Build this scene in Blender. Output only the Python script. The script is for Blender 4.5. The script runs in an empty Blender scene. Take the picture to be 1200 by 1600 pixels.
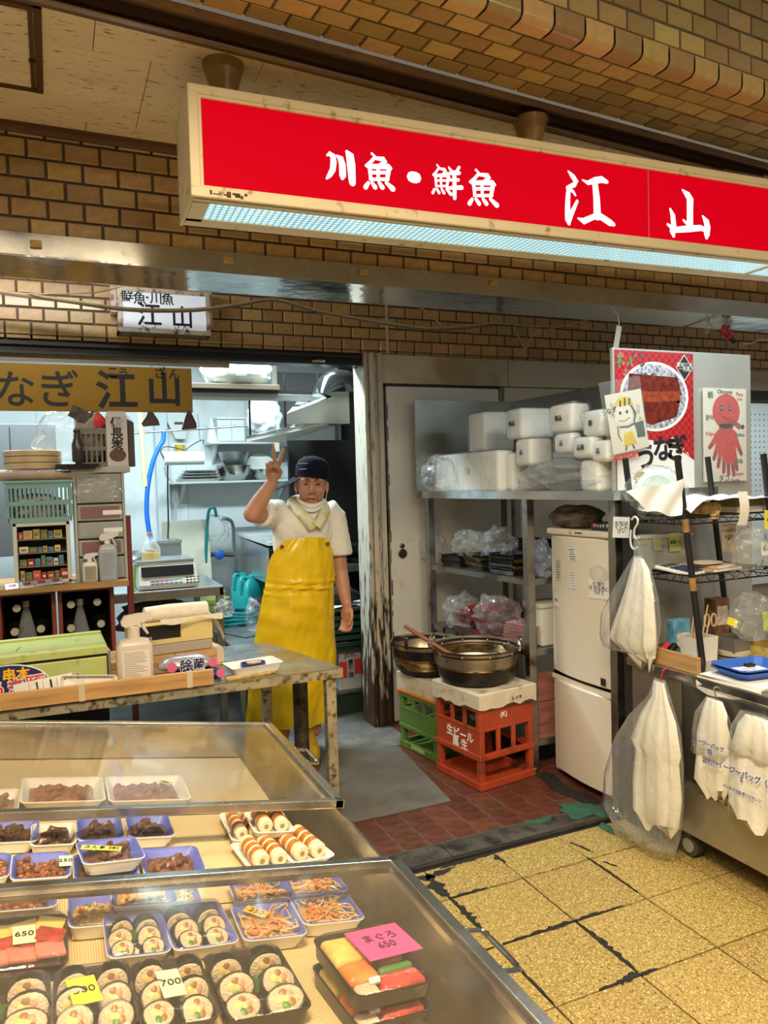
import bpy, bmesh, math, random
from mathutils import Vector, Matrix
import numpy as np

# ------------------------------------------------------------------ camera
sc = bpy.context.scene
COL = sc.collection
F, YAW, PITCH, ROLL, CAMH = 1177.75, 0.41250891, 0.04087105, 0.02879223, 1.44
def _cam_axes():
    cy, sy = math.cos(YAW), math.sin(YAW)
    f = Vector((sy*math.cos(PITCH), cy*math.cos(PITCH), -math.sin(PITCH)))
    r = Vector((cy, -sy, 0)); d = f.cross(r)
    c, s = math.cos(ROLL), math.sin(ROLL)
    return r*c + d*s, d*c - r*s, f
CR, CD, CF = _cam_axes()
cd = bpy.data.cameras.new('camera'); cam = bpy.data.objects.new('camera', cd); COL.objects.link(cam)
cd.sensor_fit = 'HORIZONTAL'; cd.sensor_width = 36; cd.lens = 36*F/1200; cd.clip_start = .02
m = Matrix.Identity(4)
for i in range(3):
    m[i][0], m[i][1], m[i][2] = CR[i], -CD[i], -CF[i]
m[2][3] = CAMH
cam.matrix_world = m
sc.camera = cam

# ------------------------------------------------------------------ world, exposure, lights of the place
vs = sc.view_settings
vs.view_transform = 'Standard'; vs.look = 'None'; vs.gamma = 1; vs.use_curve_mapping = False
vs.exposure = 0.0
w = bpy.data.worlds.new('world'); sc.world = w; w.use_nodes = True
w.node_tree.nodes['Background'].inputs[0].default_value = (1, .86, .68, 1)
w.node_tree.nodes['Background'].inputs[1].default_value = .17
def area(name, loc, size, power, color, rot=(0, 0, 0), sy=None, spread=180):
    l = bpy.data.lights.new(name, 'AREA'); l.energy = power; l.color = color
    l.shape = 'RECTANGLE'; l.size = size; l.size_y = sy or size; l.spread = math.radians(spread)
    o = bpy.data.objects.new(name, l); COL.objects.link(o); o.location = loc; o.rotation_euler = rot
    return o
WARM = (1, .80, .52); COOL = (.72, .93, 1.0); NEUT = (1, .93, .82)
# luminaires in the ceiling of the market aisle, above and behind the photographer
area('aisle_lamp', (.05, .25, 3.2), .9, 130, WARM, sy=.25, spread=140)
area('aisle_lamp', (2.0, .0, 3.2), 1.2, 42, WARM, sy=.3, spread=170)
area('aisle_lamp', (-1.4, .0, 3.2), 1.2, 60, WARM, sy=.3, spread=170)
area('aisle_lamp', (1.2, -1.6, 3.2), 1.2, 78, WARM, sy=.4)
# fluorescent tubes of the kitchen
area('kitchen_lamp', (-.1, 4.62, 2.55), 1.2, 72, COOL, sy=.2)
area('kitchen_lamp', (1.1, 4.62, 2.55), 1.0, 62, COOL, sy=.2)

# tube lamp in the cove behind the steel channel, washing the lower bricks
area('cove_lamp', (-.35, 3.35, 2.50), 1.3, 9, NEUT, (math.radians(70), 0, 0), sy=.05)

# ------------------------------------------------------------------ helpers
def U(u, v, x=None, y=None, z=None):
    """the point at a known x, y or z that is seen at picture position u, v"""
    d = CR*((u-600)/F) + CD*((v-800)/F) + CF
    t = x/d.x if x is not None else y/d.y if y is not None else (z-CAMH)/d.z
    return Vector((0, 0, CAMH)) + d*t
def bb(u0, v0, u1, v1, y):
    a, b = U(u0, (v0+v1)/2, y=y), U(u1, (v0+v1)/2, y=y)
    c, d = U((u0+u1)/2, v0, y=y), U((u0+u1)/2, v1, y=y)
    return a.x, b.x, d.z, c.z          # x0 x1 z0 z1
RNG = random.Random(11)
def rr(a, b): return RNG.uniform(a, b)

class MB:
    """collects shapes; build() links them as one mesh object"""
    def __init__(s): s.v = []; s.f = []; s.T = Matrix.Identity(4)
    def at(s, T): s.T = T; return s
    def add(s, vs, fs):
        n = len(s.v); T = s.T
        s.v += [tuple(T @ Vector(p)) for p in vs]; s.f += [tuple(i+n for i in q) for q in fs]; return s
    def box(s, x0, y0, z0, x1, y1, z1):
        p = [(x0,y0,z0),(x1,y0,z0),(x1,y1,z0),(x0,y1,z0),(x0,y0,z1),(x1,y0,z1),(x1,y1,z1),(x0,y1,z1)]
        return s.add(p, [(3,2,1,0),(4,5,6,7),(0,1,5,4),(1,2,6,5),(2,3,7,6),(3,0,4,7)])
    def cbox(s, x0, y0, z0, x1, y1, z1, b=.004):
        """box with chamfered edges"""
        X, Y, Z = (x0, x1), (y0, y1), (z0, z1); b = min(b, abs(x1-x0)/2.1, abs(y1-y0)/2.1, abs(z1-z0)/2.1)
        bm = bmesh.new(); bmesh.ops.create_cube(bm, size=1)
        for q in bm.verts: q.co = Vector((X[q.co.x > 0], Y[q.co.y > 0], Z[q.co.z > 0]))
        bmesh.ops.bevel(bm, geom=bm.edges[:], offset=b, segments=2, profile=.5, affect='EDGES')
        bm.verts.index_update()
        s.add([q.co for q in bm.verts], [[q.index for q in f.verts] for f in bm.faces]); bm.free(); return s
    def ring(s, c, r, n, ax=None, ry=None):
        return [(c[0]+r*math.cos(2*math.pi*i/n), c[1]+(ry or r)*math.sin(2*math.pi*i/n), c[2]) for i in range(n)]
    def loft(s, rings, cap0=True, cap1=True, closed=True):
        n = len(rings[0]); vs = [p for r in rings for p in r]; fs = []
        for k in range(len(rings)-1):
            for i in range(n if closed else n-1):
                j = (i+1) % n; a = k*n
                fs.append((a+i, a+j, a+n+j, a+n+i))
        if cap0: fs.append(tuple(range(n-1, -1, -1)))
        if cap1: fs.append(tuple(range((len(rings)-1)*n, len(rings)*n)))
        return s.add(vs, fs)
    def lathe(s, prof, n=24, c=(0, 0, 0), cap0=True, cap1=True, sy=1):
        return s.loft([[(c[0]+r*math.cos(2*math.pi*i/n), c[1]+sy*r*math.sin(2*math.pi*i/n), c[2]+z) for i in range(n)] for r, z in prof], cap0, cap1)
    def tube(s, pts, r, n=8, cap=True):
        pts = [Vector(p) for p in pts]; rs = r if isinstance(r, (list, tuple)) else [r]*len(pts); rings = []
        up = Vector((0, 0, 1)); prev = None
        for k, p in enumerate(pts):
            t = (pts[min(k+1, len(pts)-1)] - pts[max(k-1, 0)]).normalized()
            if prev is None:
                a = t.cross(up); a = a if a.length > .01 else t.cross(Vector((1, 0, 0)))
            else:
                a = prev - t*prev.dot(t)
            a.normalize(); prev = a; b = t.cross(a)
            rings.append([tuple(p + (a*math.cos(2*math.pi*i/n) + b*math.sin(2*math.pi*i/n))*rs[k]) for i in range(n)])
        return s.loft(rings, cap, cap)
    def cyl(s, p0, p1, r, r1=None, n=16): return s.tube([p0, p1], [r, r if r1 is None else r1], n)
    def prism(s, poly, z0, z1):
        n = len(poly)
        return s.loft([[(x, y, z0) for x, y in poly], [(x, y, z1) for x, y in poly]])
    def quad(s, a, b, c, d): return s.add([a, b, c, d], [(0, 1, 2, 3)])
    def sheet(s, fn, nu, nv):
        vs = [fn(i/nu, j/nv) for j in range(nv+1) for i in range(nu+1)]
        fs = [(j*(nu+1)+i, j*(nu+1)+i+1, (j+1)*(nu+1)+i+1, (j+1)*(nu+1)+i) for j in range(nv) for i in range(nu)]
        return s.add(vs, fs)
    def ell(s, c, r, n=12, m=8, T=None):
        rings = []
        for k in range(1, m):
            a = math.pi*k/m
            rings.append([(c[0]+r[0]*math.sin(a)*math.cos(2*math.pi*i/n), c[1]+r[1]*math.sin(a)*math.sin(2*math.pi*i/n), c[2]-r[2]*math.cos(a)) for i in range(n)])
        return s.loft(rings)
    def stroke(s, pts, th=.002, n=10):
        """brush stroke in the XZ plane: pts = (x, z, half width); a flat plate, front towards -Y"""
        P = [Vector((p[0], p[1])) for p in pts]; L = []; Rr = []
        for k, p in enumerate(P):
            t = (P[min(k+1, len(P)-1)] - P[max(k-1, 0)]).normalized(); nrm = Vector((-t.y, t.x)); h = pts[k][2]
            L.append(p + nrm*h); Rr.append(p - nrm*h)
        def cap(p, t, h):
            a0 = math.atan2(t.y, t.x)
            return [p + Vector((math.cos(a0+a), math.sin(a0+a)))*h for a in (math.pi/4, 0, -math.pi/4)]
        tip = cap(P[-1], (P[-1]-P[-2]).normalized(), pts[-1][2]); tail = cap(P[0], (P[0]-P[1]).normalized(), pts[0][2])
        vs = []; fs = []; K = len(P)
        for k in range(K): vs += [(L[k].x, 0, L[k].y), (Rr[k].x, 0, Rr[k].y)]
        for k in range(K-1): fs.append((2*k, 2*k+1, 2*k+3, 2*k+2))
        n0 = len(vs); vs += [(q.x, 0, q.y) for q in tip]; fs.append((2*K-2, 2*K-1, n0+2, n0+1, n0))
        n0 = len(vs); vs += [(q.x, 0, q.y) for q in tail]; fs.append((1, 0, n0+2, n0+1, n0))
        return s.add(vs, fs)
    def mesh(s, name, mat, smooth=False, ang=40):
        me = bpy.data.meshes.new(name); me.from_pydata(s.v, [], s.f); me.validate()
        if mat: me.materials.append(mat)
        if smooth:
            me.polygons.foreach_set('use_smooth', [True]*len(me.polygons))
            me.set_sharp_from_angle(angle=math.radians(ang))
        return me
def link(name, me, parent=None, loc=None, rz=0):
    o = bpy.data.objects.new(name, me); COL.objects.link(o); o.parent = parent
    if loc is not None: o.location = loc
    if rz: o.rotation_euler = (0, 0, rz)
    return o
def tag(o, label, cat, group=None, kind=None):
    o['label'] = label
    if cat: o['category'] = cat
    if group: o['group'] = group
    if kind: o['kind'] = kind
    return o
def thing(name, label, cat, loc=(0, 0, 0), rz=0, group=None):
    o = bpy.data.objects.new(name, None); COL.objects.link(o); o.empty_display_size = .05
    o.location = loc; o.rotation_euler = (0, 0, rz); return tag(o, label, cat, group)
def part(name, mb, mat, parent, smooth=False, label=None, ang=40):
    o = link(name, mb.mesh(name, mat, smooth, ang), parent)
    if label: o['label'] = label
    return o
def solo(name, label, cat, mb, mat, loc=(0, 0, 0), rz=0, group=None, smooth=False, ang=40):
    return tag(link(name, mb.mesh(name, mat, smooth, ang), None, loc, rz), label, cat, group)
def struct(name, mb, mat, parent=None, smooth=False, label=None):
    o = link(name, mb.mesh(name, mat, smooth), parent)
    if parent is None: o['kind'] = 'structure'
    if label: o['label'] = label
    return o
def TR(x=0, y=0, z=0, rx=0, ry=0, rz=0, s=1):
    return Matrix.Translation((x, y, z)) @ Matrix.Rotation(rz, 4, 'Z') @ Matrix.Rotation(ry, 4, 'Y') @ Matrix.Rotation(rx, 4, 'X') @ Matrix.Scale(s, 4)
WORK = bpy.data.scenes.new('workbench')
def evaluated_mesh(o):
    """mesh of an object with its modifiers, worked out in a scratch scene that is dropped at the end"""
    WORK.collection.objects.link(o); vl = WORK.view_layers[0]; vl.update(); dg = vl.depsgraph; dg.update()
    me = bpy.data.meshes.new_from_object(o.evaluated_get(dg)); bpy.data.objects.remove(o); return me
def text_mesh(txt, size, mat, bold=0, depth=.0006, align='CENTER', shear=0, spacing=1, line=1, wide=1):
    """lettering as a thin plate in the XZ plane facing -Y"""
    cu = bpy.data.curves.new('lettering', 'FONT'); cu.body = txt; cu.size = size; cu.align_x = align; cu.align_y = 'CENTER'
    cu.offset = bold*size; cu.extrude = depth; cu.shear = shear; cu.space_character = spacing; cu.space_line = line; cu.resolution_u = 3
    o = bpy.data.objects.new('lettering', cu); me = evaluated_mesh(o)
    me.transform(Matrix.Rotation(math.pi/2, 4, 'X') @ Matrix.Scale(wide, 4, (1, 0, 0))); me.materials.clear(); me.materials.append(mat); return me
def text(txt, size, mat, parent, loc=(0, 0, 0), rot=(0, 0, 0), name='lettering', **k):
    o = link(name, text_mesh(txt, size, mat, **k), parent); o.location = loc; o.rotation_euler = rot; return o

# ------------------------------------------------------------------ materials
def hexc(h):
    c = [int(h[i:i+2], 16)/255 for i in (0, 2, 4)]
    return tuple(x/12.92 if x <= .04045 else ((x+.055)/1.055)**2.4 for x in c)
MATS = {}
def mat(name, c, rough=.5, metal=0, var=0, vs=8, dirt=None, da=.5, ds=4, bump=0, bs=80, rnd=0, emit=0, coat=0, alpha=1, stretch=None, trans=0, sss=0, spec=.5, dets=4, rvar=0, bdist=.004):
    if name in MATS: return MATS[name]
    if isinstance(c, str): c = hexc(c)
    M = bpy.data.materials.new(name); MATS[name] = M; M.use_nodes = True
    N = M.node_tree.nodes; L = M.node_tree.links; b = N['Principled BSDF']
    I = b.inputs; I['Roughness'].default_value = rough; I['Metallic'].default_value = metal; I['Base Color'].default_value = (*c, 1)
    I['Specular IOR Level'].default_value = spec; I['Coat Weight'].default_value = coat; I['Alpha'].default_value = alpha
    I['Transmission Weight'].default_value = trans; I['Coat Roughness'].default_value = .08
    if sss:
        I['Subsurface Weight'].default_value = sss; I['Subsurface Radius'].default_value = (.01, .004, .002); I['Subsurface Scale'].default_value = 1
    if emit: I['Emission Color'].default_value = (*c, 1); I['Emission Strength'].default_value = emit
    tc = N.new('ShaderNodeTexCoord'); mp = N.new('ShaderNodeMapping'); L.new(tc.outputs['Object'], mp.inputs[0])
    if stretch: mp.inputs['Scale'].default_value = stretch
    cur = None
    def noise(s, d=4, w=None):
        n = N.new('ShaderNodeTexNoise'); n.inputs['Scale'].default_value = s; n.inputs['Detail'].default_value = d; L.new(mp.outputs[0], n.inputs['Vector']); return n
    def mix(f, a, bcol, typ='MIX'):
        x = N.new('ShaderNodeMix'); x.data_type = 'RGBA'; x.blend_type = typ
        for sck, val in ((x.inputs[0], f), (x.inputs[6], a), (x.inputs[7], bcol)):
            if hasattr(val, 'is_output'): L.new(val, sck)
            elif isinstance(val, (int, float)): sck.default_value = val
            else: sck.default_value = (*val, 1)
        return x.outputs[2]
    def ramp(src, p0, p1):
        r = N.new('ShaderNodeMapRange'); L.new(src, r.inputs[0]); r.inputs[1].default_value = p0; r.inputs[2].default_value = p1; return r.outputs[0]
    cur = c
    if var:
        n = noise(vs, dets); cur = mix(ramp(n.outputs[0], .3, .7), tuple(min(1, x*(1-var)) for x in c), tuple(min(1, x*(1+var)) for x in c))
    if dirt is not None:
        if isinstance(dirt, str): dirt = hexc(dirt)
        n = noise(ds, 6); cur = mix(ramp(n.outputs[0], .62-.3*da, .74-.18*da), cur, dirt)
    if rnd:
        oi = N.new('ShaderNodeObjectInfo'); hs = N.new('ShaderNodeHueSaturation')
        r = N.new('ShaderNodeMapRange'); L.new(oi.outputs['Random'], r.inputs[0]); r.inputs[3].default_value = 1-rnd; r.inputs[4].default_value = 1+rnd
        L.new(r.outputs[0], hs.inputs['Value'])
        r2 = N.new('ShaderNodeMath'); r2.operation = 'MULTIPLY'; L.new(oi.outputs['Random'], r2.inputs[0]); r2.inputs[1].default_value = 7.31
        r3 = N.new('ShaderNodeMath'); r3.operation = 'FRACT'; L.new(r2.outputs[0], r3.inputs[0])
        r4 = N.new('ShaderNodeMapRange'); L.new(r3.outputs[0], r4.inputs[0]); r4.inputs[3].default_value = .5-.025*rnd*2; r4.inputs[4].default_value = .5+.025*rnd*2
        L.new(r4.outputs[0], hs.inputs['Hue'])
        if hasattr(cur, 'is_output'): L.new(cur, hs.inputs['Color'])
        else: hs.inputs['Color'].default_value = (*cur, 1)
        cur = hs.outputs[0]
    if hasattr(cur, 'is_output'): L.new(cur, I['Base Color'])
    if rvar:
        n = noise(vs*1.7+3, 3); r = N.new('ShaderNodeMapRange'); L.new(n.outputs[0], r.inputs[0]); r.inputs[1].default_value = .3; r.inputs[2].default_value = .7
        r.inputs[3].default_value = max(0, rough-rvar); r.inputs[4].default_value = min(1, rough+rvar); L.new(r.outputs[0], I['Roughness'])
    if bump:
        n = noise(bs, 5); bp = N.new('ShaderNodeBump'); bp.inputs['Strength'].default_value = bump; bp.inputs['Distance'].default_value = bdist
        L.new(n.outputs[0], bp.inputs['Height']); L.new(bp.outputs[0], I['Normal'])
    return M
def film(name, tint=(1, 1, 1), base=.06, edge=.5, rough=.08, wr=.6, ws=30, milk=(.9, .92, .94), gloss=.5, wd=.01):
    """clear plastic: transparent, with a glossy and slightly milky skin whose share grows at glancing angles"""
    if name in MATS: return MATS[name]
    M = bpy.data.materials.new(name); MATS[name] = M; M.use_nodes = True
    N = M.node_tree.nodes; L = M.node_tree.links; N.clear(); out = N.new('ShaderNodeOutputMaterial')
    t = N.new('ShaderNodeBsdfTransparent'); t.inputs[0].default_value = (*tint, 1)
    p = N.new('ShaderNodeBsdfPrincipled'); p.inputs['Base Color'].default_value = (*milk, 1); p.inputs['Roughness'].default_value = rough; p.inputs['Specular IOR Level'].default_value = gloss
    p.inputs['Coat Weight'].default_value = .6; p.inputs['Coat Roughness'].default_value = rough*.5
    lw = N.new('ShaderNodeLayerWeight'); lw.inputs[0].default_value = .35
    r = N.new('ShaderNodeMapRange'); r.inputs[3].default_value = base; r.inputs[4].default_value = edge; L.new(lw.outputs['Facing'], r.inputs[0])
    mx = N.new('ShaderNodeMixShader'); L.new(r.outputs[0], mx.inputs[0]); L.new(t.outputs[0], mx.inputs[1]); L.new(p.outputs[0], mx.inputs[2])
    g = N.new('ShaderNodeBsdfGlossy'); g.inputs['Roughness'].default_value = rough*1.5
    fr = N.new('ShaderNodeLayerWeight'); fr.inputs[0].default_value = .5
    pw = N.new('ShaderNodeMath'); pw.operation = 'POWER'; L.new(fr.outputs['Facing'], pw.inputs[0]); pw.inputs[1].default_value = 5
    sk = N.new('ShaderNodeMath'); sk.operation = 'MULTIPLY_ADD'; L.new(pw.outputs[0], sk.inputs[0]); sk.inputs[1].default_value = .75; sk.inputs[2].default_value = .04
    mx2 = N.new('ShaderNodeMixShader'); L.new(sk.outputs[0], mx2.inputs[0]); L.new(mx.outputs[0], mx2.inputs[1]); L.new(g.outputs[0], mx2.inputs[2]); L.new(mx2.outputs[0], out.inputs[0])
    if wr:
        tc = N.new('ShaderNodeTexCoord'); n = N.new('ShaderNodeTexNoise'); n.inputs['Scale'].default_value = ws; n.inputs['Detail'].default_value = 3; n.inputs['Distortion'].default_value = 1.2
        L.new(tc.outputs['Object'], n.inputs[0]); bp = N.new('ShaderNodeBump'); bp.inputs['Strength'].default_value = wr; bp.inputs['Distance'].default_value = wd
        L.new(n.outputs[0], bp.inputs['Height'])
        for q in (p.inputs['Normal'], g.inputs['Normal'], fr.inputs['Normal'], lw.inputs['Normal']): L.new(bp.outputs[0], q)
    return M

BRICK = mat('glazed_brick', (.44, .295, .13), .32, var=.13, vs=45, rnd=.20, bump=.15, bs=120, coat=.25, bdist=.002, dirt=(.20, .11, .05), da=.12, ds=260)
BRICKF = mat('glazed_brick_bulkhead', (.47, .335, .12), .26, var=.08, vs=30, rnd=.34, bump=.1, bs=90, coat=.35, bdist=.002)
MORTAR = mat('mortar', (.13, .115, .10), .9, var=.2, vs=30, bump=.3, bs=200)
STEEL = mat('brushed_steel', (.62, .61, .58), .22, 1, var=.1, vs=6, rvar=.08, bump=.04, bs=14)
STEELD = mat('dull_steel', (.36, .355, .34), .34, 1, var=.18, vs=5, rvar=.1, dirt=(.16, .12, .08), da=.25, ds=7)
CHROME = mat('polished_steel', (.66, .66, .63), .14, 1, bump=.35, bs=6, bdist=.012)
BROWNMET = mat('brown_aluminium', (.20, .115, .07), .3, .35, var=.15, vs=4)
BLACK = mat('black_plastic', (.012, .012, .013), .4)
DARK = mat('mottled_black', (.012, .011, .010), .75, var=.4, vs=5)  # near-black, mottled at random; kitchen side wall, screen and dark backs
CREAM = mat('cream_painted_panel', (.50, .45, .34), .5, var=.06, vs=3, dirt=(.33, .25, .14), da=.15, ds=1.6)
WHITEP = mat('white_plastic', (.80, .79, .75), .4, var=.04, vs=10)
FOAM = mat('white_foam', (.83, .80, .73), .55, var=.05, vs=14, bump=.1, bs=160, bdist=.001)
INK = mat('black_ink', (.012, .012, .014), .6)
REDINK = mat('red_ink', (.62, .03, .03), .6)
BLUEINK = mat('blue_ink', (.03, .08, .45), .6)
WHITEINK = mat('white_ink', (.85, .84, .80), .6)
PAPER = mat('white_paper', (.82, .80, .75), .7, var=.04, vs=12)
FILM = film('clear_film')

# ------------------------------------------------------------------ the place: floors, walls, ceiling
WALLY = 4.05
def brick_mesh(w, h, d, m, c=.003):
    mb = MB()   # back face at y = 0, front at y = -d, centred
    w2, h2 = w/2, h/2
    b = [(-w2, 0, -h2), (w2, 0, -h2), (w2, 0, h2), (-w2, 0, h2)]
    k = [(x, -d+c, z) for x, _, z in b]
    f = [(x-math.copysign(c, x), -d, z-math.copysign(c, z)) for x, _, z in b]
    mb.loft([b, k, f], False, True)
    me = mb.mesh('brick', m); return me
BW, BH = .1145, .0655
def brick_wall(parent, x0, x1, z0, rows, y, me, off=0, seed=1, T=None, name='brick', skip=None):
    r = random.Random(seed)
    for k in range(rows):
        x = x0 + (BW/2 if (k+off) % 2 else 0)
        while x < x1:
            if not (skip and skip(x, z0+k*BH)):
                o = link(name, me, parent)
                p = Vector((x+BW/2, y+r.uniform(-.0012, .0012), z0+(k+.5)*BH))
                if T: o.matrix_local = T @ Matrix.Translation(p)
                else: o.location = p
            x += BW
    return
BM = brick_mesh(BW-.009, BH-.009, .012, BRICK)
BM_F = brick_mesh(BW-.008, BH-.008, .010, BRICKF, .002)

# lower wall above the shop opening (the shopfront plane)
zb = 2.195
wl = struct('wall_front', MB().box(-.9, WALLY, zb+.004, 5.8, WALLY+.16, 2.76), MORTAR, label='brick wall above the shop opening')
brick_wall(wl, -.75, 5.0, zb, 6, WALLY, BM, seed=2)
# underside of that wall: a row of brick ends
mb = MB()
for i in range(50):
    x = -.75+i*BW; mb.box(x+.004, WALLY+.002, zb-.014, x+BW-.006, WALLY+.15, zb+.002)
o = part('brick_soffit', mb, BRICK, wl)
# outer fascia, one step in front
FY = 2.80
fa = struct('wall_fascia', MB().box(-1.3, FY, 2.225, 4.2, FY+.14, 2.80), MORTAR, label='brown brick fascia under the ceiling')
brick_wall(fa, -.95, 4.1, 2.283, 6, FY, BM, seed=3)
# stainless channel along the foot of the fascia, mirror bright underneath
ch = struct('trim_1', MB().box(-1.3, FY-.022, 2.222, 4.2, FY-.014, 2.290).box(-1.3, FY-.022, 2.290, 4.2, FY, 2.294), STEEL, label='stainless channel along the foot of the fascia')
part('channel_underside', MB().box(-1.3, FY-.022, 2.216, 4.2, 3.06, 2.222).box(-1.3, 3.052, 2.222, 4.2, 3.06, 2.30), CHROME, ch)
BRASS = mat('yellowed_plastic', (.50, .36, .12), .45, var=.2, vs=60)
for u in (56, 357, 568, 772):
    p = U(u, 381+(u-56)*.085, y=FY-.03)
    mb = MB().cbox(-.018, -.006, -.012, .018, .006, .012, .003).box(-.006, -.010, -.004, .006, -.005, .004)
    part('clip', mb, BRASS, ch).location = p
# ceiling of fissured boards
CEZ = 2.65
CEIL = mat('fissured_board', (.88, .74, .50), .85, var=.08, vs=3, dirt=(.20, .13, .06), da=.10, ds=55, stretch=(.45, 1.9, 1), bump=.2, bs=60)
ce = struct('ceiling', MB().prism([(-1.4, 1.965), (4.2, 2.413), (4.2, FY+.05), (-1.4, FY+.05)], CEZ+.012, CEZ+.06), MORTAR, label='low ceiling of fissured boards over the shopfront')
cy = [2.03, 2.262, 2.70, 2.79]
for k in range(3):
    x = -1.36 - (.3 if k % 2 else 0) + .147
    while x < 4.2:
        w_ = .455
        if not (k == 1 and -.45 < x < -.42):
            ya, yb = (2.078+.08*x, 2.078+.08*(x+w_)) if k == 0 else (cy[k], cy[k])
            x1_ = x+w_-.0012; y1_ = cy[k+1]-.0012
            if min(ya, yb) < y1_-.01:
                part('ceiling_board', MB().prism([(x+.0012, min(ya, y1_-.003)), (x1_, min(yb, y1_-.002)), (x1_, y1_), (x+.0012, y1_)], CEZ, CEZ+.012), CEIL, ce)
        x += w_
hx, hy0, hy1 = .025, 2.10, 2.54
ha = part('access_hatch', MB().box(-.42, hy0, CEZ-.008, hx, hy0+.018, CEZ+.004).box(-.42, hy1-.018, CEZ-.008, hx, hy1, CEZ+.004).box(hx-.020, hy0, CEZ-.009, hx, hy1, CEZ+.004).box(hx-.033, hy0+.02, CEZ-.006, hx-.022, hy1-.02, CEZ+.004)
          .box(hx-.036, hy0+.255, CEZ-.012, hx-.018, hy0+.265, CEZ-.004), mat('hatch_frame', (.13, .07, .025), .4, .5), ce)
part('hatch_board', MB().box(-.42, hy0+.015, CEZ-.003, hx-.03, hy1-.015, CEZ+.002), CEIL, ce)
# angle along the back edge of the ceiling
struct('trim_2', MB().box(-1.4, FY-.02, CEZ-.030, 4.2, FY-.013, CEZ+.002).box(-1.4, FY-.034, CEZ-.004, 4.2, FY-.013, CEZ-.001), BROWNMET, label='brown angle where ceiling meets fascia')
# brown gutter and tiled bulkhead in front of the ceiling (swings away a little to the right)
RB = .080
TB = Matrix.Translation((0, 2.062, 0)) @ Matrix.Rotation(math.atan(RB), 4, 'Z')
g = struct('trim_3', MB().at(TB).box(-1.4, -.002, CEZ-.012, 4.6, .020, CEZ+.004).box(-1.4, -.052, CEZ+.030, 4.6, -.018, CEZ+.036), BROWNMET, label='brown metal gutter between ceiling and bulkhead')
part('gutter_gap', MB().at(TB).box(-1.4, -.02, CEZ+.004, 4.6, -.001, CEZ+.05), mat('gutter_brown', (.10, .06, .04), .35, .3), g)
part('gutter_lip', MB().at(TB).box(-1.4, -.060, CEZ+.018, 4.6, -.052, CEZ+.040).box(-1.4, -.020, CEZ-.016, 4.6, -.002, CEZ-.012), mat('gutter_highlight', (.42, .31, .23), .25, .6), g)  # paler brown paints the highlight along the gutter edges
BZ = CEZ+.045; BY0 = -.065; BD = 5*BH
bk = struct('wall_bulkhead', MB().at(TB).box(-1.4, BY0-BD+.012, BZ+.008, 4.6, BY0, 3.35), MORTAR, label='brick-tiled bulkhead above the sign')
TU = TB @ Matrix.Translation((0, BY0, BZ+.008)) @ Matrix.Rotation(math.pi/2, 4, 'X')     # underside: local z runs towards -Y
TU = TB @ Matrix.Translation((0, BY0, BZ+.009)) @ Matrix(((1, 0, 0, 0), (0, 0, -1, 0), (0, 1, 0, 0), (0, 0, 0, 1)))
brick_wall(bk, -.4, 3.9, 0, 4, 0, BM_F, seed=5, T=TU)
# bent corner tiles: flat on the underside, curving up into the face
def corner_tile():
    w2 = (BW-.008)/2; prof = []
    for a in range(0, 7):
        t = a/6*math.pi/2; R_ = .022
        prof.append((-(BH-.006-R_) - R_*math.sin(t), R_-R_*math.cos(t)))
    prof = [(0, 0)] + prof + [(-(BH-.006), .062)]
    d = .009
    inner = [(y*.80, z+d) for y, z in prof]
    vs = [(-w2, y, z) for y, z in prof] + [(w2, y, z) for y, z in prof]; n = len(prof)
    return MB().add(vs, [(i, i+1, n+i+1, n+i) for i in range(n-1)]).mesh('bent_brick', BRICKF, True, 60)
CT = corner_tile()
i = 0
x = -.4
while x < 3.9:
    o = link('bent_brick', CT, bk); o.matrix_local = TB @ Matrix.Translation((x+BW/2, BY0-4*BH-.003, BZ)); x += BW
FYB = BY0-BD+.010
brick_wall(bk, -.4, 3.9, BZ+.066, 6, 0, BM_F, off=1, seed=6, T=TB @ Matrix.Translation((0, FYB+.008, 0)))

# aisle floor: terrazzo slabs
TERR = mat('terrazzo', (.36, .255, .075), .40, var=.45, vs=230, dirt=(.11, .07, .022), da=.30, ds=90, rnd=.08, bump=.12, bs=170, rvar=.15, dets=2)
_n = TERR.node_tree
def terrazzo_chips(M):
    N = M.node_tree.nodes; L = M.node_tree.links; b = N['Principled BSDF']; src = b.inputs['Base Color'].links[0].from_socket
    v = N.new('ShaderNodeTexVoronoi'); v.inputs['Scale'].default_value = 260; tc = N.new('ShaderNodeTexCoord'); L.new(tc.outputs['Object'], v.inputs['Vector'])
    s = N.new('ShaderNodeSeparateColor'); L.new(v.outputs['Color'], s.inputs[0])
    r = N.new('ShaderNodeMapRange'); L.new(s.outputs[0], r.inputs[0]); r.inputs[1].default_value = .80; r.inputs[2].default_value = .96
    x = N.new('ShaderNodeMix'); x.data_type = 'RGBA'; L.new(r.outputs[0], x.inputs[0]); L.new(src, x.inputs[6]); x.inputs[7].default_value = (.70, .55, .25, 1)
    L.new(x.outputs[2], b.inputs['Base Color'])
terrazzo_chips(TERR)
TAR = mat('black_tar', (.012, .011, .009), .7, bump=.6, bs=120, var=.4, vs=50)
fl = struct('floor', MB().box(-4, -4, -.06, 6, 2.455, -.006), mat('aisle_screed', (.012, .010, .007), .9, var=.2, vs=20), label='market aisle floor')
TS = .297
tm = MB().cbox(-TS/2+.0032, -TS/2+.0032, -.03, TS/2-.0032, TS/2-.0032, 0, .002).mesh('floor_tile', TERR)
for i in range(-6, 8):
    for j in range(0, 10):
        o = link('floor_tile', tm, fl, (1.1915+(i+.5)*TS, 2.2476-(j+.5)*TS, rr(-.0012, 0)))
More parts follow.
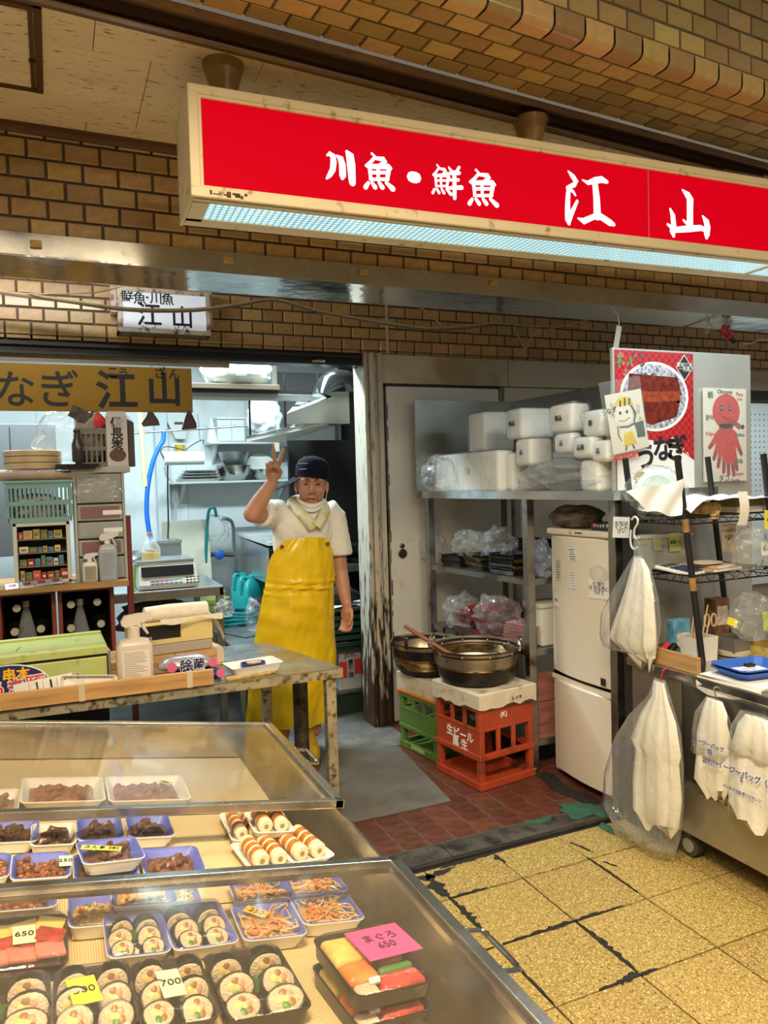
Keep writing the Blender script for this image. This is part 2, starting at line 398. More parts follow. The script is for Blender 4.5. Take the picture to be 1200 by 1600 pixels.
tm2 = MB().cbox(-TS/2+.002, -.098, -.03, TS/2-.002, .098, 0, .0025).mesh('floor_tile', TERR)
for i in range(-6, 8): link('floor_tile', tm2, fl, (1.1915+(i+.5)*TS, 2.2476+.1035, rr(-.001, 0)))
def tar(pts, w, seed):
    r = random.Random(seed); mb = MB(); P = [Vector((*p, 0)) for p in pts]; L_, R_ = [], []
    for k in range(len(P)-1):
        d = P[k+1]-P[k]; n = max(4, int(d.length/.012)); nr = Vector((-d.y, d.x, 0)).normalized()
        for q in range(n):
            c = P[k]+d*(q/n); e = math.sin(math.pi*(k*n+q+.5)/((len(P)-1)*n))
            L_.append(c+nr*(.002+w*e*r.uniform(.1, 1))); R_.append(c-nr*(.002+w*e*r.uniform(0, .55)))
    vs = [(p.x, p.y, .0014) for p in L_] + [(p.x, p.y, .0014) for p in R_]; n = len(L_)
    mb.add(vs, [(n+i, n+i+1, i+1, i) for i in range(n-1)])
    part('tar_patch', mb, TAR, fl)
X0, Y0 = 1.1915, 2.2476
tar([(X0, Y0), (X0, Y0-TS)], .026, 1); tar([(X0, Y0), (X0, Y0+.2)], .05, 2); tar([(X0-.12, Y0+.17), (X0, Y0+.15), (X0+.13, Y0+.18)], .03, 3)
tar([(X0, Y0), (X0+.16, Y0)], .012, 4); tar([(X0+.02, Y0-TS), (X0+TS*1.7, Y0-TS)], .014, 5); tar([(X0+TS*1.0, Y0-TS), (X0+TS, Y0-2*TS)], .018, 6)
tar([(X0+.5*TS, Y0-2*TS), (X0+TS*1.25, Y0-2*TS)], .022, 7); tar([(X0+TS, Y0+.12), (X0+TS, Y0+.2)], .022, 8); tar([(X0+2*TS, Y0+.02), (X0+2*TS, Y0-.9*TS)], .008, 9)
tar([(X0+TS*.2, Y0+.19), (X0+TS*1.2, Y0+.2)], .014, 10); tar([(X0, Y0-TS), (X0, Y0-2*TS)], .008, 11); tar([(X0+2.1*TS, Y0-.04), (X0+2.2*TS, Y0-.1)], .012, 12)
tar([(X0+2.05*TS, Y0+.14), (X0+2.16*TS, Y0+.02)], .012, 13); tar([(X0-.18, Y0-TS-.006), (X0, Y0-TS)], .008, 14)
# threshold strips
THR = mat('worn_threshold_plate', (.085, .075, .065), .55, .3, var=.35, vs=9, dirt=(.02, .018, .015), da=.45, ds=10, bump=.3, bs=60)
th = struct('trim_4', MB().box(-.8, 2.455, -.03, 2.9, 2.620, -.004), TAR, label='dark worn threshold between aisle and shop')
for x0_, x1_ in ((.30, 1.335), (1.339, 2.25)):
    part('threshold_plate', MB().cbox(x0_, 2.497, -.01, x1_, 2.607, .003, .002), THR, th)
part('threshold_rail', MB().cbox(.0, 2.468, -.01, 2.4, 2.490, .006, .002), mat('dark_rail', (.05, .045, .04), .5, .6, var=.3, vs=20), th)
mb = MB()
for x in (1.10, 1.20, 1.27, 1.42, 1.12, 1.25): mb.cyl((x, 2.515+.06*(x*37 % 1), .002), (x, 2.515+.06*(x*37 % 1), .0042), .004, n=8)
part('screw', mb, BLACK, th)
# shop floor: red quarry tiles
QT = mat('quarry_tile', (.115, .036, .020), .38, var=.3, vs=14, rnd=.22, bump=.12, bs=60, dirt=(.045, .022, .015), da=.2, ds=9, rvar=.12)
fs = struct('floor_shop', MB().box(-.8, 2.62, -.06, 3.4, WALLY+.1, -.004), mat('pale_grout', (.13, .10, .075), .8, var=.3, vs=25), label='red quarry tile floor of the shop')
QS = .1135
qm = MB().cbox(-QS/2+.003, -QS/2+.003, -.02, QS/2-.003, QS/2-.003, 0, .0015).mesh('quarry_tile', QT)
for i in range(-4, 19):
    for j in range(0, 13):
        x_, y_ = .40+(i+.5)*QS, 2.622+(j+.5)*QS
        if x_ < .55 or x_ > 2.45 or (y_ > 3.72 and x_ < 1.72): continue
        link('quarry_tile', qm, fs, (x_, y_, rr(-.0015, 0)))
fk = struct('floor_kitchen', MB().box(-2.2, 3.98, -.05, 3.4, 7.2, -.003), mat('kitchen_screed', (.10, .097, .088), .45, var=.35, vs=5, dirt=(.05, .045, .035), da=.3, ds=3), label='grey concrete kitchen floor')
part('worn_screed', MB().cbox(.6, 3.70, -.02, 1.75, 4.0, .002, .002), mat('worn_screed', (.13, .115, .10), .7, var=.35, vs=12, dirt=(.04, .035, .03), da=.35, ds=6, bump=.3, bs=60), fk)
# kitchen shell
KW = mat('white_wall_panel', (.72, .76, .77), .28, var=.03, vs=3, dirt=(.60, .62, .58), da=.1, ds=2)
KY = 6.4
wb = struct('wall_back', MB().box(-2.4, KY, -.02, 2.4, KY+.1, 2.9), KW, label='white panelled kitchen back wall')
for x in (-1.0, -.1, .52, 1.02, 1.66):
    part('panel_joint', MB().box(x, KY-.004, 0, x+.006, KY, 2.7), mat('joint_strip', (.55, .58, .58), .4), wb)
struct('wall_left', MB().box(-2.5, 3.98, -.02, -2.4, KY+.1, 2.9), KW, label='white kitchen side wall')
ks = struct('wall_right', MB().box(2.4, WALLY+.16, -.02, 2.48, KY+.1, 2.9), DARK, label='black kitchen side wall')
part('grill_screen', MB().box(U(453, 760, y=5.2).x, 5.2, .0, 2.4, 5.24, 1.75).box(1.98, 5.24, 0, 2.02, KY, 1.75), DARK, ks, label='black screen behind the grill')
struct('ceiling_kitchen', MB().box(-2.5, WALLY+.16, 2.6, 2.48, KY+.1, 2.66), mat('kitchen_ceiling', (.62, .64, .62), .7, var=.05, vs=4), label='kitchen ceiling')
# shop side: door frame, door, cream panels, side wall
jx0, jx1 = 1.668, 1.782
JAMB = mat('cream_frame_rusting', (.47, .42, .33), .45, var=.07, vs=5, dirt=(.055, .028, .012), da=.16, ds=26, stretch=(2.2, 2.2, .35))
def add_low_rust(M, z1):
    """rust and soil where mops and water reach: creeps up from the floor"""
    N = M.node_tree.nodes; L = M.node_tree.links; b = N['Principled BSDF']; src = b.inputs['Base Color'].links[0].from_socket
    tc = N.new('ShaderNodeTexCoord'); sp = N.new('ShaderNodeSeparateXYZ'); L.new(tc.outputs['Object'], sp.inputs[0])
    n = N.new('ShaderNodeTexNoise'); n.inputs['Scale'].default_value = 22; n.inputs['Detail'].default_value = 6; mp = N.new('ShaderNodeMapping'); mp.inputs['Scale'].default_value = (1.6, 1.6, .3); L.new(tc.outputs['Object'], mp.inputs[0]); L.new(mp.outputs[0], n.inputs['Vector'])
    a = N.new('ShaderNodeMath'); a.operation = 'MULTIPLY_ADD'; L.new(sp.outputs[2], a.inputs[0]); a.inputs[1].default_value = -.34/z1; a.inputs[2].default_value = .26
    a2 = N.new('ShaderNodeMath'); a2.operation = 'ADD'; L.new(n.outputs[0], a2.inputs[0]); L.new(a.outputs[0], a2.inputs[1])
    r = N.new('ShaderNodeMapRange'); L.new(a2.outputs[0], r.inputs[0]); r.inputs[1].default_value = .54; r.inputs[2].default_value = .64
    x = N.new('ShaderNodeMix'); x.data_type = 'RGBA'; L.new(r.outputs[0], x.inputs[0]); L.new(src, x.inputs[6]); x.inputs[7].default_value = (.045, .024, .012, 1); L.new(x.outputs[2], b.inputs['Base Color'])
add_low_rust(JAMB, 1.1)
poly = [(jx0, WALLY+.16), (jx0, WALLY-.012), (jx0+.016, WALLY-.012), (jx0+.018, WALLY+.004), (jx0+.030, WALLY+.004), (jx0+.032, WALLY-.018), (jx0+.052, WALLY-.024), (jx0+.070, WALLY-.018), (jx0+.072, WALLY-.004), (jx0+.082, WALLY-.004), (jx0+.084, WALLY-.014), (jx1, WALLY-.014), (jx1, WALLY+.16)]
struct('trim_5', MB().prism(poly, 0, zb-.012), JAMB, label='cream door jamb streaked with rust at the bottom')
wd = struct('wall_door', MB().box(jx1, WALLY+.03, 0, 2.64, WALLY+.13, zb-.012).box(2.64, WALLY+.03, 0, 5.8, WALLY+.13, zb-.012), CREAM, label='cream panelled wall beside the kitchen opening')
part('upper_panel', MB().cbox(jx1, WALLY-.004, 2.012, 2.648, WALLY+.03, zb-.016, .002), CREAM, wd)
part('upper_panel', MB().cbox(2.652, WALLY-.004, 2.012, 5.0, WALLY+.03, zb-.016, .002), CREAM, wd)
part('side_panel', MB().cbox(2.62, WALLY-.004, 0, 5.0, WALLY+.03, 2.006, .002), CREAM, wd)
DOORM = mat('pale_door_enamel', (.62, .59, .52), .42, var=.04, vs=4, dirt=(.52, .48, .40), da=.02, ds=9)
dr = struct('door_1', MB().cbox(1.806, WALLY-.006, .01, 2.575, WALLY+.03, 1.994, .003), DOORM, label='pale grey metal door with a round lock')
part('door_gap', MB().box(1.792, WALLY+.01, 0, 1.804, WALLY+.031, 2.008).box(1.792, WALLY+.01, 1.998, 2.592, WALLY+.031, 2.010).box(2.578, WALLY+.01, 0, 2.592, WALLY+.031, 2.008), BLACK, dr)
RUST = mat('chipped_rust', (.10, .05, .025), .8, var=.5, vs=60)
mb = MB(); r = random.Random(4); z = .3
while z < 1.98:
    h = r.uniform(.01, .10); mb.box(1.806, WALLY-.0075, z, 1.806+r.uniform(.002, .008), WALLY-.006, z+h); z += h+r.uniform(.005, .12)
part('chipped_edge', mb, RUST, dr)
p = U(629.5, 865, y=WALLY-.01); mb = MB()
LOCK = mat('bronze_lock', (.10, .075, .055), .35, .9)
T = Matrix.Rotation(math.pi/2, 4, 'X')
mb.at(Matrix.Translation((p.x, WALLY-.006, p.z)) @ T).lathe([(.028, 0), (.028, .006), (.022, .010), (.020, .014), (.012, .014), (.010, .018), (0.001, .018)], 24)
mb.at(Matrix.Translation((p.x-.002, WALLY-.006, p.z+.046)) @ T).lathe([(.015, 0), (.015, .005), (.010, .009), (.001, .009)], 20)
part('lock', mb, LOCK, dr, True)
part('hinge', MB().cyl((1.800, WALLY-.010, 1.14), (1.800, WALLY-.010, 1.27), .006, n=8), RUST, dr)

# ------------------------------------------------------------------ signs and cables on the shopfront
def UP(u, v, p0, n):
    d = CR*((u-600)/F) + CD*((v-800)/F) + CF; o = Vector((0, 0, CAMH))
    return o + d*((p0-o).dot(n)/d.dot(n))
# hanging light box
SA = -math.atan(.030)
SP = Vector((.374, 2.085, 2.222)); SL, SD, SH = 2.95, .25, .300
sg = thing('sign_box', 'long red illuminated shop sign hanging from the ceiling', 'sign', SP, SA)
IVORY = mat('ivory_enamel', (.80, .69, .45), .42, var=.06, vs=6, dirt=(.30, .20, .09), da=.02, ds=20)
part('casing', MB().cbox(0, .012, .0, .010, SD, SH, .003).box(0, .012, SH-.006, SL, SD, SH).box(0, SD-.008, 0, SL, SD, SH).box(SL-.01, .012, 0, SL, SD, SH)
     .box(.01, .18, 0, SL, SD, .006).box(.01, .012, 0, SL, .045, .006).box(.01, .04, 0, .055, .2, .006), IVORY, sg)
fr = MB().cbox(0, 0, 0, SL, .022, .030, .004).cbox(0, 0, SH-.026, SL, .022, SH, .004).cbox(0, 0, .02, .028, .022, SH-.02, .004)
fr.cbox(.02, .004, .026, SL, .018, .034, .002).cbox(.02, .004, SH-.034, SL, .018, SH-.022, .002).cbox(.024, .004, .03, .036, .018, SH-.03, .002)
part('frame', fr, IVORY, sg)
def emis(name, c, s, rough=.25, grid=None):
    if name in MATS: return MATS[name]
    M = mat(name, c, rough, emit=s); return M
REDP = emis('lit_red_acrylic', (.80, .0, .012), .80, .55); REDP.node_tree.nodes['Principled BSDF'].inputs['Base Color'].default_value = (.12, 0, 0, 1); REDP.node_tree.nodes['Principled BSDF'].inputs['Specular IOR Level'].default_value = .03
rp = []
x = .034
for xe in (1.555, 2.235, SL-.01):
    rp.append(part('red_panel', MB().box(x+.0008, .010, .032, xe-.0008, .014, SH-.032), REDP, sg)); x = xe
for q in (1.5535, 2.2335): part('panel_seam', MB().box(q, .0088, .033, q+.003, .0105, SH-.033), mat('seam_pale', (.75, .22, .25), .4), sg)
LATT = emis('lit_prismatic_panel', (.42, .72, .80), 1.0, .15)
def lattice(M, pitch):
    N = M.node_tree.nodes; L = M.node_tree.links; b = N['Principled BSDF']; tc = N.new('ShaderNodeTexCoord'); sp = N.new('ShaderNodeSeparateXYZ'); L.new(tc.outputs['Object'], sp.inputs[0])
    outs = []
    for k in (0, 1):
        a = N.new('ShaderNodeMath'); a.operation = 'PINGPONG'; L.new(sp.outputs[k], a.inputs[0]); a.inputs[1].default_value = pitch/2
        r = N.new('ShaderNodeMapRange'); L.new(a.outputs[0], r.inputs[0]); r.inputs[1].default_value = 0; r.inputs[2].default_value = pitch*.28; outs.append(r.outputs[0])
    q = N.new('ShaderNodeMath'); q.operation = 'MULTIPLY'; L.new(outs[0], q.inputs[0]); L.new(outs[1], q.inputs[1])
    x = N.new('ShaderNodeMix'); x.data_type = 'RGBA'; L.new(q.outputs[0], x.inputs[0]); x.inputs[6].default_value = (.12, .27, .33, 1); x.inputs[7].default_value = (.60, .90, .97, 1)
    L.new(x.outputs[2], b.inputs['Emission Color']); L.new(x.outputs[2], b.inputs['Base Color'])
lattice(LATT, .019)
part('light_panel', MB().box(.055, .045, .004, 2.18, .18, .008), LATT, sg); part('light_panel', MB().box(2.19, .045, .004, SL-.02, .18, .008), LATT, sg)
part('panel_divider', MB().box(2.176, .045, -.001, 2.194, .18, .005), IVORY, sg)
mb = MB(); r = random.Random(9)
for q in range(9): mb.box(.045+.012*q+r.uniform(0, .01), -.0006, .004+r.uniform(0, .012), .05+.012*q+r.uniform(.004, .014), .0004, .008+r.uniform(.004, .014))
part('peeled_paint', mb, RUST, sg)
l = area('sign_downlight', (0, 0, 0), 2.7, 19, COOL, sy=.12); l.parent = sg; l.location = (1.45, .11, -.006)
nS = Vector((math.sin(-SA)*-1, math.cos(SA)*-1, 0)); pS = Matrix.Rotation(SA, 4, 'Z') @ Vector((0, .0075, 0)) + SP
nS = Matrix.Rotation(SA, 4, 'Z') @ Vector((0, -1, 0))
iS = Matrix.Translation(SP) @ Matrix.Rotation(SA, 4, 'Z'); iS = iS.inverted()
def sign_glyph(strokes, ou, ov, sc_, dx=0, dy=0, mu=1, name='character'):
    mb = MB()
    for st in strokes:
        pts = []
        for cx, cy_, wd_ in st:
            q = iS @ UP(ou+(cx*mu+dx)/sc_, ov+(cy_*mu+dy)/sc_, pS, nS)
            pts.append((q.x, q.z, wd_*mu/sc_*.00205))
        T_ = Matrix.Translation((0, .0078, 0)); mb.at(T_).stroke(pts)
    part(name, mb, GLY, sg)
GLY = emis('lit_white_letter', (.86, .97, 1.0), .95)
kawa = [[(45,90,6),(60,80,14),(80,92,17),(85,130,18),(80,180,17),(60,215,14),(42,235,6)], [(108,95,8),(128,108,18),(140,150,20),(142,220,20),(140,232,12)], [(168,68,10),(186,88,24),(195,150,25),(200,230,22),(203,262,20)]]
uo = [[(325,80,8),(345,100,12),(320,130,10),(288,155,8)], [(345,108,10),(400,115,14),(412,125,10),(380,150,12)], [(310,160,12),(318,240,10)], [(298,160,10),(330,160,14),(430,160,16),(442,172,10)], [(432,170,14),(420,240,12)], [(362,155,10),(365,245,10)],
      [(315,198,10),(430,198,10)], [(315,240,9),(425,240,10)], [(302,262,10),(285,290,14)], [(325,262,10),(345,290,14)], [(370,262,10),(390,290,15)], [(415,262,10),(455,300,17)]]
def half_uo(c): return [[(715+(x-300)*.66, 150+(y_-80)*.83, w_*.68) for x, y_, w_ in st] for st in c]
hitsuji = [[(805,165,5),(822,190,11)], [(870,165,9),(850,198,9)], [(798,205,8),(870,201,12)], [(805,245,8),(865,244,10)], [(795,296,8),(830,293,11),(885,292,14)], [(840,198,13),(841,280,13),(842,358,12)]]
sign_glyph(kawa, 500, 220, 4); sign_glyph(uo, 500, 220, 4); sign_glyph(half_uo(uo)+hitsuji, 500, 220, 4); sign_glyph(uo, 500, 220, 4, 650, 102)
sign_glyph([[(575,226,33),(601,230,33)]], 500, 220, 4, name='dot')
kou = [[(120,75,6),(150,110,19),(172,142,21),(160,165,18),(115,186,14)], [(122,190,16),(118,250,19),(115,330,21),(120,400,26),(125,425,14)], [(125,195,12),(152,210,12),(168,236,7)], [(125,400,20),(150,340,17),(180,275,11)],
       [(215,133,5),(250,153,15),(300,137,23),(345,130,24),(380,147,13)], [(300,165,24),(310,260,28),(315,375,31)], [(185,390,6),(222,410,22),(290,380,20),(340,380,24),(400,420,24),(425,432,14)]]
yama = [[(885,200,7),(920,235,27),(936,262,32),(935,350,29),(935,450,31)], [(803,328,9),(820,370,22),(826,430,24),(818,480,26),(826,508,14)], [(785,430,9),(830,468,22),(930,460,25),(1010,455,22),(1040,470,16)], [(1020,375,7),(1045,412,27),(1052,450,29),(1048,500,27),(1046,520,14)], [(890,402,8),(915,425,13)]]
sign_glyph(kou, 860, 250, 4.286); sign_glyph(yama, 860, 250, 4.286)
# brown funnels the sign hangs from
FUN = mat('ochre_plastic_funnel', (.30, .18, .05), .35, var=.25, vs=12)
for (x_, y_), lab in (((.500, 2.205), 'ochre ceiling funnel above the left end of the red sign'), ((1.535, 2.175), 'ochre ceiling funnel beside a small ceiling hook')):
    solo('sign_hanger', lab, 'bracket', MB().lathe([(.012, -.145), (.028, -.120), (.030, -.10), (.058, -.012), (.060, 0), (.02, 0)], 20).cyl((0, 0, -.14), (0, 0, 0), .012, n=10), FUN, (x_, y_, CEZ), smooth=True, group='funnels holding the red sign')
p = U(855, 175, z=CEZ)
solo('ceiling_hook', 'small dark screw hook in the ceiling', 'hook', MB().tube([(0, 0, 0), (0, 0, -.012), (.008, 0, -.018), (.012, 0, -.026), (.006, 0, -.036), (-.004, 0, -.034)], .0022, 6), BLACK, p)

# small light box on the lower wall
y_ = 3.92; x0, x1, z0, z1 = bb(184, 452, 328, 521, y_)
ss = thing('small_sign', 'small white light-box sign with rusted frame on the brick wall', 'sign', ((x0+x1)/2, y_, z0))
w_, h_ = x1-x0, z1-z0
RUSTW = mat('white_paint_rusting', (.62, .56, .50), .5, var=.1, vs=10, dirt=(.14, .07, .04), da=.36, ds=30)
part('casing', MB().box(-w_/2, .004, 0, w_/2, .115, .012).box(-w_/2, .004, h_-.012, w_/2, .115, h_).box(-w_/2, .004, 0, -w_/2+.008, .115, h_).box(w_/2-.008, .004, 0, w_/2, .115, h_).box(-w_/2, .108, 0, w_/2, .115, h_), STEELD, ss)
part('frame', MB().cbox(-w_/2, -.006, 0, w_/2, .006, .022, .002).cbox(-w_/2, -.006, h_-.022, w_/2, .006, h_, .002).cbox(-w_/2, -.006, .02, -w_/2+.022, .006, h_-.02, .002).cbox(w_/2-.022, -.006, .02, w_/2, .006, h_-.02, .002), RUSTW, ss)
part('face', MB().box(-w_/2+.015, .002, .015, w_/2-.015, .005, h_-.015), emis('lit_white_face', (.68, .76, .86), .42), ss)
part('mount', MB().cbox(-w_/2-.028, .03, h_*.45, -w_/2, .11, h_*1.05, .003), RUSTW, ss); part('mount', MB().cbox(w_/2, .03, h_*.25, w_/2+.02, .11, h_*1.05, .003), RUSTW, ss)
def on(parent, u, v, y): q = U(u, v, y=y); return q - parent.location
for t_, u, v, s_ in (('鮮', 199, 464, .062), ('魚', 218, 467, .062), ('・', 230, 466, .05), ('川', 244, 467, .062), ('魚', 262, 469, .062), ('江', 233, 494, .125), ('山', 285, 498, .115)):
    text(t_, s_, INK, ss, on(ss, u, v, y_+.0005), bold=.012)
for t_, u, v in (('こ', 226, 508), ('う', 240, 509), ('ざ', 277, 511), ('ん', 290, 512)): text(t_, .036, INK, ss, on(ss, u, v, y_+.0005))

# yellow banner board in the opening
y_ = 3.99; x1 = U(300, 605, y=y_).x; z1 = U(150, 571, y=y_).z; z0 = U(150, 643, y=y_).z; x0 = -1.0
yb = thing('yellow_signboard', 'long yellow signboard with black brush lettering in the shop opening', 'sign', ((x0+x1)/2, y_, z0))
part('board', MB().cbox(-(x1-x0)/2, 0, 0, (x1-x0)/2, .02, z1-z0, .002), mat('ochre_yellow_board', (.27, .145, .003), .45, var=.06, vs=3), yb)
for t_, u, v, s_ in (('う', -64, 610, .20), ('な', 24, 612, .185), ('ぎ', 92, 612, .195), ('江', 183, 614, .20), ('山', 257, 612, .18)): text(t_, s_, INK, yb, on(yb, u, v, y_-.001), bold=.022 if t_ in '江山' else .008)
for t_, u, v in (('こ', 176, 583), ('う', 193, 585), ('ざ', 250, 584), ('ん', 272, 586)): text(t_, .062, INK, yb, on(yb, u, v, y_-.001), bold=.012)
# shutter slot above the opening
so = struct('trim_6', MB().box(-1.6, WALLY+.02, 2.115, jx0, WALLY+.15, zb-.016), BLACK, label='dark roller shutter slot over the opening')
part('slot_rail', MB().box(-1.6, WALLY+.0, 2.150, jx0, WALLY+.02, 2.166).box(-1.6, WALLY+.0, 2.108, jx0, WALLY+.02, 2.120), mat('dark_metal_rail', (.06, .055, .05), .4, .7), so)
part('slot_apron', MB().box(-1.6, WALLY+.03, 2.075, .9, WALLY+.045, 2.112), mat('apron_tan', (.30, .26, .19), .6), so)
part('brass_ring', MB().at(TR(U(498, 577, y=WALLY-.02).x, WALLY-.02, 2.115)).lathe([(.035, 0), (.04, .006), (.032, .012)], 16), mat('brass', (.5, .33, .12), .3, 1), so, True)

# cables strung under the channel
CAB = mat('beige_cable', (.42, .33, .20), .5, var=.12, vs=30); CABO = mat('ochre_cable', (.48, .28, .08), .5); CABG = mat('grey_cable', (.16, .14, .12), .5)
def smooth_path(P, n=6):
    out = []
    for k in range(len(P)-1):
        p0, p1, p2, p3 = P[max(k-1, 0)], P[k], P[k+1], P[min(k+2, len(P)-1)]
        for q in range(n):
            t = q/n; out.append(.5*((2*p1) + (p2-p0)*t + (2*p0-5*p1+4*p2-p3)*t*t + (3*p1-p0-3*p2+p3)*t**3))
    return out + [P[-1]]
def cable(px, y, r, m_, label, y1=None, name='cable', grp='cables strung along the brick wall'):
    n = len(px); P = [U(u, v, y=y if y1 is None else y+(y1-y)*k/(n-1)) for k, (u, v) in enumerate(px)]
    o0 = P[0].copy(); return solo(name, label, 'cable', MB().tube([q-o0 for q in smooth_path(P)], r, 6), m_, o0, smooth=True, group=grp)
A = [(-40,447),(0,455),(100,468),(200,482),(300,483),(370,475),(430,467),(500,485),(600,503),(680,512),(770,505),(830,510),(885,508),(952,490)]
cable(A, 3.78, .0060, CAB, 'thick beige cable sagging across the small white sign', 3.85)
cable([(u, v+3.5) for u, v in A[:10]]+[(770, 509)], 3.78, .0050, CABG, 'dark cable bundled just under the thick beige cable', 3.85)
cable([(-40,418),(0,425),(80,432),(160,443),(240,445),(300,441)], 3.60, .0060, CAB, 'beige cable just below the mirror-bright channel at left')
cable([(-40,421),(60,432),(160,438),(260,446),(310,444),(430,447),(520,466),(601,466)], 3.62, .0045, CABG, 'dark thin cable below the channel, ending at the white wall strip')
cable([(40,459),(80,459),(150,457),(200,446),(260,446)], 3.785, .0030, CAB, 'thin pale cable running up to the small white sign', 3.61)
cable([(430,456),(520,462),(600,466),(640,467),(680,477),(766,487),(870,487),(930,470)], 3.75, .0050, CAB, 'beige cable along the upper brick course left of the tag')
cable([(660,468),(720,474),(766,482),(850,484),(940,484)], 3.76, .0040, CABG, 'dark cable parallel to the upper beige cable')
cable([(628,467),(660,482),(690,508)], 3.74, .0045, CABO, 'short ochre cable crossing the bricks diagonally')
cable([(885,507),(942,516),(1000,517),(1045,511),(1122,516)], 3.84, .0045, CABO, 'ochre cable running to the pink flower', 2.92)
cable([(802,512),(812,530),(822,544),(830,528),(842,519),(885,508)], 3.80, .0045, CAB, 'looped cable end hanging on the bricks')
cable([(1148,508),(1165,500),(1200,494),(1240,488)], 3.2, .0050, BLACK, 'black cable at the right edge above the posters')
cable([(1160,537),(1175,536),(1190,531),(1240,530)], 3.2, .0055, WHITEP, 'white cable at the right edge above the posters')
x_ = U(602, 500, y=WALLY-.02).x
solo('conduit', 'thin white wall strip running down over the bricks', 'conduit', MB().cbox(-.007, -.008, 0, .007, .004, .30, .002), mat('conduit_grey', (.52, .47, .42), .5), (x_+.01, WALLY-.016, zb-.012))
mb = MB()
for u, v0, v1 in ((430, 440, 472), (766, 468, 512)): 
    q = U(u, v0, y=3.77); q2 = U(u+2, v1, y=3.77); mb.tube([q, (q+q2)/2+Vector((.006, 0, 0)), q2], .0022, 5)
c0 = Vector(mb.v[0]); mb.v = [tuple(Vector(p)-c0) for p in mb.v[:15]]; mb.f = [f for f in mb.f if max(f) < 15]
solo('cable_tie', 'thin string tie holding up the sagging cables', 'string', mb, mat('string_red', (.35, .10, .06), .7), c0)
# tag, flower and lamp holder over the posters
q = U(965, 525, y=2.62)
tg = solo('hanging_tag', 'pale cardboard tag hanging on a string over the poster', 'tag', MB().at(TR(ry=.22)).cbox(-.014, -.002, -.075, .014, .002, .045, .001).tube([(0, 0, .045), (-.006, .01, .09), (-.012, .17, U(965, 525, y=2.62).z*0+.24)], .002, 5), mat('pale_card', (.55, .48, .38), .7), q)
PINK = mat('pink_petal', (.72, .10, .12), .6, var=.2, vs=40)
q = U(1131, 520, y=2.9); fo = thing('artificial_flower', 'pink artificial flower tied to a cable', 'flower', q)
mb = MB()
for k in range(16):
    a = k*2.4; rr_ = .012+.0017*k
    mb.at(TR(rr_*math.cos(a), -.01-.001*k, rr_*math.sin(a)*.9, rx=.5*math.sin(a), rz=a)).ell((0, 0, 0), (.016, .004, .013), 8, 5)
part('petals', mb, PINK, fo, True)
part('stem', MB().tube([(0, .01, 0), (-.03, .01, .008), (-.06, .012, .012)], .0035, 6), PINK, fo, True)
part('socket', MB().cyl((.03, 0, -.012), (.075, 0, -.045), .016, .012, 10), mat('dark_socket', (.05, .045, .04), .5), fo, True)
part('bow', MB().sheet(lambda a, b: (-.10-.03*a+.01*math.sin(9*b), .004*math.sin(11*a), .0+.07*b-.03*a), 6, 5).tube([(-.16, 0, .085), (-.11, 0, .05), (-.06, .004, .014)], .006, 6), film('twisted_film', base=.25, edge=.7), fo, True)

# ------------------------------------------------------------------ right side: steel shelving, fridge, counter, rack
from mathutils import noise as mnoise
def crumple(mb, c, r, seed=0, amp=.25, n=40, m_=24, fq=2.2):
    rings = []
    for k in range(1, m_):
        a = math.pi*k/m_; rg = []
        for i in range(n):
            b = 2*math.pi*i/n; d = Vector((math.sin(a)*math.cos(b), math.sin(a)*math.sin(b), -math.cos(a)))
            f_ = 1 + amp*(mnoise.noise(d*fq+Vector((seed*3.1, seed*1.7, 0))) + .6*abs(mnoise.noise(d*fq*2.7+Vector((0, seed*2.3, 5)))) + .38*abs(mnoise.noise(d*fq*6.5+Vector((seed, 3, 1)))))
            q = Vector((c[0]+r[0]*d.x*f_, c[1]+r[1]*d.y*f_, c[2]+r[2]*d.z*f_)); q.z = max(q.z, c[2]-r[2]*.92)
            rg.append(tuple(q))
        rings.append(rg)
    return mb.loft(rings)
def rbox(mb, x0, y0, z0, x1, y1, z1, r=.02, wob=0, seed=0, k=3):
    """soft-cornered block (rounded in all directions), optionally uneven"""
    cx, cy_, cz = (x0+x1)/2, (y0+y1)/2, (z0+z1)/2; hx_, hy_, hz_ = (x1-x0)/2, (y1-y0)/2, (z1-z0)/2; r = min(r, hx_*.95, hy_*.95, hz_*.95)
    rings = []
    zs = [(-hz_+r-r*math.cos(math.pi/2*i/k), r-r*math.sin(math.pi/2*i/k)) for i in range(k+1)]
    zs = zs + [(-z_, o_) for z_, o_ in reversed(zs)]
    for z_, o_ in zs:
        rg = []
        for qx, qy, a0 in ((1, 1, 0), (-1, 1, 90), (-1, -1, 180), (1, -1, 270)):
            for i in range(k+1):
                a = math.radians(a0+90*i/k)
                p = Vector((qx*(hx_-r)+(r-o_)*math.cos(a), qy*(hy_-r)+(r-o_)*math.sin(a), z_))
                if wob:
                    n_ = mnoise.noise_vector((p+Vector((seed, 0, 0)))*14)*wob; p += Vector((n_.x, n_.y, n_.z*.7))
                rg.append((cx+p.x, cy_+p.y, max(z0, cz+p.z)))
        rings.append(rg)
    return mb.loft(rings)

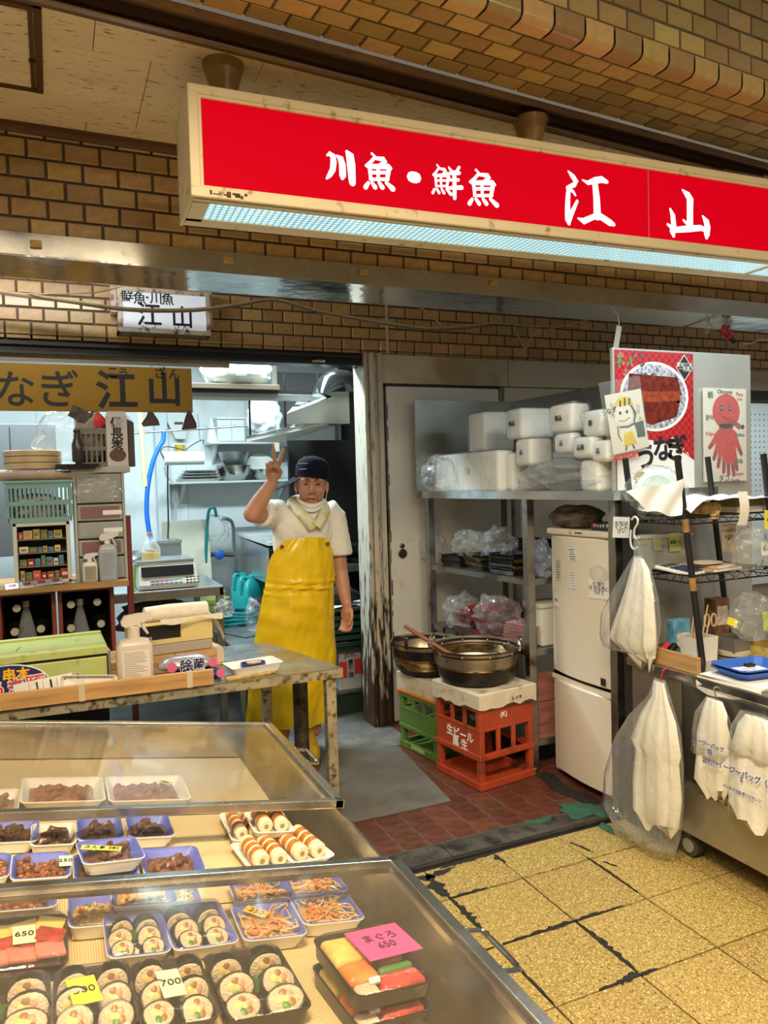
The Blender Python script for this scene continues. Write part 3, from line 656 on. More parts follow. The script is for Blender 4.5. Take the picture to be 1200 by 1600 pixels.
# ---- steel shelving unit with splash guards
su = thing('steel_shelving', 'stainless shelving unit with tall splash guards beside the pale door', 'shelf', (2.3, 3.2, 0))
O = su.location
def P_(mb): mb.v = [tuple(Vector(p)-O) for p in mb.v]; return mb
GUARD = mat('grey_steel_guard', (.33, .325, .30), .30, .9, var=.12, vs=2.5, rvar=.06)
part('top_board', P_(MB().prism([(2.085, 2.43), (2.66, 2.43), (2.64, 3.95), (1.957, 3.95)], 1.335, 1.374)), STEEL, su)
part('back_guard', P_(MB().prism([(1.94, 3.945), (2.64, 3.945), (2.64, 3.957), (1.94, 3.957)], 1.335, 1.905)), GUARD, su)
part('side_guard', P_(MB().prism([(2.64, 2.53), (2.652, 2.53), (2.622, 3.955), (2.61, 3.955)], 1.335, 1.905)), GUARD, su)
for x_, y_ in ((2.065, 3.02), (1.985, 3.90), (2.105, 2.452), (2.60, 3.0), (2.58, 3.90)):
    pp = part('post', P_(MB().cbox(x_, y_, .03, x_+.042, y_+.042, 1.337, .003)), STEELD, su)
    part('foot', P_(MB().lathe([(.010, 0), (.024, .004), (.026, .016), (.020, .03)], 14, (x_+.021, y_+.021, 0))), CHROME, pp, True)
def shelf_board(z, t=.028, name='shelf_board'):
    part(name, P_(MB().prism([(2.075, 3.035), (2.60, 3.035), (2.60, 3.93), (1.995, 3.93)], z-t, z)), STEELD, su)
shelf_board(.945); shelf_board(.600); shelf_board(.155)
# ---- foam tray bundles on the top board
TZ = 1.3745
WRAP = film('bundle_wrap', base=.02, edge=.20, wr=.9, ws=26)
def bundle(u0, um, u1, v0, v1, xe, label, seed=0, stamp=None, tilt=0):
    vm = (v0+v1)/2; yf, yn = U(u0, vm, x=xe).y, U(um, vm, x=xe).y; x1 = max(U(u1, vm, y=yn).x, xe+.06)
    z1, z0 = U((u0+um)/2, v0, x=xe).z, U((u0+um)/2, v1, x=xe).z; x1 = min(x1, 2.56)
    c = Vector(((xe+x1)/2, (yf+yn)/2, z0)); hx_, hy_, h = (x1-xe)/2, (yf-yn)/2, z1-z0
    t = thing('tray_bundle', label, 'food trays', c, tilt, 'wrapped bundles of white foam trays')
    mb = MB(); n = 5
    part('trays', rbox(MB(), -hx_, -hy_, 0, hx_, hy_, h, .022, .002, seed), FOAM, t, True)
    part('wrapping', rbox(MB(), -hx_-.006, -hy_-.006, 0, hx_+.002, hy_+.004, h+.005, .022, .013, seed+5, 7), WRAP, t, True, ang=12)
    if stamp: text(stamp, .026, INK, t, (-hx_-.0075, 0, h*.5), (0, 0, -math.pi/2), bold=.01, line=.8)
    return t
bundle(731, 757, 805, 645, 707, 2.12, 'largest white tray bundle leaning up at the left of the top board', 1)
bundle(789, 814, 868, 639, 686, 2.10, 'white tray bundle at the top middle, black stamp on its rounded end', 2, '製品')
bundle(856, 893, 925, 632, 676, 2.12, 'white tray bundle at the top right, large rounded end', 3, '製品')
bundle(804, 828, 866, 686, 728, 2.10, 'white tray bundle under the top middle one, above the film roll', 4, '品')
bundle(864, 893, 912, 677, 709, 2.11, 'small white tray bundle in the middle right, under the large rounded end', 5, '品')
bundle(909, 940, 968, 641, 682, 2.12, 'white tray bundle beside the poster, upper of two', 6, '製')
bundle(893, 925, 948, 683, 716, 2.10, 'stamped white tray bundle right of centre, second row', 7, '品製')
bundle(922, 950, 975, 688, 722, 2.11, 'white tray bundle tucked against the poster edge, lower of two', 8, '品')
bundle(690, 712, 738, 682, 712, 2.28, 'small grey-white tray bundle at the back left corner of the board', 9)
bundle(668, 778, 806, 708, 769, 2.05, 'long low tray bundle in loose film with a small yellow label', 10)
bundle(783, 800, 905, 708, 768, 2.10, 'wide low tray bundle carrying the upper bundles', 11)
bundle(905, 935, 985, 718, 768, 2.12, 'low tray bundle at the right end of the top board', 12)
q = U(729, 735, x=2.042); solo('price_sticker', 'small yellowed label on the long low tray bundle', 'label', MB().box(-.0008, -.016, -.016, .0008, .016, .016), mat('yellowed_label', (.66, .58, .40), .6), q)
LOOSE = film('loose_bag_film', base=.05, edge=.32, wr=1.0, ws=18)
def bag_blob(u, v, x, r, label, seed, m_=LOOSE, name='plastic_bag', z=None, cat='bag', amp=.3, grp=None):
    q = U(u, v, x=x)
    if z is not None: q.z = z
    return solo(name, label, cat, crumple(MB(), (0, 0, r[2]*.92), r, seed, amp), m_, q, smooth=True, ang=16, group=grp)
bag_blob(690, 768, 2.03, (.10, .12, .10), 'crumpled clear bag end hanging off the left of the top board', 3, z=TZ)
bag_blob(890, 768, 2.17, (.11, .26, .075), 'crumpled clear bag lying along the right half of the top board', 5, z=TZ)
bag_blob(840, 768, 2.14, (.08, .09, .06), 'small crumpled clear bag in the middle of the top board', 6, z=TZ)
# ---- trays and bags on the lower boards
GOLD = mat('gold_tray', (.42, .28, .06), .3, .8, var=.3, vs=30); BTRAY = mat('black_lacquer_tray', (.018, .015, .013), .25, var=.3, vs=20); RTRAY = mat('red_lacquer_tray', (.36, .025, .03), .3, var=.15, vs=12); PINKT = mat('pale_pink_tray', (.55, .30, .29), .45, var=.1, vs=12)
def tray_pile(x, y, z, n, lx, ly, m_, label, rz=0, step=.012, grp='piles of plastic food trays', tilt=0):
    t = thing('tray_pile', label, 'food trays', (x, y, z), rz, grp)
    for k in range(n):
        a = part('tray', MB().at(TR(rr(-.008, .008), rr(-.008, .008), k*step, ry=tilt, rz=rr(-.06, .06))).loft([[(sx*lx*f_/2, sy*ly*f_/2, h_) for sx, sy in ((-1, -1), (1, -1), (1, 1), (-1, 1))] for f_, h_ in ((.86, 0), (1, .022), (.97, .022), (.84, .004))]), m_ if not isinstance(m_, list) else m_[k % len(m_)], t)
    return t
tray_pile(2.14, 3.80, .9455, 4, .16, .20, BTRAY, 'pile of black trays at the back of the middle board', .1)
tray_pile(2.16, 3.55, .9455, 6, .18, .22, [BTRAY, GOLD, BTRAY], 'pile of black and gold trays in the centre of the middle board', -.1)
tray_pile(2.17, 3.30, .9455, 8, .18, .20, [BTRAY, BTRAY, GOLD], 'pile of black trays with a gold edge near the post', .15)
tray_pile(2.38, 3.45, .9455, 12, .18, .24, [mat('brown_lacquer_tray', (.10, .035, .02), .3, var=.2, vs=9), BTRAY], 'tall pile of brown trays at the back of the middle board', .0)
bag_blob(668, 905, 2.06, (.07, .16, .11), 'clear plastic bag drooping over the left end of the middle board', 11, z=.9455, amp=.4)
bag_blob(738, 890, 2.13, (.08, .14, .075), 'clear bag over the black and gold trays', 12, z=.9455+.06, amp=.35)
bag_blob(780, 870, 2.2, (.08, .12, .10), 'clear bag with dark trays beside the shelf post', 13, film('grey_bag_film', tint=(.75, .75, .78), base=.08, edge=.45, wr=1, ws=20), z=.9455+.03, amp=.3)
tray_pile(2.16, 3.46, .6005, 10, .20, .26, [RTRAY, RTRAY, BTRAY], 'pile of red trays in film on the lower board', .05, .014)
tray_pile(2.20, 3.75, .6005, 5, .20, .20, [RTRAY, BTRAY], 'short pile of red and black trays at the back of the lower board', .1, .014)
tray_pile(2.19, 3.20, .6005, 6, .18, .20, PINKT, 'pile of pale pink trays beside the shelf post', .2, .016)
bag_blob(725, 975, 2.12, (.09, .16, .09), 'clear bag around the red trays', 21, z=.6005, amp=.4)
bag_blob(778, 985, 2.12, (.09, .15, .11), 'crumpled clear bag in front of the pale pink trays', 22, z=.6005, amp=.4)
WC = mat('white_tub', (.66, .63, .54), .45, var=.06, vs=8)
q = U(836, 960, x=2.18)
t = thing('storage_tub', 'white plastic tub on the lower board beside the fridge', 'tub', (2.23, 3.14, .6005))
part('body', rbox(MB(), -.06, -.07, 0, .10, .07, .20, .012), WC, t, True); part('lid', MB().cbox(-.066, -.076, .19, .106, .076, .212, .004), WC, t)
tray_pile(2.20, 3.10, .1555, 22, .16, .09, mat('faded_red_pack', (.42, .17, .15), .5, var=.2, vs=20), 'tall pile of faded red packs on the bottom board by the fridge', 0, .013)
bag_blob(845, 860, 2.2, (.05, .07, .09), 'blue-grey plastic bag between post and fridge', 31, mat('bluegrey_film', (.20, .22, .30), .35, var=.3, vs=12, bump=.6, bs=25), z=.9455)

# ---- fridge
fx, fy0, fy1, fh = 2.155, 2.515, 3.000, 1.195
fg = thing('fridge', 'cream two-door refrigerator under the steel shelf', 'refrigerator', (fx+.25, (fy0+fy1)/2, 0))
O = fg.location
FR = mat('cream_fridge_enamel', (.80, .71, .58), .38, var=.03, vs=2, coat=.2)
part('body', P_(MB().cbox(fx+.03, fy0+.005, .02, fx+.50, fy1-.005, fh-.012, .008)), FR, fg)
part('top', P_(MB().cbox(fx+.005, fy0, fh-.030, fx+.50, fy1, fh, .008)), FR, fg)
def curved_door(z0, z1, name):
    n = 10; f_ = [(fx+.035 - .035*(1-(2*i/n-1)**2)**.8*1.0, fy0+(fy1-fy0)*i/n) for i in range(n+1)]
    poly = f_ + [(fx+.05, fy1), (fx+.05, fy0)]
    zz = [(z0, .006), (z0+.006, 0), (z1-.006, 0), (z1, .006)]
    rings = [[(x_+o_, y_, z_) for x_, y_ in poly] for z_, o_ in zz]
    return part(name, P_(MB().loft(rings)), FR, fg, True, ang=35)
d1 = curved_door(.507, fh-.034, 'door'); d2 = curved_door(.035, .470, 'door')
part('door_grip', P_(MB().prism([(fx+.008, fy0+.004), (fx+.05, fy0+.004), (fx+.05, fy1-.004), (fx+.022, fy1-.004)], .470, .490)), FR, d2)
part('door_gasket', P_(MB().box(fx+.03, fy0+.006, .488, fx+.05, fy1-.006, .508)), BLACK, fg)
part('plinth', P_(MB().box(fx+.05, fy0+.01, 0, fx+.48, fy1-.01, .03)), BLACK, fg)
q = U(941, 1066, x=fx)
em = part('emblem', MB().cbox(-.001, -.016, -.016, .001, .016, .016, .0005), BLACK, fg); em.location = Vector((fx+.004, 2.605, q.z)) - O
lg = part('brand_plate', MB().at(TR(rz=-math.pi/2)).add([(0, -.0005, .009), (.004, -.0005, .002), (-.004, -.0005, .002), (-.005, -.0005, .001), (-.009, -.0005, -.006), (-.001, -.0005, -.006), (.005, -.0005, .001), (.009, -.0005, -.006), (.001, -.0005, -.006)], [(0, 2, 1), (3, 4, 5), (6, 8, 7)]), INK, fg)
lg.location = Vector((fx+.0035, U(890, 833, x=fx).y, fh-.014)) - O
text('MITSUBISHI', .010, INK, fg, Vector((fx+.0035, U(900, 834, x=fx).y-.01, fh-.014)) - O, (0, 0, -math.pi/2))
def door_x(y): 
    t_ = (y-fy0)/(fy1-fy0); return fx+.035-.035*(1-(2*t_-1)**2)**.8
def note(u, v, w_, h_, label, m_=PAPER, lines=4, tilt=0, txt=None, ink=INK, name='paper_note', cat='note', ts=.009):
    q = U(u, v, x=fx+.004); q.x = door_x(q.y)-.002
    sl = math.atan2(door_x(q.y+.02)-door_x(q.y-.02), .04)
    o = solo(name, label, cat, MB().at(TR(ry=0, rx=tilt)).box(-.0004, -w_/2, -h_/2, .0004, w_/2, h_/2), m_, q, -sl, group='notes stuck on the fridge')
    if txt: text(txt, ts, ink, o, (-.0012, 0, 0), (tilt, 0, -math.pi/2), name='writing', line=.85)
    else:
        mb = MB().at(TR(rx=tilt))
        for k in range(lines):
            z_ = h_*(.36-.72*k/max(1, lines-1)); e = w_*rr(.2, .42); mb.box(-.0008, -e, z_-.0016, -.0003, e*.9, z_+.0016)
        part('writing', mb, ink, o)
    return o
note(870, 890, .052, .105, 'long narrow receipt stuck high on the left of the fridge', mat('thermal_paper', (.66, .58, .47), .6), 7, .03)
note(895, 866, .062, .060, 'printed label tilted near the top of the fridge', tilt=-.15, lines=5)
note(896, 905, .046, .085, 'narrow slip with blue print on the fridge door', ink=mat('faded_blue_ink', (.22, .26, .52), .6), lines=6, tilt=-.03)
note(866, 938, .060, .062, 'scribbled slip at the left edge of the fridge door', tilt=.05, txt='メモ', ts=.02)
note(935, 920, .115, .090, 'handwritten note with two numbered lines on the fridge', tilt=-.02, txt='① 割り\n② 切る所に\nつけて', ts=.022)
bag_blob(934, 893, fx-.002, (.012, .055, .030), 'scrap of clear film taped to the fridge over the handwritten note', 41, LOOSE, z=U(934, 905, x=fx).z, name='film_scrap', cat='film')
# things on top of the fridge
GB = mat('black_printed_box', (.02, .02, .022), .4)
y0_, y1_ = U(918, 818, x=2.2).y, U(957, 818, x=2.2).y
t = thing('glove_box', 'flat black box with white lettering on top of the fridge', 'box', (2.24, 2.62, fh))
part('carton', MB().cbox(-.05, -.085, 0, .14, .085, .035, .002), GB, t); text('フィック グローブ', .019, WHITEINK, t, (-.0512, -.01, .021), (0, 0, -math.pi/2), bold=.02)
part('red_mark', MB().box(-.0514, .058, .016, -.0502, .078, .028), REDINK, t)
bag_blob(900, 818, 2.26, (.10, .15, .055), 'grey-brown bundle of rope and rags on the fridge', 43, mat('brown_rag', (.17, .13, .10), .8, var=.4, vs=14, bump=.5, bs=40), z=fh, name='rag_bundle', cat='rags', amp=.2)

# ---- end panel with posters
yp = 2.50
ep = thing('end_panel', 'tall polished steel end panel carrying the posters', 'panel', (2.55, yp, .70))
part('sheet', MB().cbox(-.400, .0, 0, .395, .018, 1.268, .003), mat('polished_panel', (.66, .65, .60), .28, .55, var=.08, vs=3, bump=.08, bs=4), ep)
for x_ in (-.05, .33): part('bolt', MB().cyl((x_, -.006, 1.05), (x_, 0, 1.05), .009, n=10), STEEL, ep)
def flat(name, x0, z0, x1, z1, y, m_, parent): return part(name, MB().box(x0, y, z0, x1, y+.0008, z1), m_, parent)
# eel poster
px0, px1, pz0, pz1 = 2.160, 2.590, 1.300, 1.958
po = thing('eel_poster', 'red poster with a bowl of grilled eel on the steel panel', 'poster', ((px0+px1)/2, yp-.004, pz0))
W_, H_ = px1-px0, pz1-pz0
POSTER = mat('poster_red', (.42, .018, .022), .35)
def checker(M, c1, c2, s):
    N = M.node_tree.nodes; L = M.node_tree.links; b = N['Principled BSDF']; k = N.new('ShaderNodeTexChecker'); k.inputs['Scale'].default_value = s; k.inputs[1].default_value = (*c1, 1); k.inputs[2].default_value = (*c2, 1)
    tc = N.new('ShaderNodeTexCoord'); mp = N.new('ShaderNodeMapping'); mp.inputs['Location'].default_value = (.003, .0131, .003); L.new(tc.outputs['Object'], mp.inputs[0]); L.new(mp.outputs[0], k.inputs[0]); L.new(k.outputs[0], b.inputs['Base Color'])
checker(POSTER, (.52, .03, .035), (.36, .015, .02), 55)
part('sheet', MB().box(-W_/2, 0, 0, W_/2, .0012, H_), POSTER, po)
def poly_part(name, pts, y, m_, parent, hole=None): return part(name, MB().add([(a, y, b) for a, b in pts], [tuple(range(len(pts)))]), m_, parent)
def circ(cx, cz, r, n=40, rz=None, a0=0, a1=2*math.pi): return [(cx+r*math.cos(a0+(a1-a0)*i/n), cz+(rz or r)*math.sin(a0+(a1-a0)*i/n)) for i in range(n)]
def clip_poly(pts, x0, x1, z0, z1): return [(min(max(a, x0), x1), min(max(b, z0), z1)) for a, b in pts]
PW = mat('poster_white', (.82, .80, .77), .4)
bc = U(1003+20, 620, y=yp); bx, bz = bc.x-(px0+px1)/2, bc.z-pz0
bx = -.005
poly_part('bowl', circ(bx, bz, .190, rz=.148), -.0006, PW, po)
poly_part('bowl_inside', circ(bx, bz, .175, rz=.136), -.0012, mat('bowl_pattern', (.38, .38, .44), .4, var=.9, vs=60), po)
EEL = mat('eel_brown', (.16, .022, .014), .3, var=.6, vs=40); EEL2 = mat('eel_brown_light', (.30, .05, .025), .3, var=.5, vs=40)
poly_part('eel_fillet', [(bx-.14, bz+.095), (bx+.13, bz+.085), (bx+.15, bz+.01), (bx-.15, bz+.0)], -.0018, EEL, po)
poly_part('eel_fillet', [(bx-.15, bz+.02), (bx+.14, bz+.025), (bx+.14, bz-.015), (bx-.15, bz-.03)], -.0022, EEL2, po)
poly_part('eel_fillet', [(bx-.15, bz-.01), (bx+.145, bz-.002), (bx+.12, bz-.085), (bx-.02, bz-.12), (bx-.13, bz-.09)], -.0020, EEL, po)
rg_ = random.Random(3)
for k in range(34):
    cx, cz = -W_/2+.012+abs(rg_.gauss(0, .09)), H_-.012-abs(rg_.gauss(0, .045)); cx = min(cx, .06); cz = max(cz, H_-.14); s_ = rg_.uniform(.008, .016); a = rg_.uniform(0, 3)
    poly_part('leaf', [(cx+s_*math.cos(a+b)*f_, cz+s_*math.sin(a+b)*f_) for b, f_ in ((0, 1), (1, .55), (2, .8), (3.1, .6), (4.2, .9), (5.2, .5))], -.0008-.00003*k, mat(('poster_green', 'poster_pink', 'poster_teal')[k % 3], ((.10, .26, .07), (.62, .12, .15), (.03, .10, .10))[k % 3], .4), po)
wc = [(-W_/2, 0), (W_/2, 0)] + [(W_/2 - (W_)*(i/16), .115+.17*math.sin(math.pi*(.12+.55*i/16))**.8) for i in range(17)]
poly_part('white_field', clip_poly(wc, -W_/2, W_/2, 0, H_), -.0009, PW, po)
dx, dz = U(1068, 575, y=yp).x-(px0+px1)/2, U(1068, 575, y=yp).z-pz0
poly_part('crest', [(dx-.048, dz), (dx, dz-.058), (dx+.048, dz), (dx, dz+.058)], -.0010, PW, po); poly_part('crest', [(dx-.044, dz), (dx, dz-.053), (dx+.044, dz), (dx, dz+.053)], -.0014, INK, po)
text('愛知三河\n一色産', .022, PW, po, (dx, -.0016, dz+.002), line=.8)
for t_, u, v, s_ in (('う', 1008, 716, .12), ('な', 1034, 704, .115), ('ぎ', 1056, 703, .12)):
    q = U(u, v, y=yp); text(t_, s_, INK, po, (q.x-(px0+px1)/2, -.0016, q.z-pz0), bold=.03)
for k, t_ in enumerate('焼けました。'):
    text(t_, .026, PW, po, (.09+.021*k, -.0016, .28-.016*k), (0, .55, 0))
poly_part('gold_oval', circ(-.09, .12, .038, rz=.030), -.0013, mat('poster_gold', (.40, .29, .04), .4), po)
# drawing of a little cook on a sheet in a clear sleeve
def sheet_thing(name, label, cat, u0, v0, u1, v1, y, m_, tilt=0, th=.0012):
    x0, x1, z0, z1 = bb(u0, v0, u1, v1, y); t = thing(name, label, cat, ((x0+x1)/2, y, (z0+z1)/2)); t.rotation_euler = (0, tilt, 0)
    w_, h_ = x1-x0, z1-z0; part('paper', MB().box(-w_/2, 0, -h_/2, w_/2, th, h_/2), m_, t); return t, w_, h_
yc = yp-.030
cd_, w_, h_ = sheet_thing('cook_drawing', 'child\'s pencil and crayon drawing of a cook in a yellow apron, in a clear sleeve', 'drawing', 951, 612, 1008, 705, yc, mat('drawing_paper', (.74, .70, .58), .7), -.17)
part('sleeve', MB().box(-w_*.62, -.003, -h_*.52, w_*.52, -.002, h_*.72), film('sleeve_film', base=.02, edge=.2, wr=0), cd_)
YEL = mat('crayon_yellow', (.72, .55, .03), .7, var=.15, vs=60); GRY = mat('crayon_grey', (.10, .10, .11), .7, var=.3, vs=50); DPAP = mat('drawing_paper_2', (.80, .77, .66), .7)
poly_part('hair_outline', circ(-.008, .040, .040, 24, .036), -.0004, GRY, cd_); poly_part('face', circ(-.010, .034, .038, 24, .035), -.0006, DPAP, cd_)
poly_part('striped_cap', circ(-.004, .058, .036, 16, .032, 0, math.pi), -.0009, YEL, cd_)
for k in (-.022, -.004, .014): poly_part('cap_stripe', [(k, .060), (k+.007, .060), (k+.010, .086-abs(k)*.3), (k+.004, .086-abs(k)*.3)], -.0012, INK, cd_)
for k in (-.022, .004): poly_part('eye', circ(k, .040, .0048, 12, .0058), -.0012, INK, cd_)
part('mouth', MB().at(TR(0, -.0012, 0)).stroke([(-.032, .018, .0009), (-.012, .012, .0009), (.012, .020, .0009)]), INK, cd_)
poly_part('body', [(-.035, -.002), (.026, -.002), (.034, -.06), (-.034, -.06)], -.0005, DPAP, cd_)
part('outline', MB().at(TR(0, -.001, 0)).stroke([(-.038, .0, .002), (-.040, -.03, .002), (-.030, -.05, .001)]).stroke([(.024, .055, .004), (.036, .03, .004), (.026, .004, .003), (.034, -.03, .003)]).stroke([(-.03, -.004, .003), (.0, -.008, .0035), (.024, -.002, .003)]), GRY, cd_)
poly_part('apron', [(-.018, -.026), (.014, -.024), (.026, -.066), (-.026, -.066)], -.0010, YEL, cd_)
poly_part('dark_panel', [(.030, .000), (.062, .002), (.062, -.05), (.030, -.048)], -.0009, mat('crayon_darkgreen', (.05, .09, .07), .7), cd_)
for sx in (-1, 1): part('foot', MB().at(TR(0, -.0012, 0)).stroke([(sx*.012-.004, -.068, .003), (sx*.016-.004, -.078, .004)]), GRY, cd_)
text('KOZOH', .026, REDINK, cd_, (-.022, -.001, -.105), bold=.03); text('うなぎ', .020, INK, cd_, (-.062, -.001, .055), (0, -.1, 0)); 
for k in range(6): part('scribble', MB().at(TR(rr(-.055, -.045) if k % 2 else rr(.045, .058), -.001, rr(-.02, .085))).stroke([(0, 0, .0008), (.006, .008, .0008), (0, .014, .0008), (-.005, .005, .0008)]), GRY, cd_)
for ch in cd_.children:
    if ch.name.split('.')[0] not in ('paper', 'sleeve'): ch.location = (ch.location.x*1.38, ch.location.y, ch.location.z*1.22-.012); ch.scale = (1.38, 1, 1.30)
# octopus drawing
yo = yp-.012
oc, w_, h_ = sheet_thing('octopus_drawing', 'child\'s drawing of a red octopus in a clear sleeve on the steel panel', 'drawing', 1099, 607, 1166, 752, yo, DPAP, 0)
part('sleeve', MB().box(-w_*.53, -.004, -h_*.51, w_*.52, -.003, h_*.51), MATS['sleeve_film'], oc)
OR_ = mat('crayon_red', (.62, .025, .02), .6, var=.2, vs=30); PUR = mat('crayon_purple', (.25, .03, .10), .6)
poly_part('head', circ(.008, .105, .083, 32, .078), -.0005, OR_, oc); poly_part('body', [(-.035, .05), (.045, .05), (.055, -.03), (-.045, -.03)], -.0005, OR_, oc)
for k, (xe, ze) in enumerate(((-.095, -.055), (-.070, -.105), (-.045, -.14), (-.012, -.165), (.018, -.175), (.050, -.180), (.070, -.155), (.098, -.085))):
    x0_ = -.04+.013*k; part('tentacle', MB().at(TR(0, -.0006-.0001*k, 0)).stroke([(x0_, .01-.03*(k in (2, 3, 4, 5)), .013), ((x0_+xe)/2, (ze-.01)/2+.005, .013), (xe, ze, .010)]), OR_, oc)
    part('tentacle_tip', MB().at(TR(0, -.0015, 0)).stroke([(x0_*.25+xe*.75, ze*.78, .008), (xe, ze, .0065)]), PUR, oc)
for k in (-.022, .030):
    e_ = poly_part('eye', circ(k, .118, .011, 16, .013), -.0010, INK, oc); poly_part('pupil', circ(k, .120, .004, 10), -.0016, DPAP, oc)
part('snout', MB().at(TR(0, -.0011, 0)).stroke([(-.01, .082, .003), (.04, .060, .007), (.088, .038, .011)]), OR_, oc); part('snout_line', MB().at(TR(0, -.0016, 0)).stroke([(-.012, .083, .001), (.088, .050, .001)]).stroke([(-.012, .081, .001), (.086, .027, .001)]), INK, oc)
poly_part('spade', circ(.108, .036, .011, 10), -.0012, INK, oc)
for t_, x_, z_, s_, c_ in (('蛸', -.088, .175, .034, INK), ('Oktopus', .0, .192, .026, INK), ('Pieu\nvre', .090, .172, .026, REDINK), ('문어', -.093, .075, .026, INK), ('Pulpo', -.090, .005, .024, REDINK), ('Polvo', .090, .0, .026, INK), ('章魚', .085, -.120, .024, mat('green_ink', (.05, .25, .10), .6)), ('octopus', .075, -.175, .022, REDINK), ('タコ', -.010, -.195, .034, INK), ('Gurita', .06, -.205, .022, INK), ('Po', -.10, -.15, .026, BLUEINK)):
    text(t_, s_, c_, oc, (x_, -.001, z_), line=.8)

# ---- counter (cold table) on casters
cx, cy0, cy1 = 2.11, .95, 2.37
ct = thing('steel_counter', 'stainless counter on casters with carrier bags hanging on its front', 'counter', (2.42, 1.66, 0)); O = ct.location
CS = mat('counter_steel', (.42, .385, .32), .32, .85, var=.12, vs=2.5, rvar=.08, dirt=(.20, .15, .09), da=.12, ds=5)
part('body', P_(MB().cbox(cx, cy0, .10, 2.72, cy1, .668, .004)), CS, ct)
part('top', P_(MB().cbox(cx-.012, cy0, .668, 2.74, cy1+.02, .702, .004)), STEEL, ct)
for y_ in (2.10, 1.72): part('door_line', P_(MB().box(cx-.0015, y_, .28, cx+.001, y_+.004, .66)), BLACK, ct)
part('recess', P_(MB().cbox(cx-.006, 1.735, .30, cx+.002, 2.095, .655, .003)), mat('recess_steel', (.17, .165, .15), .3, .9, var=.2, vs=6), ct)
part('kick_rail', P_(MB().cbox(cx-.006, cy0, .10, cx+.004, cy1, .275, .003)), CS, ct)
TYRE = mat('caster_rubber', (.06, .055, .05), .6); HUB = mat('caster_hub', (.30, .28, .25), .5)
for y_ in (2.10, 1.2):
    cs_ = part('caster', P_(MB().cyl((cx+.018, y_, .042), (cx+.050, y_, .042), .042, n=24).box(cx+.012, y_-.02, .07, cx+.056, y_+.02, .105)), TYRE, ct, True)
    part('hub', P_(MB().cyl((cx+.014, y_, .042), (cx+.020, y_, .042), .026, n=20)), HUB, cs_, True)
# black strip standing in for the shade in the gap between fridge and counter
solo('dark_gap_strip', 'narrow black strip standing in for the dark gap between fridge and counter', 'post', MB().cbox(-.012, -.022, 0, .03, .022, 1.33, .002), mat('gap_shade_black', (.02, .02, .02), .5), (2.135, 2.405, 0))
# ---- leaning wire rack
RX, RY0, RY1, RZ0, RZ1 = 2.252, 2.15, 2.43, .7025, 1.505
rk = thing('wire_rack', 'leaning black wire rack with taped posts on the counter', 'rack', (2.45, 2.29, RZ0)); O = rk.location
lean = (2.146-2.262)/(RZ1-RZ0)
RBLK = mat('black_rack_post', (.015, .015, .015), .35); TAPE = mat('brown_tape', (.34, .19, .07), .5, var=.2, vs=30)
def lx_(x, z): return x + lean*(z-RZ0)
for x_, y_ in ((2.262, RY0), (2.262, RY1), (2.715, RY0), (2.715, RY1)):
    pp = part('post', P_(MB().cyl((x_, y_, RZ0), (lx_(x_, RZ1), y_, RZ1), .0125, n=12)), RBLK, rk, True)
    if x_ < 2.4 and y_ == RY0:
        for z_ in (.99, 1.215): part('tape', P_(MB().cyl((lx_(x_, z_), y_, z_), (lx_(x_, z_+.05), y_, z_+.05), .0135, n=12)), TAPE, pp, True)
for z_ in (1.272, 1.045):
    a, b = lx_(2.262, z_), lx_(2.715, z_)
    rim = MB()
    for dz in (0, -.028):
        rim.tube([(a, RY0, z_+dz), (b, RY0, z_+dz), (b, RY1, z_+dz), (a, RY1, z_+dz), (a, RY0, z_+dz)], .0035, 6)
    sh = part('wire_shelf', P_(rim), RBLK, rk)
    zig = MB()
    for (p0, p1) in (((a, RY0), (b, RY0)), ((a, RY1), (a, RY0))):
        n = 14; zig.tube([(p0[0]+(p1[0]-p0[0])*k/n, p0[1]+(p1[1]-p0[1])*k/n, z_-(.028 if k % 2 else 0)) for k in range(n+1)], .0022, 5)
    part('truss_wire', P_(zig), RBLK, sh)
    for k in range(1, 17):
        part('shelf_wire', P_(MB().cyl((a+(b-a)*k/17, RY0, z_), (a+(b-a)*k/17, RY1, z_), .0020, n=5)), RBLK, sh)

# ------------------------------------------------------------------ things on the rack and counter
def at_rack(u, v, z, y): q = U(u, v, y=y); q.z = z; return q
Z1, Z2, Z3 = 1.2725, 1.0455, .7025
def paper_sheet(mb, w_, d_, seed, amp=.012, nu=10, nv=8, droop=0):
    return mb.sheet(lambda a, b: ((a-.5)*w_, (b-.5)*d_, .002+amp*abs(mnoise.noise(Vector((a*3, b*3, seed)))) - droop*max(0, .35-a)**1.5*4), nu, nv)
PBAG = mat('white_bag_plastic', (.80, .80, .78), .38, var=.06, vs=9, bump=.5, bs=30, sss=0, bdist=.006)
PBAGW = mat('white_bag_warm', (.80, .77, .68), .42, var=.06, vs=9, bump=.6, bs=26, bdist=.008)
solo('paper_sheets', 'crumpled white sheets lying over the top of the wire rack', 'paper', paper_sheet(MB(), .46, .30, 3, .05, 16, 10, .05), mat('thin_white_sheet', (.76, .78, .80), .5, var=.05, vs=5, bump=.3, bs=18), (2.40, 2.27, Z1+.055), .03, smooth=True, ang=180)
q = U(978, 770, y=2.125); c4 = [U(u, v, y=y_)-q for u, v, y_ in ((978, 768, 2.12), (1068, 748, 2.14), (1062, 806, 2.10), (1010, 800, 2.10))]
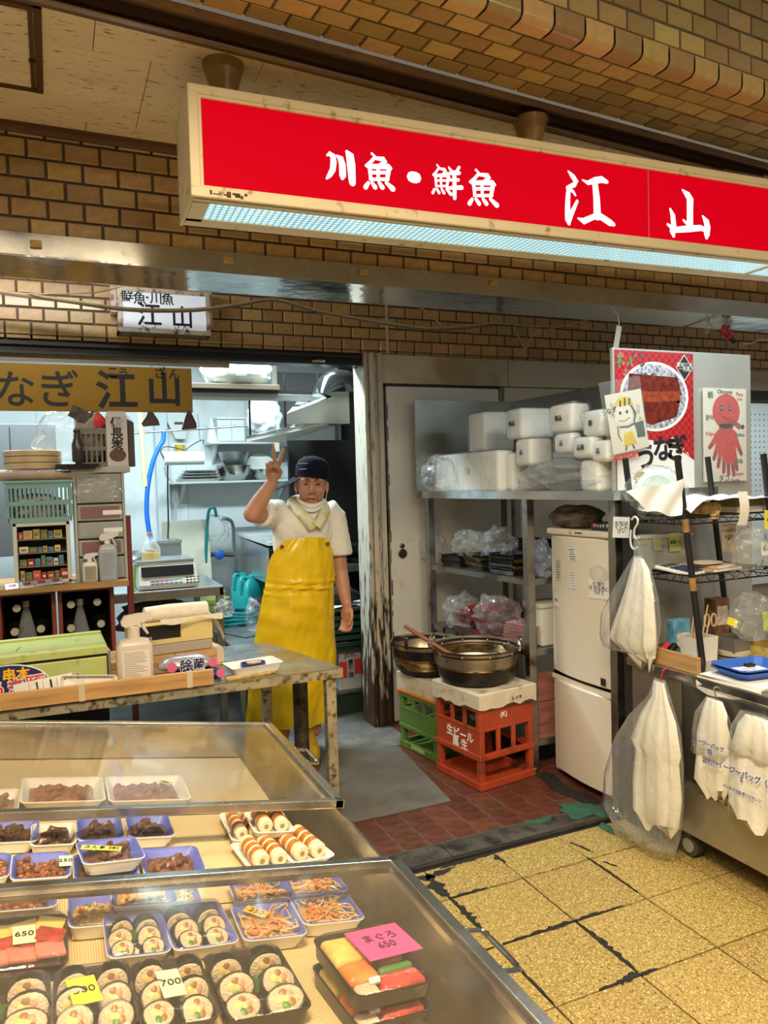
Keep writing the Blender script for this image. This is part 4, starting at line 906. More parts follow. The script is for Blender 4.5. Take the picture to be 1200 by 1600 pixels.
solo('drooping_sheet', 'crumpled white sheet drooping over the front left corner of the rack', 'paper', MB().sheet(lambda a, b: tuple(((c4[0]*(1-a)+c4[1]*a)*(1-b)+(c4[3]*(1-a)+c4[2]*a)*b)+Vector((0, -.012*abs(math.sin(5*a+3*b)), .006*math.sin(7*a)))), 12, 8), MATS['thin_white_sheet'], q, smooth=True, ang=180)
t = thing('round_lid', 'round clear tub with a pale blue lid leaning against the poster', 'tub', (2.245, 2.355, Z1+.002)); 
T_ = TR(0, 0, .088, rx=math.radians(76), rz=-.35)
part('lid', MB().at(T_).lathe([(.086, -.012), (.092, 0), (.086, .006), (.070, .007), (.066, .004), (.002, .004)], 32), mat('pale_blue_lid', (.55, .70, .70), .4), t, True)
part('label', MB().at(T_ @ TR(0, 0, .0075)).prism([(-.012, -.018), (.012, -.018), (.006, 0), (.014, .018), (-.014, .018), (-.006, 0)], 0, .0008), mat('olive_print', (.16, .17, .10), .5), t)
part('bag', crumple(MB().at(T_), (0, 0, -.01), (.12, .11, .05), 7, .2), LOOSE, t, True, ang=180)
BREAD = mat('woven_straw', (.48, .30, .10), .7, var=.35, vs=60, bump=.8, bs=70)
t = thing('straw_basket', 'small woven straw basket under the white sheets', 'basket', at_rack(1100, 785, Z1+.002, 2.22))
part('body', rbox(MB(), -.048, -.05, 0, .048, .05, .045, .015, .003), BREAD, t, True)
part('frayed_straw', MB().tube([(-.01, -.05, .008), (-.02, -.058, -.012), (-.018, -.06, -.03)], .0015, 4).tube([(.0, -.05, .008), (-.004, -.06, -.014), (.004, -.062, -.028)], .0015, 4).tube([(.012, -.05, .008), (.01, -.058, -.02)], .0015, 4), BREAD, t)
t = thing('card_box', 'white and olive carton on the top of the wire rack', 'box', at_rack(1160, 785, Z1+.002, 2.24)); part('carton', MB().cbox(-.10, -.06, 0, .12, .06, .055, .002), mat('olive_card', (.21, .19, .08), .6), t); part('band', MB().box(-.1005, -.0608, 0, .1205, .06, .022), PAPER, t)
solo('paper_strip', 'white paper strip hanging over the front of the rack', 'paper', MB().sheet(lambda a, b: (-.024+.05*a-.006*b, -.02-.012*math.sin(b*3), .06-.13*b), 3, 8), PAPER, at_rack(1153, 765, 1.30, 2.135), smooth=True)
t = thing('peg', 'wooden clothes peg clipped to the front of the rack', 'peg', at_rack(1117, 800, Z1-.01, 2.14)); part('wood', MB().cbox(-.022, -.008, -.004, .012, .004, .004, .001).cbox(-.020, -.008, .008, .014, .004, .016, .001).at(TR(ry=-.9)).cbox(.0, -.008, .0, .03, .004, .006, .001), mat('peg_wood', (.55, .40, .22), .6), t)
part('spring', MB().cyl((0, -.010, .006), (0, .006, .006), .006, n=8), STEEL, t)
t = thing('cord_tie', 'black cord tied around the white sheets', 'cord', at_rack(1052, 775, 1.30, 2.13)); part('knot', MB().ell((0, 0, 0), (.007, .006, .009), 8, 6).tube([(0, 0, 0), (.001, -.003, -.03), (-.001, -.002, -.06)], .0028, 5).tube([(0, 0, .003), (-.03, 0, .018), (-.06, .01, .022)], .0016, 4), BLACK, t, True)
# calculator and papers on the middle shelf
t = thing('calculator', 'white desk calculator with dark keys on the middle wire shelf', 'calculator', Vector((2.262, 2.255, Z2+.0035)), .3)
T_ = TR(0, 0, 0, rx=.15)
part('body', MB().at(T_).cbox(-.062, -.08, 0, .062, .08, .014, .004), WHITEP, t); part('display', MB().at(T_).box(-.052, .035, .0138, .052, .070, .0152), mat('lcd_green', (.05, .06, .05), .2), t)
KEY = mat('dark_blue_key', (.03, .05, .12), .4); km = MB().cbox(-.0085, -.0065, 0, .0085, .0065, .005, .0015).mesh('key', KEY)
for i in range(5):
    for j in range(5):
        k = link('key', km, t); k.matrix_local = T_ @ Matrix.Translation((-.046+.023*i, -.062+.019*j, .0138))
def book(name, label, cat, loc, w_, d_, h, m_, rz=0, pages=None):
    t = thing(name, label, cat, loc, rz); part('cover', MB().cbox(-w_/2, -d_/2, 0, w_/2, d_/2, h, .0015), m_, t)
    part('pages', MB().box(-w_/2+.003, -d_/2-.001, .0015, w_/2-.003, d_/2+.001, h-.0015), PAPER, t); return t
book('notebook', 'buff notebook lying on the middle wire shelf', 'book', (2.40, 2.27, Z2+.0035), .17, .22, .012, mat('buff_cover', (.46, .38, .22), .6), .1)
book('notebook', 'pale pink edged pad lying on the buff notebook', 'book', (2.39, 2.24, Z2+.016), .13, .16, .012, mat('pink_cover', (.62, .38, .30), .6), .22)
solo('plate', 'oval white dish lying on the pads', 'plate', MB().lathe([(.02, 0), (.05, .002), (.07, .008), (.068, .010), (.048, .005), (.001, .004)], 24, sy=.8), mat('bone_dish', (.66, .62, .52), .35), (2.36, 2.22, Z2+.0282), smooth=True)
t = thing('grey_bin', 'pale grey plastic bin on the middle wire shelf', 'bin', (2.30, 2.385, Z2+.0035)); part('body', rbox(MB(), -.16, -.035, 0, .12, .035, .135, .008), mat('grey_bin_plastic', (.45, .46, .43), .4, var=.05, vs=6), t, True); part('rim', MB().cbox(-.165, -.04, .128, .125, .04, .142, .002), MATS['grey_bin_plastic'], t)
STK = mat('sticky_green', (.52, .56, .20), .7); STKY = mat('sticky_yellow', (.82, .76, .05), .7)
def sticky(label, u, v, y, w_, h_, m_, txt=None, tilt=0, rz=0, ts=.016):
    o = solo('sticky_note', label, 'note', MB().at(TR(ry=tilt)).sheet(lambda a, b: ((a-.5)*w_, -.004*b*b, (.5-b)*h_), 3, 4), m_, U(u, v, y=y), rz, smooth=True)
    if txt: text(txt, ts, INK, o, (0, -.005, 0), (0, tilt, 0), name='writing', line=.8)
    return o
sticky('green sticky note with writing stuck on the grey bin', 1054, 847, 2.345, .062, .075, STK, '保留ー2'); sticky('pale green slip beside the written green sticky note', 1027, 848, 2.346, .045, .065, mat('sticky_pale', (.50, .53, .33), .7))
sticky('bright yellow sticky note at the right edge of the rack', 1199, 812, 2.13, .035, .075, STKY, '本', .05); sticky('lime sticky note low at the right edge of the rack', 1196, 970, 2.13, .03, .075, mat('sticky_lime', (.52, .68, .06), .7))
sticky('brown paper note hanging in the rack behind clear film', 1139, 840, 2.19, .075, .11, mat('brown_note', (.36, .29, .19), .7), 'いつもの\n8/10', .02, ts=.014)
sticky('printed white price card at the right edge of the rack', 1196, 857, 2.125, .05, .055, PAPER, '1-1', 0, ts=.03)
bag_blob(1170, 842, 2.50, (.09, .05, .085), 'clear bag with a written label in the upper bay of the rack', 51, z=Z2+.004)
bag_blob(1175, 960, 2.52, (.10, .06, .09), 'clear bag of odds and ends in the lower bay of the rack', 52, z=Z3+.07, amp=.3)
# lower bay
PPW = mat('frosted_tub', (.66, .66, .62), .4, var=.05, vs=9)
def open_tub(name, label, loc, w_, d_, h, m_, rz=0, cat='tub'):
    t = thing(name, label, cat, loc, rz); th = .003
    R4 = lambda a, b, z: [(-a, -b, z), (a, -b, z), (a, b, z), (-a, b, z)]
    part('body', MB().loft([R4(w_/2*.93, d_/2*.93, 0), R4(w_/2, d_/2, h), R4(w_/2-th, d_/2-th, h), R4(w_/2*.93-th, d_/2*.93-th, th)]), m_, t); return t
open_tub('chopstick_tub', 'frosted plastic tub full of chopsticks on the counter', at_rack(1092, 1008, Z3+.0, 2.205), .115, .085, .095, PPW)
CHOP = mat('chopstick_wood', (.62, .46, .25), .6, var=.15, vs=20)
b0 = at_rack(1086, 1000, Z3+.006, 2.205); r = random.Random(12)
for k in range(9):
    o0 = b0+Vector((-.034+.0075*k, r.uniform(-.02, .02), 0))
    solo('chopstick', 'pale chopstick in the frosted tub, %s' % ('leftmost', 'second from the left', 'third from the left', 'fourth from the left', 'the tallest one', 'fifth from the left', 'sixth from the left', 'seventh from the left', 'rightmost')[k], 'chopstick', MB().cyl((0, 0, 0), (r.uniform(-.03, .05), r.uniform(-.02, .01), .165+(.05 if k == 4 else r.uniform(-.02, .015))), .0035, .0025, 6), CHOP, o0, group='chopsticks in the frosted tub')
t = thing('scissors', 'pair of pale-handled scissors standing behind the frosted tub', 'scissors', at_rack(1110, 985, Z3+.0, 2.26), -.2)
for s_ in (-1, 1):
    part('handle', MB().tube([(s_*.004+.012*math.cos(a)+s_*.012, 0, .135+.026*math.sin(a)) for a in [i*math.pi/6 for i in range(13)]], .0035, 6), mat('bone_plastic', (.58, .48, .33), .4), t, True); part('blade', MB().at(TR(ry=-s_*.08)).cbox(-.004, -.001*s_, .0, .004, .001, .12, .001), STEEL, t)
t = thing('pen_box', 'open brown-printed carton standing in the rack', 'box', at_rack(1120, 960, Z3, 2.36)); part('carton', MB().cbox(-.04, -.03, 0, .04, .03, .20, .002), mat('brown_print_box', (.22, .10, .05), .5, var=.6, vs=30), t); part('print', MB().box(-.03, -.0312, .09, .03, -.03, .17), mat('pale_print', (.70, .62, .50), .5, var=.3, vs=60), t)
t = thing('blue_pack', 'small blue and white packet standing behind the wooden board', 'packet', at_rack(1060, 960, Z3, 2.33)); part('packet', MB().cbox(-.045, -.02, 0, .045, .02, .14, .003), mat('sky_print', (.12, .34, .55), .45, var=.5, vs=24), t); part('print', MB().box(-.03, -.0212, .03, .04, -.02, .085), mat('white_print', (.7, .7, .66), .5, var=.3, vs=80), t)
t = thing('hole_punch', 'black desk stapler standing on the counter behind the board', 'stapler', at_rack(1047, 985, Z3, 2.28)); part('base', MB().cbox(-.05, -.015, 0, .05, .015, .012, .003), BLACK, t); part('arm', MB().at(TR(-.01, 0, .01, ry=-.6)).cbox(-.05, -.012, 0, .055, .012, .022, .004), BLACK, t)
part('red_lever', MB().at(TR(-.03, 0, .04, ry=-.5)).cbox(-.03, -.008, 0, .03, .008, .014, .003), REDINK, t)
open_tub('steel_box', 'grey lunch-box tin with a yellow slip on the counter', at_rack(1146, 990, Z3+.022, 2.19), .105, .10, .055, mat('grey_tin', (.24, .23, .20), .35, .5))
sticky('folded bright yellow slip lying on the grey tin', 1144, 972, 2.135, .055, .030, STKY, None, .35)
for k in range(3): solo('saucer', ('lowest of three stacked white saucers under the grey tin', 'middle one of three stacked white saucers under the grey tin', 'top one of three stacked white saucers under the grey tin')[k], 'plate', MB().lathe([(.03, 0), (.055, .004), (.062, .010), (.060, .011), (.001, .006)], 24), MATS['bone_dish'], at_rack(1146, 1000, Z3+.0065*k, 2.19), smooth=True, group='saucers under the tin')
t = open_tub('yellow_basket', 'low straw-yellow tray at the right edge of the counter', at_rack(1192, 1005, Z3, 2.14), .13, .14, .045, mat('straw_yellow', (.42, .30, .08), .6, var=.3, vs=70), .1, 'basket')
solo('green_marker', 'green marker pen lying slantwise in the lower bay', 'pen', MB().cyl((0, 0, 0), (.045, .01, .055), .006, n=8), mat('marker_green', (.02, .22, .10), .4), at_rack(1150, 965, Z3+.06, 2.25), smooth=True)
solo('binder_clip', 'small steel binder clip on the middle wire shelf edge', 'clip', MB().tube([(0, 0, 0), (.010, -.004, -.02), (.014, -.004, -.032), (.006, -.004, -.034), (0, 0, -.002)], .0013, 5).tube([(0, 0, 0), (-.004, -.008, -.022), (.0, -.01, -.035), (.008, -.008, -.03), (.004, 0, 0)], .0013, 5).box(-.006, -.004, -.004, .010, .004, .006), STEEL, at_rack(1146, 890, Z2+.0, 2.145))
# wooden board on the front edge, blue tray on papers
q0, q1 = U(1018, 1020, x=2.118), U(1097, 1035, x=2.125)
solo('wooden_board', 'thin wooden board standing along the counter edge', 'board', MB().cbox(-.009, -.17, 0, .009, .17, .062, .002), mat('pine_board', (.45, .27, .11), .6, var=.25, vs=8, stretch=(6, .6, 6)), (2.125, 2.205, Z3))
st = thing('paper_stack', 'stack of white papers and a folded cloth under the blue tray', 'paper', (2.21, 1.90, Z3), .05)
for k in range(4): part('sheet', MB().at(TR(rz=.05*k-.08)).cbox(-.10, -.13, .004*k, .12, .12, .004*k+.0035, .001), (PAPER, PBAG, PAPER, PAPER)[k], st)
part('hanging_corner', MB().sheet(lambda a, b: (-.101-.006*math.sin(b*3), -.13+.26*a, .004-.055*b+.012*math.sin(7*a)*b), 10, 4), PBAG, st, True)
def blue_tray(loc, rz, label, z=0):
    t = thing('blue_tray', label, 'tray', loc, rz, 'blue change trays'); BT = mat('blue_tray_plastic', (.035, .12, .48), .4)
    R8 = lambda a, b, z: [(x_, y_, z) for x_, y_ in ((-a, -b+.02), (-a+.02, -b), (a-.02, -b), (a, -b+.02), (a, b-.02), (a-.02, b), (-a+.02, b), (-a, b-.02))]
    part('body', MB().loft([R8(.088, .062, 0), R8(.108, .080, .022), R8(.116, .088, .024), R8(.116, .088, .027), R8(.106, .078, .0265), R8(.085, .060, .004)]), BT, t); return t
blue_tray((2.235, 1.905, Z3+.0165), -.12, 'blue plastic change tray, lower of the two nested ones'); bt = blue_tray((2.237, 1.905, Z3+.0165+.012), -.10, 'blue plastic change tray, upper one with a price slip')
t = thing('clipped_slip', 'white price slip with a black clip in the blue tray', 'note', (2.237, 1.90, Z3+.034), -.2); part('slip', MB().box(-.055, -.045, 0, .055, .045, .001), PAPER, t); part('clip', MB().cbox(.0, .030, .001, .035, .05, .012, .002).tube([(.008, .035, .012), (.004, .02, .022), (.010, .015, .022), (.014, .033, .012)], .0012, 5), BLACK, t)
for k in range(3): part('writing', MB().box(-.04, -.028+.02*k, .001, .0+.01*k, -.024+.02*k, .0014), BLUEINK, t)
# s-hooks, note card and hanging carrier bags
def s_hook(label, P, m_=WHITEP): 
    return solo('s_hook', label, 'hook', MB().tube(smooth_path([Vector(p) for p in P], 5), .0042, 7), m_, U(993, 828, x=2.10), smooth=True)
s_hook('white plastic S-hook on the left corner of the rack', [(0, .020, .040), (0, .004, .052), (0, -.012, .044), (0, -.012, .026), (0, .004, .004), (0, .008, -.020), (0, -.004, -.036), (0, -.02, -.028)])
s_hook('white plastic S-hook hanging below the first one', [(.004, .030, -.002), (.004, .034, -.04), (.004, .028, -.068), (.004, .012, -.078), (.004, -.004, -.068)])
t = thing('note_card', 'small handwritten card hanging from the rack corner', 'note', U(972, 824, x=2.085), -.35); part('card', MB().at(TR(rx=0, ry=.06)).box(-.038, -.0006, -.042, .030, .0006, .042), mat('card_paper', (.62, .64, .66), .6), t); text('文句は\nくにん\nさい', .019, INK, t, (-.003, -.0012, 0), line=.8)
CLEARB = film('clear_carrier', base=.03, edge=.38, wr=.9, ws=16)
def hang(px, xp, folds, seed, thick=.4, n=36, ragged=0):
    """hanging sheet plastic: rings of picture half widths px = (u, v, half width in px) on the plane x = xp, pleated"""
    rings = []; r = random.Random(seed)
    for k, (u, v, hw) in enumerate(px):
        c = U(u, v, x=xp); a, b = U(u-hw, v, x=xp), U(u+hw, v, x=xp); hy_ = abs(a.y-b.y)/2; rg = []
        for i in range(n):
            th = 2*math.pi*i/n; f_ = 1+.34*(abs(math.sin(folds*.5*th+seed+.25*k))-.55)+.16*math.sin((folds*2+1)*th+seed*2+.3*k)
            dz = ragged*.02*math.sin(3*th+seed)+ragged*.015*math.sin(7*th) if k == len(px)-1 else 0
            rg.append((c.x+hy_*thick*math.sin(th)*f_ - hy_*thick*.3, c.y+hy_*math.cos(th)*(1+.05*math.sin(folds*th)), c.z+dz))
        rings.append(rg)
    return rings
def carrier(label, px, px2, xp, seed, grp='carrier bags hanging at the counter', folds=5, thick=.3, prints=(), hook=None):
    top = U(px[0][0], px[0][1], x=xp); t = thing('carrier_bags', label, 'bag', top, 0, grp); mb = MB(); mb.loft(hang(px, xp, folds, seed, thick, ragged=1), True, True); mb.v = [tuple(Vector(p)-top) for p in mb.v]
    part('white_bags', mb, PBAGW, t, True, ang=50)
    if px2:
        m2 = MB(); m2.loft(hang(px2, xp-.004, 4, seed+2, thick*1.15), True, True); m2.v = [tuple(Vector(p)-top) for p in m2.v]; part('clear_bag', m2, CLEARB, t, True, ang=180)
    for tx, u, v, s_, m_ in prints:
        q = U(u, v, x=xp)-top; text(tx, s_, m_, t, (q.x-.052*thick/.3, q.y, q.z), (0, 0, -math.pi/2), name='print', bold=.015, spacing=.9, line=.9)
    if hook: part('hook', hook, STEEL, t)
    return t
carrier('bunch of white bags in clear film on the S-hook beside the fridge', [(998,872,7),(1001,890,14),(999,930,22),(994,970,30),(990,1000,35),(1000,1022,24),(1008,1036,8)], [(997,868,6),(1000,890,20),(996,930,36),(990,965,46),(986,1000,44),(976,1014,30)], 2.095, 1)
carrier('large bunch of white bags in a big clear bag near the floor', [(1030,1066,8),(1032,1090,12),(1030,1120,26),(1026,1165,37),(1028,1180,32),(1028,1230,36),(1026,1275,34),(1030,1288,22)],
        [(1032,1062,9),(1033,1090,18),(1026,1130,40),(1018,1170,52),(1010,1230,60),(1006,1280,58),(1012,1310,44),(1030,1318,18)], 2.045, 2, prints=(('バッグ\nL', 985, 1172, .028, BLUEINK),))
t = solo('red_wire', 'red wire loop tying the large bag bunch to the counter', 'wire', MB().tube([(0, 0, 0), (0, -.006, .02), (0, -.010, .04), (.03, -.008, .05)], .004, 6), mat('red_wire', (.35, .03, .04), .4), U(1032, 1064, x=2.045), smooth=True)
carrier('white small carrier bags printed SS in blue, hanging mid-counter', [(1117,1094,12),(1118,1110,18),(1116,1125,20),(1117,1150,26),(1114,1190,25),(1112,1225,26),(1117,1240,16)], [(1117,1092,13),(1116,1120,28),(1116,1150,32),(1108,1180,26)], 2.085, 3,
        prints=(('イージーバッグ', 1124, 1160, .020, BLUEINK), ('SS', 1126, 1171, .024, BLUEINK), ('バイオマス25\nポリエチレン', 1127, 1188, .012, BLUEINK)), hook=MB().tube([(0, 0, -.01), (0, -.004, .02), (.0, .006, .04), (.02, .01, .045)], .002, 6))
carrier('larger white carrier bags printed S in blue, at the right edge', [(1185,1122,20),(1186,1140,32),(1184,1170,38),(1182,1210,40),(1180,1250,40),(1180,1280,40)], [(1180,1115,22),(1184,1140,38),(1182,1180,43)], 2.085, 4,
        prints=(('イージーバッグ（', 1176, 1205, .026, BLUEINK), ('S', 1176, 1214, .022, BLUEINK), ('バイオマス25 ポリエチレン', 1176, 1235, .013, BLUEINK)))
# pale room beyond the end panel
PEG = mat('white_pegboard', (.78, .80, .80), .4)
pb = thing('pegboard', 'white pegboard in the next stall, right of the steel panel', 'pegboard', (4.85, 3.98, .0)); part('board', MB().box(-.35, 0, .6, .9, .02, 1.93), PEG, pb)
mb = MB()
for i in range(26):
    for j in range(16): mb.cyl((-.30+.045*i, -.0015, 1.25+.04*j), (-.30+.045*i, .0, 1.25+.04*j), .007, n=6)
h_ = part('holes', mb, mat('peg_hole', (.25, .26, .26), .6), pb); h_['kind'] = 'stuff'
part('rail', MB().box(-.35, -.03, 1.96, .9, .02, 2.02), BLACK, pb)
area('next_stall_lamp', (4.6, 3.3, 2.1), .6, 9, COOL, sy=.2)

# ------------------------------------------------------------------ crates, foam slab and pots by the shelving
def crate(name, label, loc, rz, L_, W2, H2, m_, txt=None, txtm=None, grp=None):
    """bottle crate: corner posts, rims, rails and mullions"""
    t = thing(name, label, 'crate', loc, rz, grp); a, b = L_/2, W2/2
    for sx in (-1, 1):
        for sy in (-1, 1): part('corner_post', MB().cbox(sx*a-(.03 if sx > 0 else 0), sy*b-(.03 if sy > 0 else 0), 0, sx*a+(.03 if sx < 0 else 0), sy*b+(.03 if sy < 0 else 0), H2, .004), m_, t)
    def ring(z0, z1, o, nm):
        i_ = .014
        for k, (x0, y0, x1, y1) in enumerate(((-a-o, -b-o, a+o, -b+i_), (-a-o, b-i_, a+o, b+o), (-a-o, -b+i_, -a+i_, b-i_), (a-i_, -b+i_, a+o, b-i_))): part(nm, MB().cbox(x0, y0, z0, x1, y1, z1, .003), m_, t)
    ring(0, .035, .004, 'base_rail'); ring(H2*.36, H2*.43, .006, 'middle_rail'); ring(H2*.70, H2*.74, .001, 'upper_rail'); ring(H2-.022, H2, .004, 'rim')
    for f_ in (.34, .62):
        part('mullion', MB().cbox(-a+L_*f_-.012, -b, H2*.40, -a+L_*f_+.012, -b+.010, H2-.02, .002), m_, t); part('mullion', MB().cbox(-a, -b+W2*f_-.012, H2*.40, -a+.010, -b+W2*f_+.012, H2-.02, .002), m_, t)
    part('plate', MB().cbox(-a+.001, -b+.02, H2*.42, -a+.009, b-.02, H2*.72, .002), m_, t); part('plate', MB().cbox(-a+.03, -b+.001, H2*.74, a-.03, -b+.009, H2-.01, .002), m_, t)
    part('floor', MB().box(-a+.01, -b+.01, .004, a-.01, b-.01, .012), m_, t)
    return t
CRED = mat('red_crate_plastic', (.40, .055, .018), .4, var=.15, vs=8, dirt=(.16, .04, .02), da=.15, ds=9); CGRN = mat('green_crate_plastic', (.10, .20, .035), .42, var=.15, vs=8, dirt=(.05, .08, .02), da=.15, ds=9)
rc = crate('bottle_crate', 'red plastic bottle crate under the big pot', (1.880, 3.150, .001), .145, .330, .340, .385, CRED)
text('生ビール\n黒 生', .052, WHITEINK, rc, (-.1662, -.02, .205), (0, 0, -math.pi/2), bold=.02, line=.85)
text('(K)', .032, WHITEINK, rc, (-.02, -.1712, .335), bold=.02)
gc = crate('bottle_crate', 'green plastic bottle crate beside the door jamb', (1.865, 3.555, .001), .165, .330, .330, .300, CGRN)
text('日本酒類販売', .020, mat('pale_green_print', (.45, .55, .25), .5), gc, (-.170, .0, .020), (0, 0, -math.pi/2), bold=.02)
FOAMD = mat('soiled_foam', (.66, .59, .46), .6, var=.1, vs=9, dirt=(.36, .26, .13), da=.2, ds=11, bump=.3, bs=70)
def slab(name, label, loc, rz, L_, W2, H2, seed, m_=FOAMD):
    r = random.Random(seed); N_ = 40; ring0, ring1, ring2 = [], [], []
    for i in range(N_):
        t = i/N_*4; k = int(t); f_ = t-k; c = [(-1, -1), (1, -1), (1, 1), (-1, 1)]; p0, p1 = c[k], c[(k+1) % 4]; x_, y_ = (p0[0]+(p1[0]-p0[0])*f_)*L_/2, (p0[1]+(p1[1]-p0[1])*f_)*W2/2
        ring0.append((x_, y_, -r.uniform(0, .02))); ring1.append((x_*1.005, y_*1.005, H2-.006)); ring2.append((x_*.985, y_*.985, H2))
    return solo(name, label, 'foam block', MB().loft([ring0, ring1, ring2]), m_, loc, rz, smooth=True, ang=30)
fa_ = slab('foam_block', 'worn white foam box lid with ragged rim on the red crate', (1.880, 3.150, .387), .145, .350, .365, .066, 3)
text('レイチ', .022, INK, fa_, (.05, -.187, .018), (0, 0, 0)); part('corner_sheet', MB().sheet(lambda a, b: (-.02+.18*a, -.175+.14*b, .0665+.003*math.sin(5*a+2*b)), 5, 4), mat('newsprint', (.50, .44, .34), .8, var=.2, vs=40), fa_, True)
fb_ = thing('foam_slab', 'long white foam slab with an orange edge on the green crate', 'foam block', (1.870, 3.555, .302), .165); part('slab', MB().cbox(-.175, -.20, .012, .18, .185, .105, .004), FOAMD, fb_); part('orange_edge', MB().cbox(-.177, -.20, 0, .18, .185, .013, .002), mat('orange_board', (.78, .20, .015), .5), fb_)
# pots
POTB = mat('burnt_pot_metal', (.035, .028, .022), .38, .6, var=.5, vs=9, rvar=.1, bump=.2, bs=60); POTI = mat('pot_inside', (.42, .36, .27), .32, .85, var=.2, vs=7, rvar=.1)
POTG = mat('golden_scorched_band', (.17, .10, .035), .36, .7, var=.6, vs=26, dirt=(.02, .014, .009), da=.5, ds=22, stretch=(1, 1, 2.5))
STEW = mat('brown_sauce', (.22, .10, .03), .25, var=.5, vs=25, bump=.8, bs=30)
def pot(label, loc, R_, H2, rz=0, band=(.45, .78), dark_handles=False):
    t = thing('stew_pot', label, 'pot', loc, rz, 'stew pots by the shelving'); zb0, zb1 = H2*band[0], H2*band[1]
    part('base', MB().lathe([(R_*.55, 0), (R_*.74, .008), (R_*.82, .03), (R_*.86, zb0)], 40, cap1=False), POTB, t, True)
    prof = [(R_*.86, zb0)]; n = 9
    for k in range(n): 
        z_ = zb0+(zb1-zb0)*(k+.5)/n; prof += [(R_*(.86+.06*(k+.5)/n)+.0022, z_), (R_*(.86+.06*(k+1)/n), zb0+(zb1-zb0)*(k+1)/n)]
    part('hammered_band', MB().lathe(prof, 48, cap0=False, cap1=False), POTG, t, True)
    part('collar', MB().lathe([(R_*.92, zb1), (R_*.94, zb1+.012), (R_*.93, H2-.012), (R_*1.0, H2-.004), (R_*1.0, H2)], 48, cap0=False, cap1=False), POTB, t, True)
    part('inside', MB().lathe([(R_*1.0, H2), (R_*.95, H2-.004), (R_*.90, H2*.55), (R_*.82, H2*.42), (.001, H2*.42)], 48, cap0=False, cap1=False), POTI, t, True)
    part('sauce', MB().lathe([(R_*.80, H2*.425), (R_*.5, H2*.435), (.001, H2*.43)], 32, cap0=False, cap1=False), STEW, t, True)
    for s_ in (-1, 1):
        h_ = [(s_*(R_*.99), -.048, H2-.012), (s_*(R_*1.0), -.050, H2+.012), (s_*(R_*.97), -.038, H2+.034), (s_*(R_*.95), 0, H2+.040), (s_*(R_*.97), .038, H2+.034), (s_*(R_*1.0), .050, H2+.012), (s_*(R_*.99), .048, H2-.012)]
        part('handle', MB().tube(smooth_path([Vector(p) for p in h_], 4), .009 if dark_handles else .007, 8), POTB if dark_handles else CHROME, t, True)
    for k in range(10):
        a = 2*math.pi*k/10+.2; part('rivet', MB().ell((R_*.935*math.cos(a), R_*.935*math.sin(a), H2-.022), (.007, .007, .007), 8, 5), POTI, t, True)
    return t
pot('big hammered stew pot with a ladle on the red crate', (1.862, 3.185, .454), .222, .175, -.72)
pot('scorched stew pot with black handles behind the big one', (1.800, 3.600, .408), .190, .175, .30, (.22, .55), True)
lb, le = U(718, 1020, y=3.2), U(632, 978, y=3.42)
lb = Vector((1.80, 3.21, .545))
solo('wooden_ladle', 'reddish wooden paddle resting across the rims of both pots', 'paddle', MB().tube([(0, 0, 0), (le-lb)*.3, (le-lb)], [.017, .012, .010], 8), mat('red_wood', (.23, .075, .025), .45, var=.2, vs=12), lb, smooth=True)
# flat mat on the shop floor
mp_ = [U(u, v, z=.004) for u, v in ((508, 1172), (622, 1166), (705, 1251), (640, 1266), (545, 1286), (470, 1300))]; c0 = Vector((1.4, 3.2, .0))
solo('floor_mat', 'worn grey rubber mat on the red tiles', 'mat', MB().prism([(p.x-c0.x, p.y-c0.y) for p in reversed(mp_)], .0005, .005), mat('grey_mat', (.125, .115, .098), .75, var=.25, vs=4, dirt=(.08, .07, .055), da=.3, ds=3, bump=.15, bs=120), c0)
GP = mat('green_floor_paint', (.02, .12, .075), .5, var=.3, vs=20)
def paint(pts, label):
    P = [U(u, v, z=.002) for u, v in pts]; c = sum(P, Vector())/len(P); return part('paint_patch', MB().add([(p.x, p.y, .0035) for p in P], [tuple(range(len(P)))]), GP, fs)
paint([(869,1257),(900,1254),(925,1257),(937,1262),(950,1275),(945,1280),(928,1272),(905,1280),(893,1280),(888,1272),(874,1268),(880,1262)], ''); paint([(822,1285),(850,1279),(862,1275),(860,1282),(845,1287),(824,1290)], ''); paint([(940,1285),(955,1292),(962,1305),(950,1300),(935,1292)], '')
GUNK = part('floor_grime', MB().sheet(lambda a, b: (2.06+.08*a+.015*math.sin(9*b), 2.60+.42*b, .001+.005*abs(mnoise.noise(Vector((a*6, b*12, 1))))), 8, 24), TAR, fs, True)

# ------------------------------------------------------------------ sloping display case in the foreground
KS = .165; CA = math.atan(KS)
TC = Matrix.Translation((.655, 0, .47)) @ Matrix.Rotation(CA, 4, 'Y'); TCi = TC.inverted()
def D(u, v, n=0):
    """case coordinates (a, b) of the point of the plane at height n over the case floor seen at u, v"""
    d = CR*((u-600)/F) + CD*((v-800)/F) + CF; o = TCi @ Vector((0, 0, CAMH)); dl = TCi.to_3x3() @ d
    t = (n-o.z)/dl.z; q = o + dl*t; return q.x, q.y
LN = .108
dc = thing('display_case', 'low sloping steel display case full of wrapped foods', 'display case'); dc.matrix_world = TC
CSTEEL = mat('case_steel', (.60, .56, .48), .24, 1, var=.10, vs=4, rvar=.06)
part('floor', MB().box(-1.15, .60, -.02, -.008, 2.60, 0), CSTEEL, dc)
part('side_wall', MB().cbox(-.010, .60, -.50, .0, 2.612, LN-.012, .002), CSTEEL, dc)
part('end_wall', MB().cbox(-1.15, 2.598, -.50, -.002, 2.612, LN-.012, .002), CSTEEL, dc)
part('end_wall', MB().cbox(-1.15, .60, -.62, -.002, .612, LN-.012, .002), CSTEEL, dc)
part('back_wall', MB().cbox(-1.16, .60, -.70, -1.15, 2.612, LN-.012, .002), CSTEEL, dc)
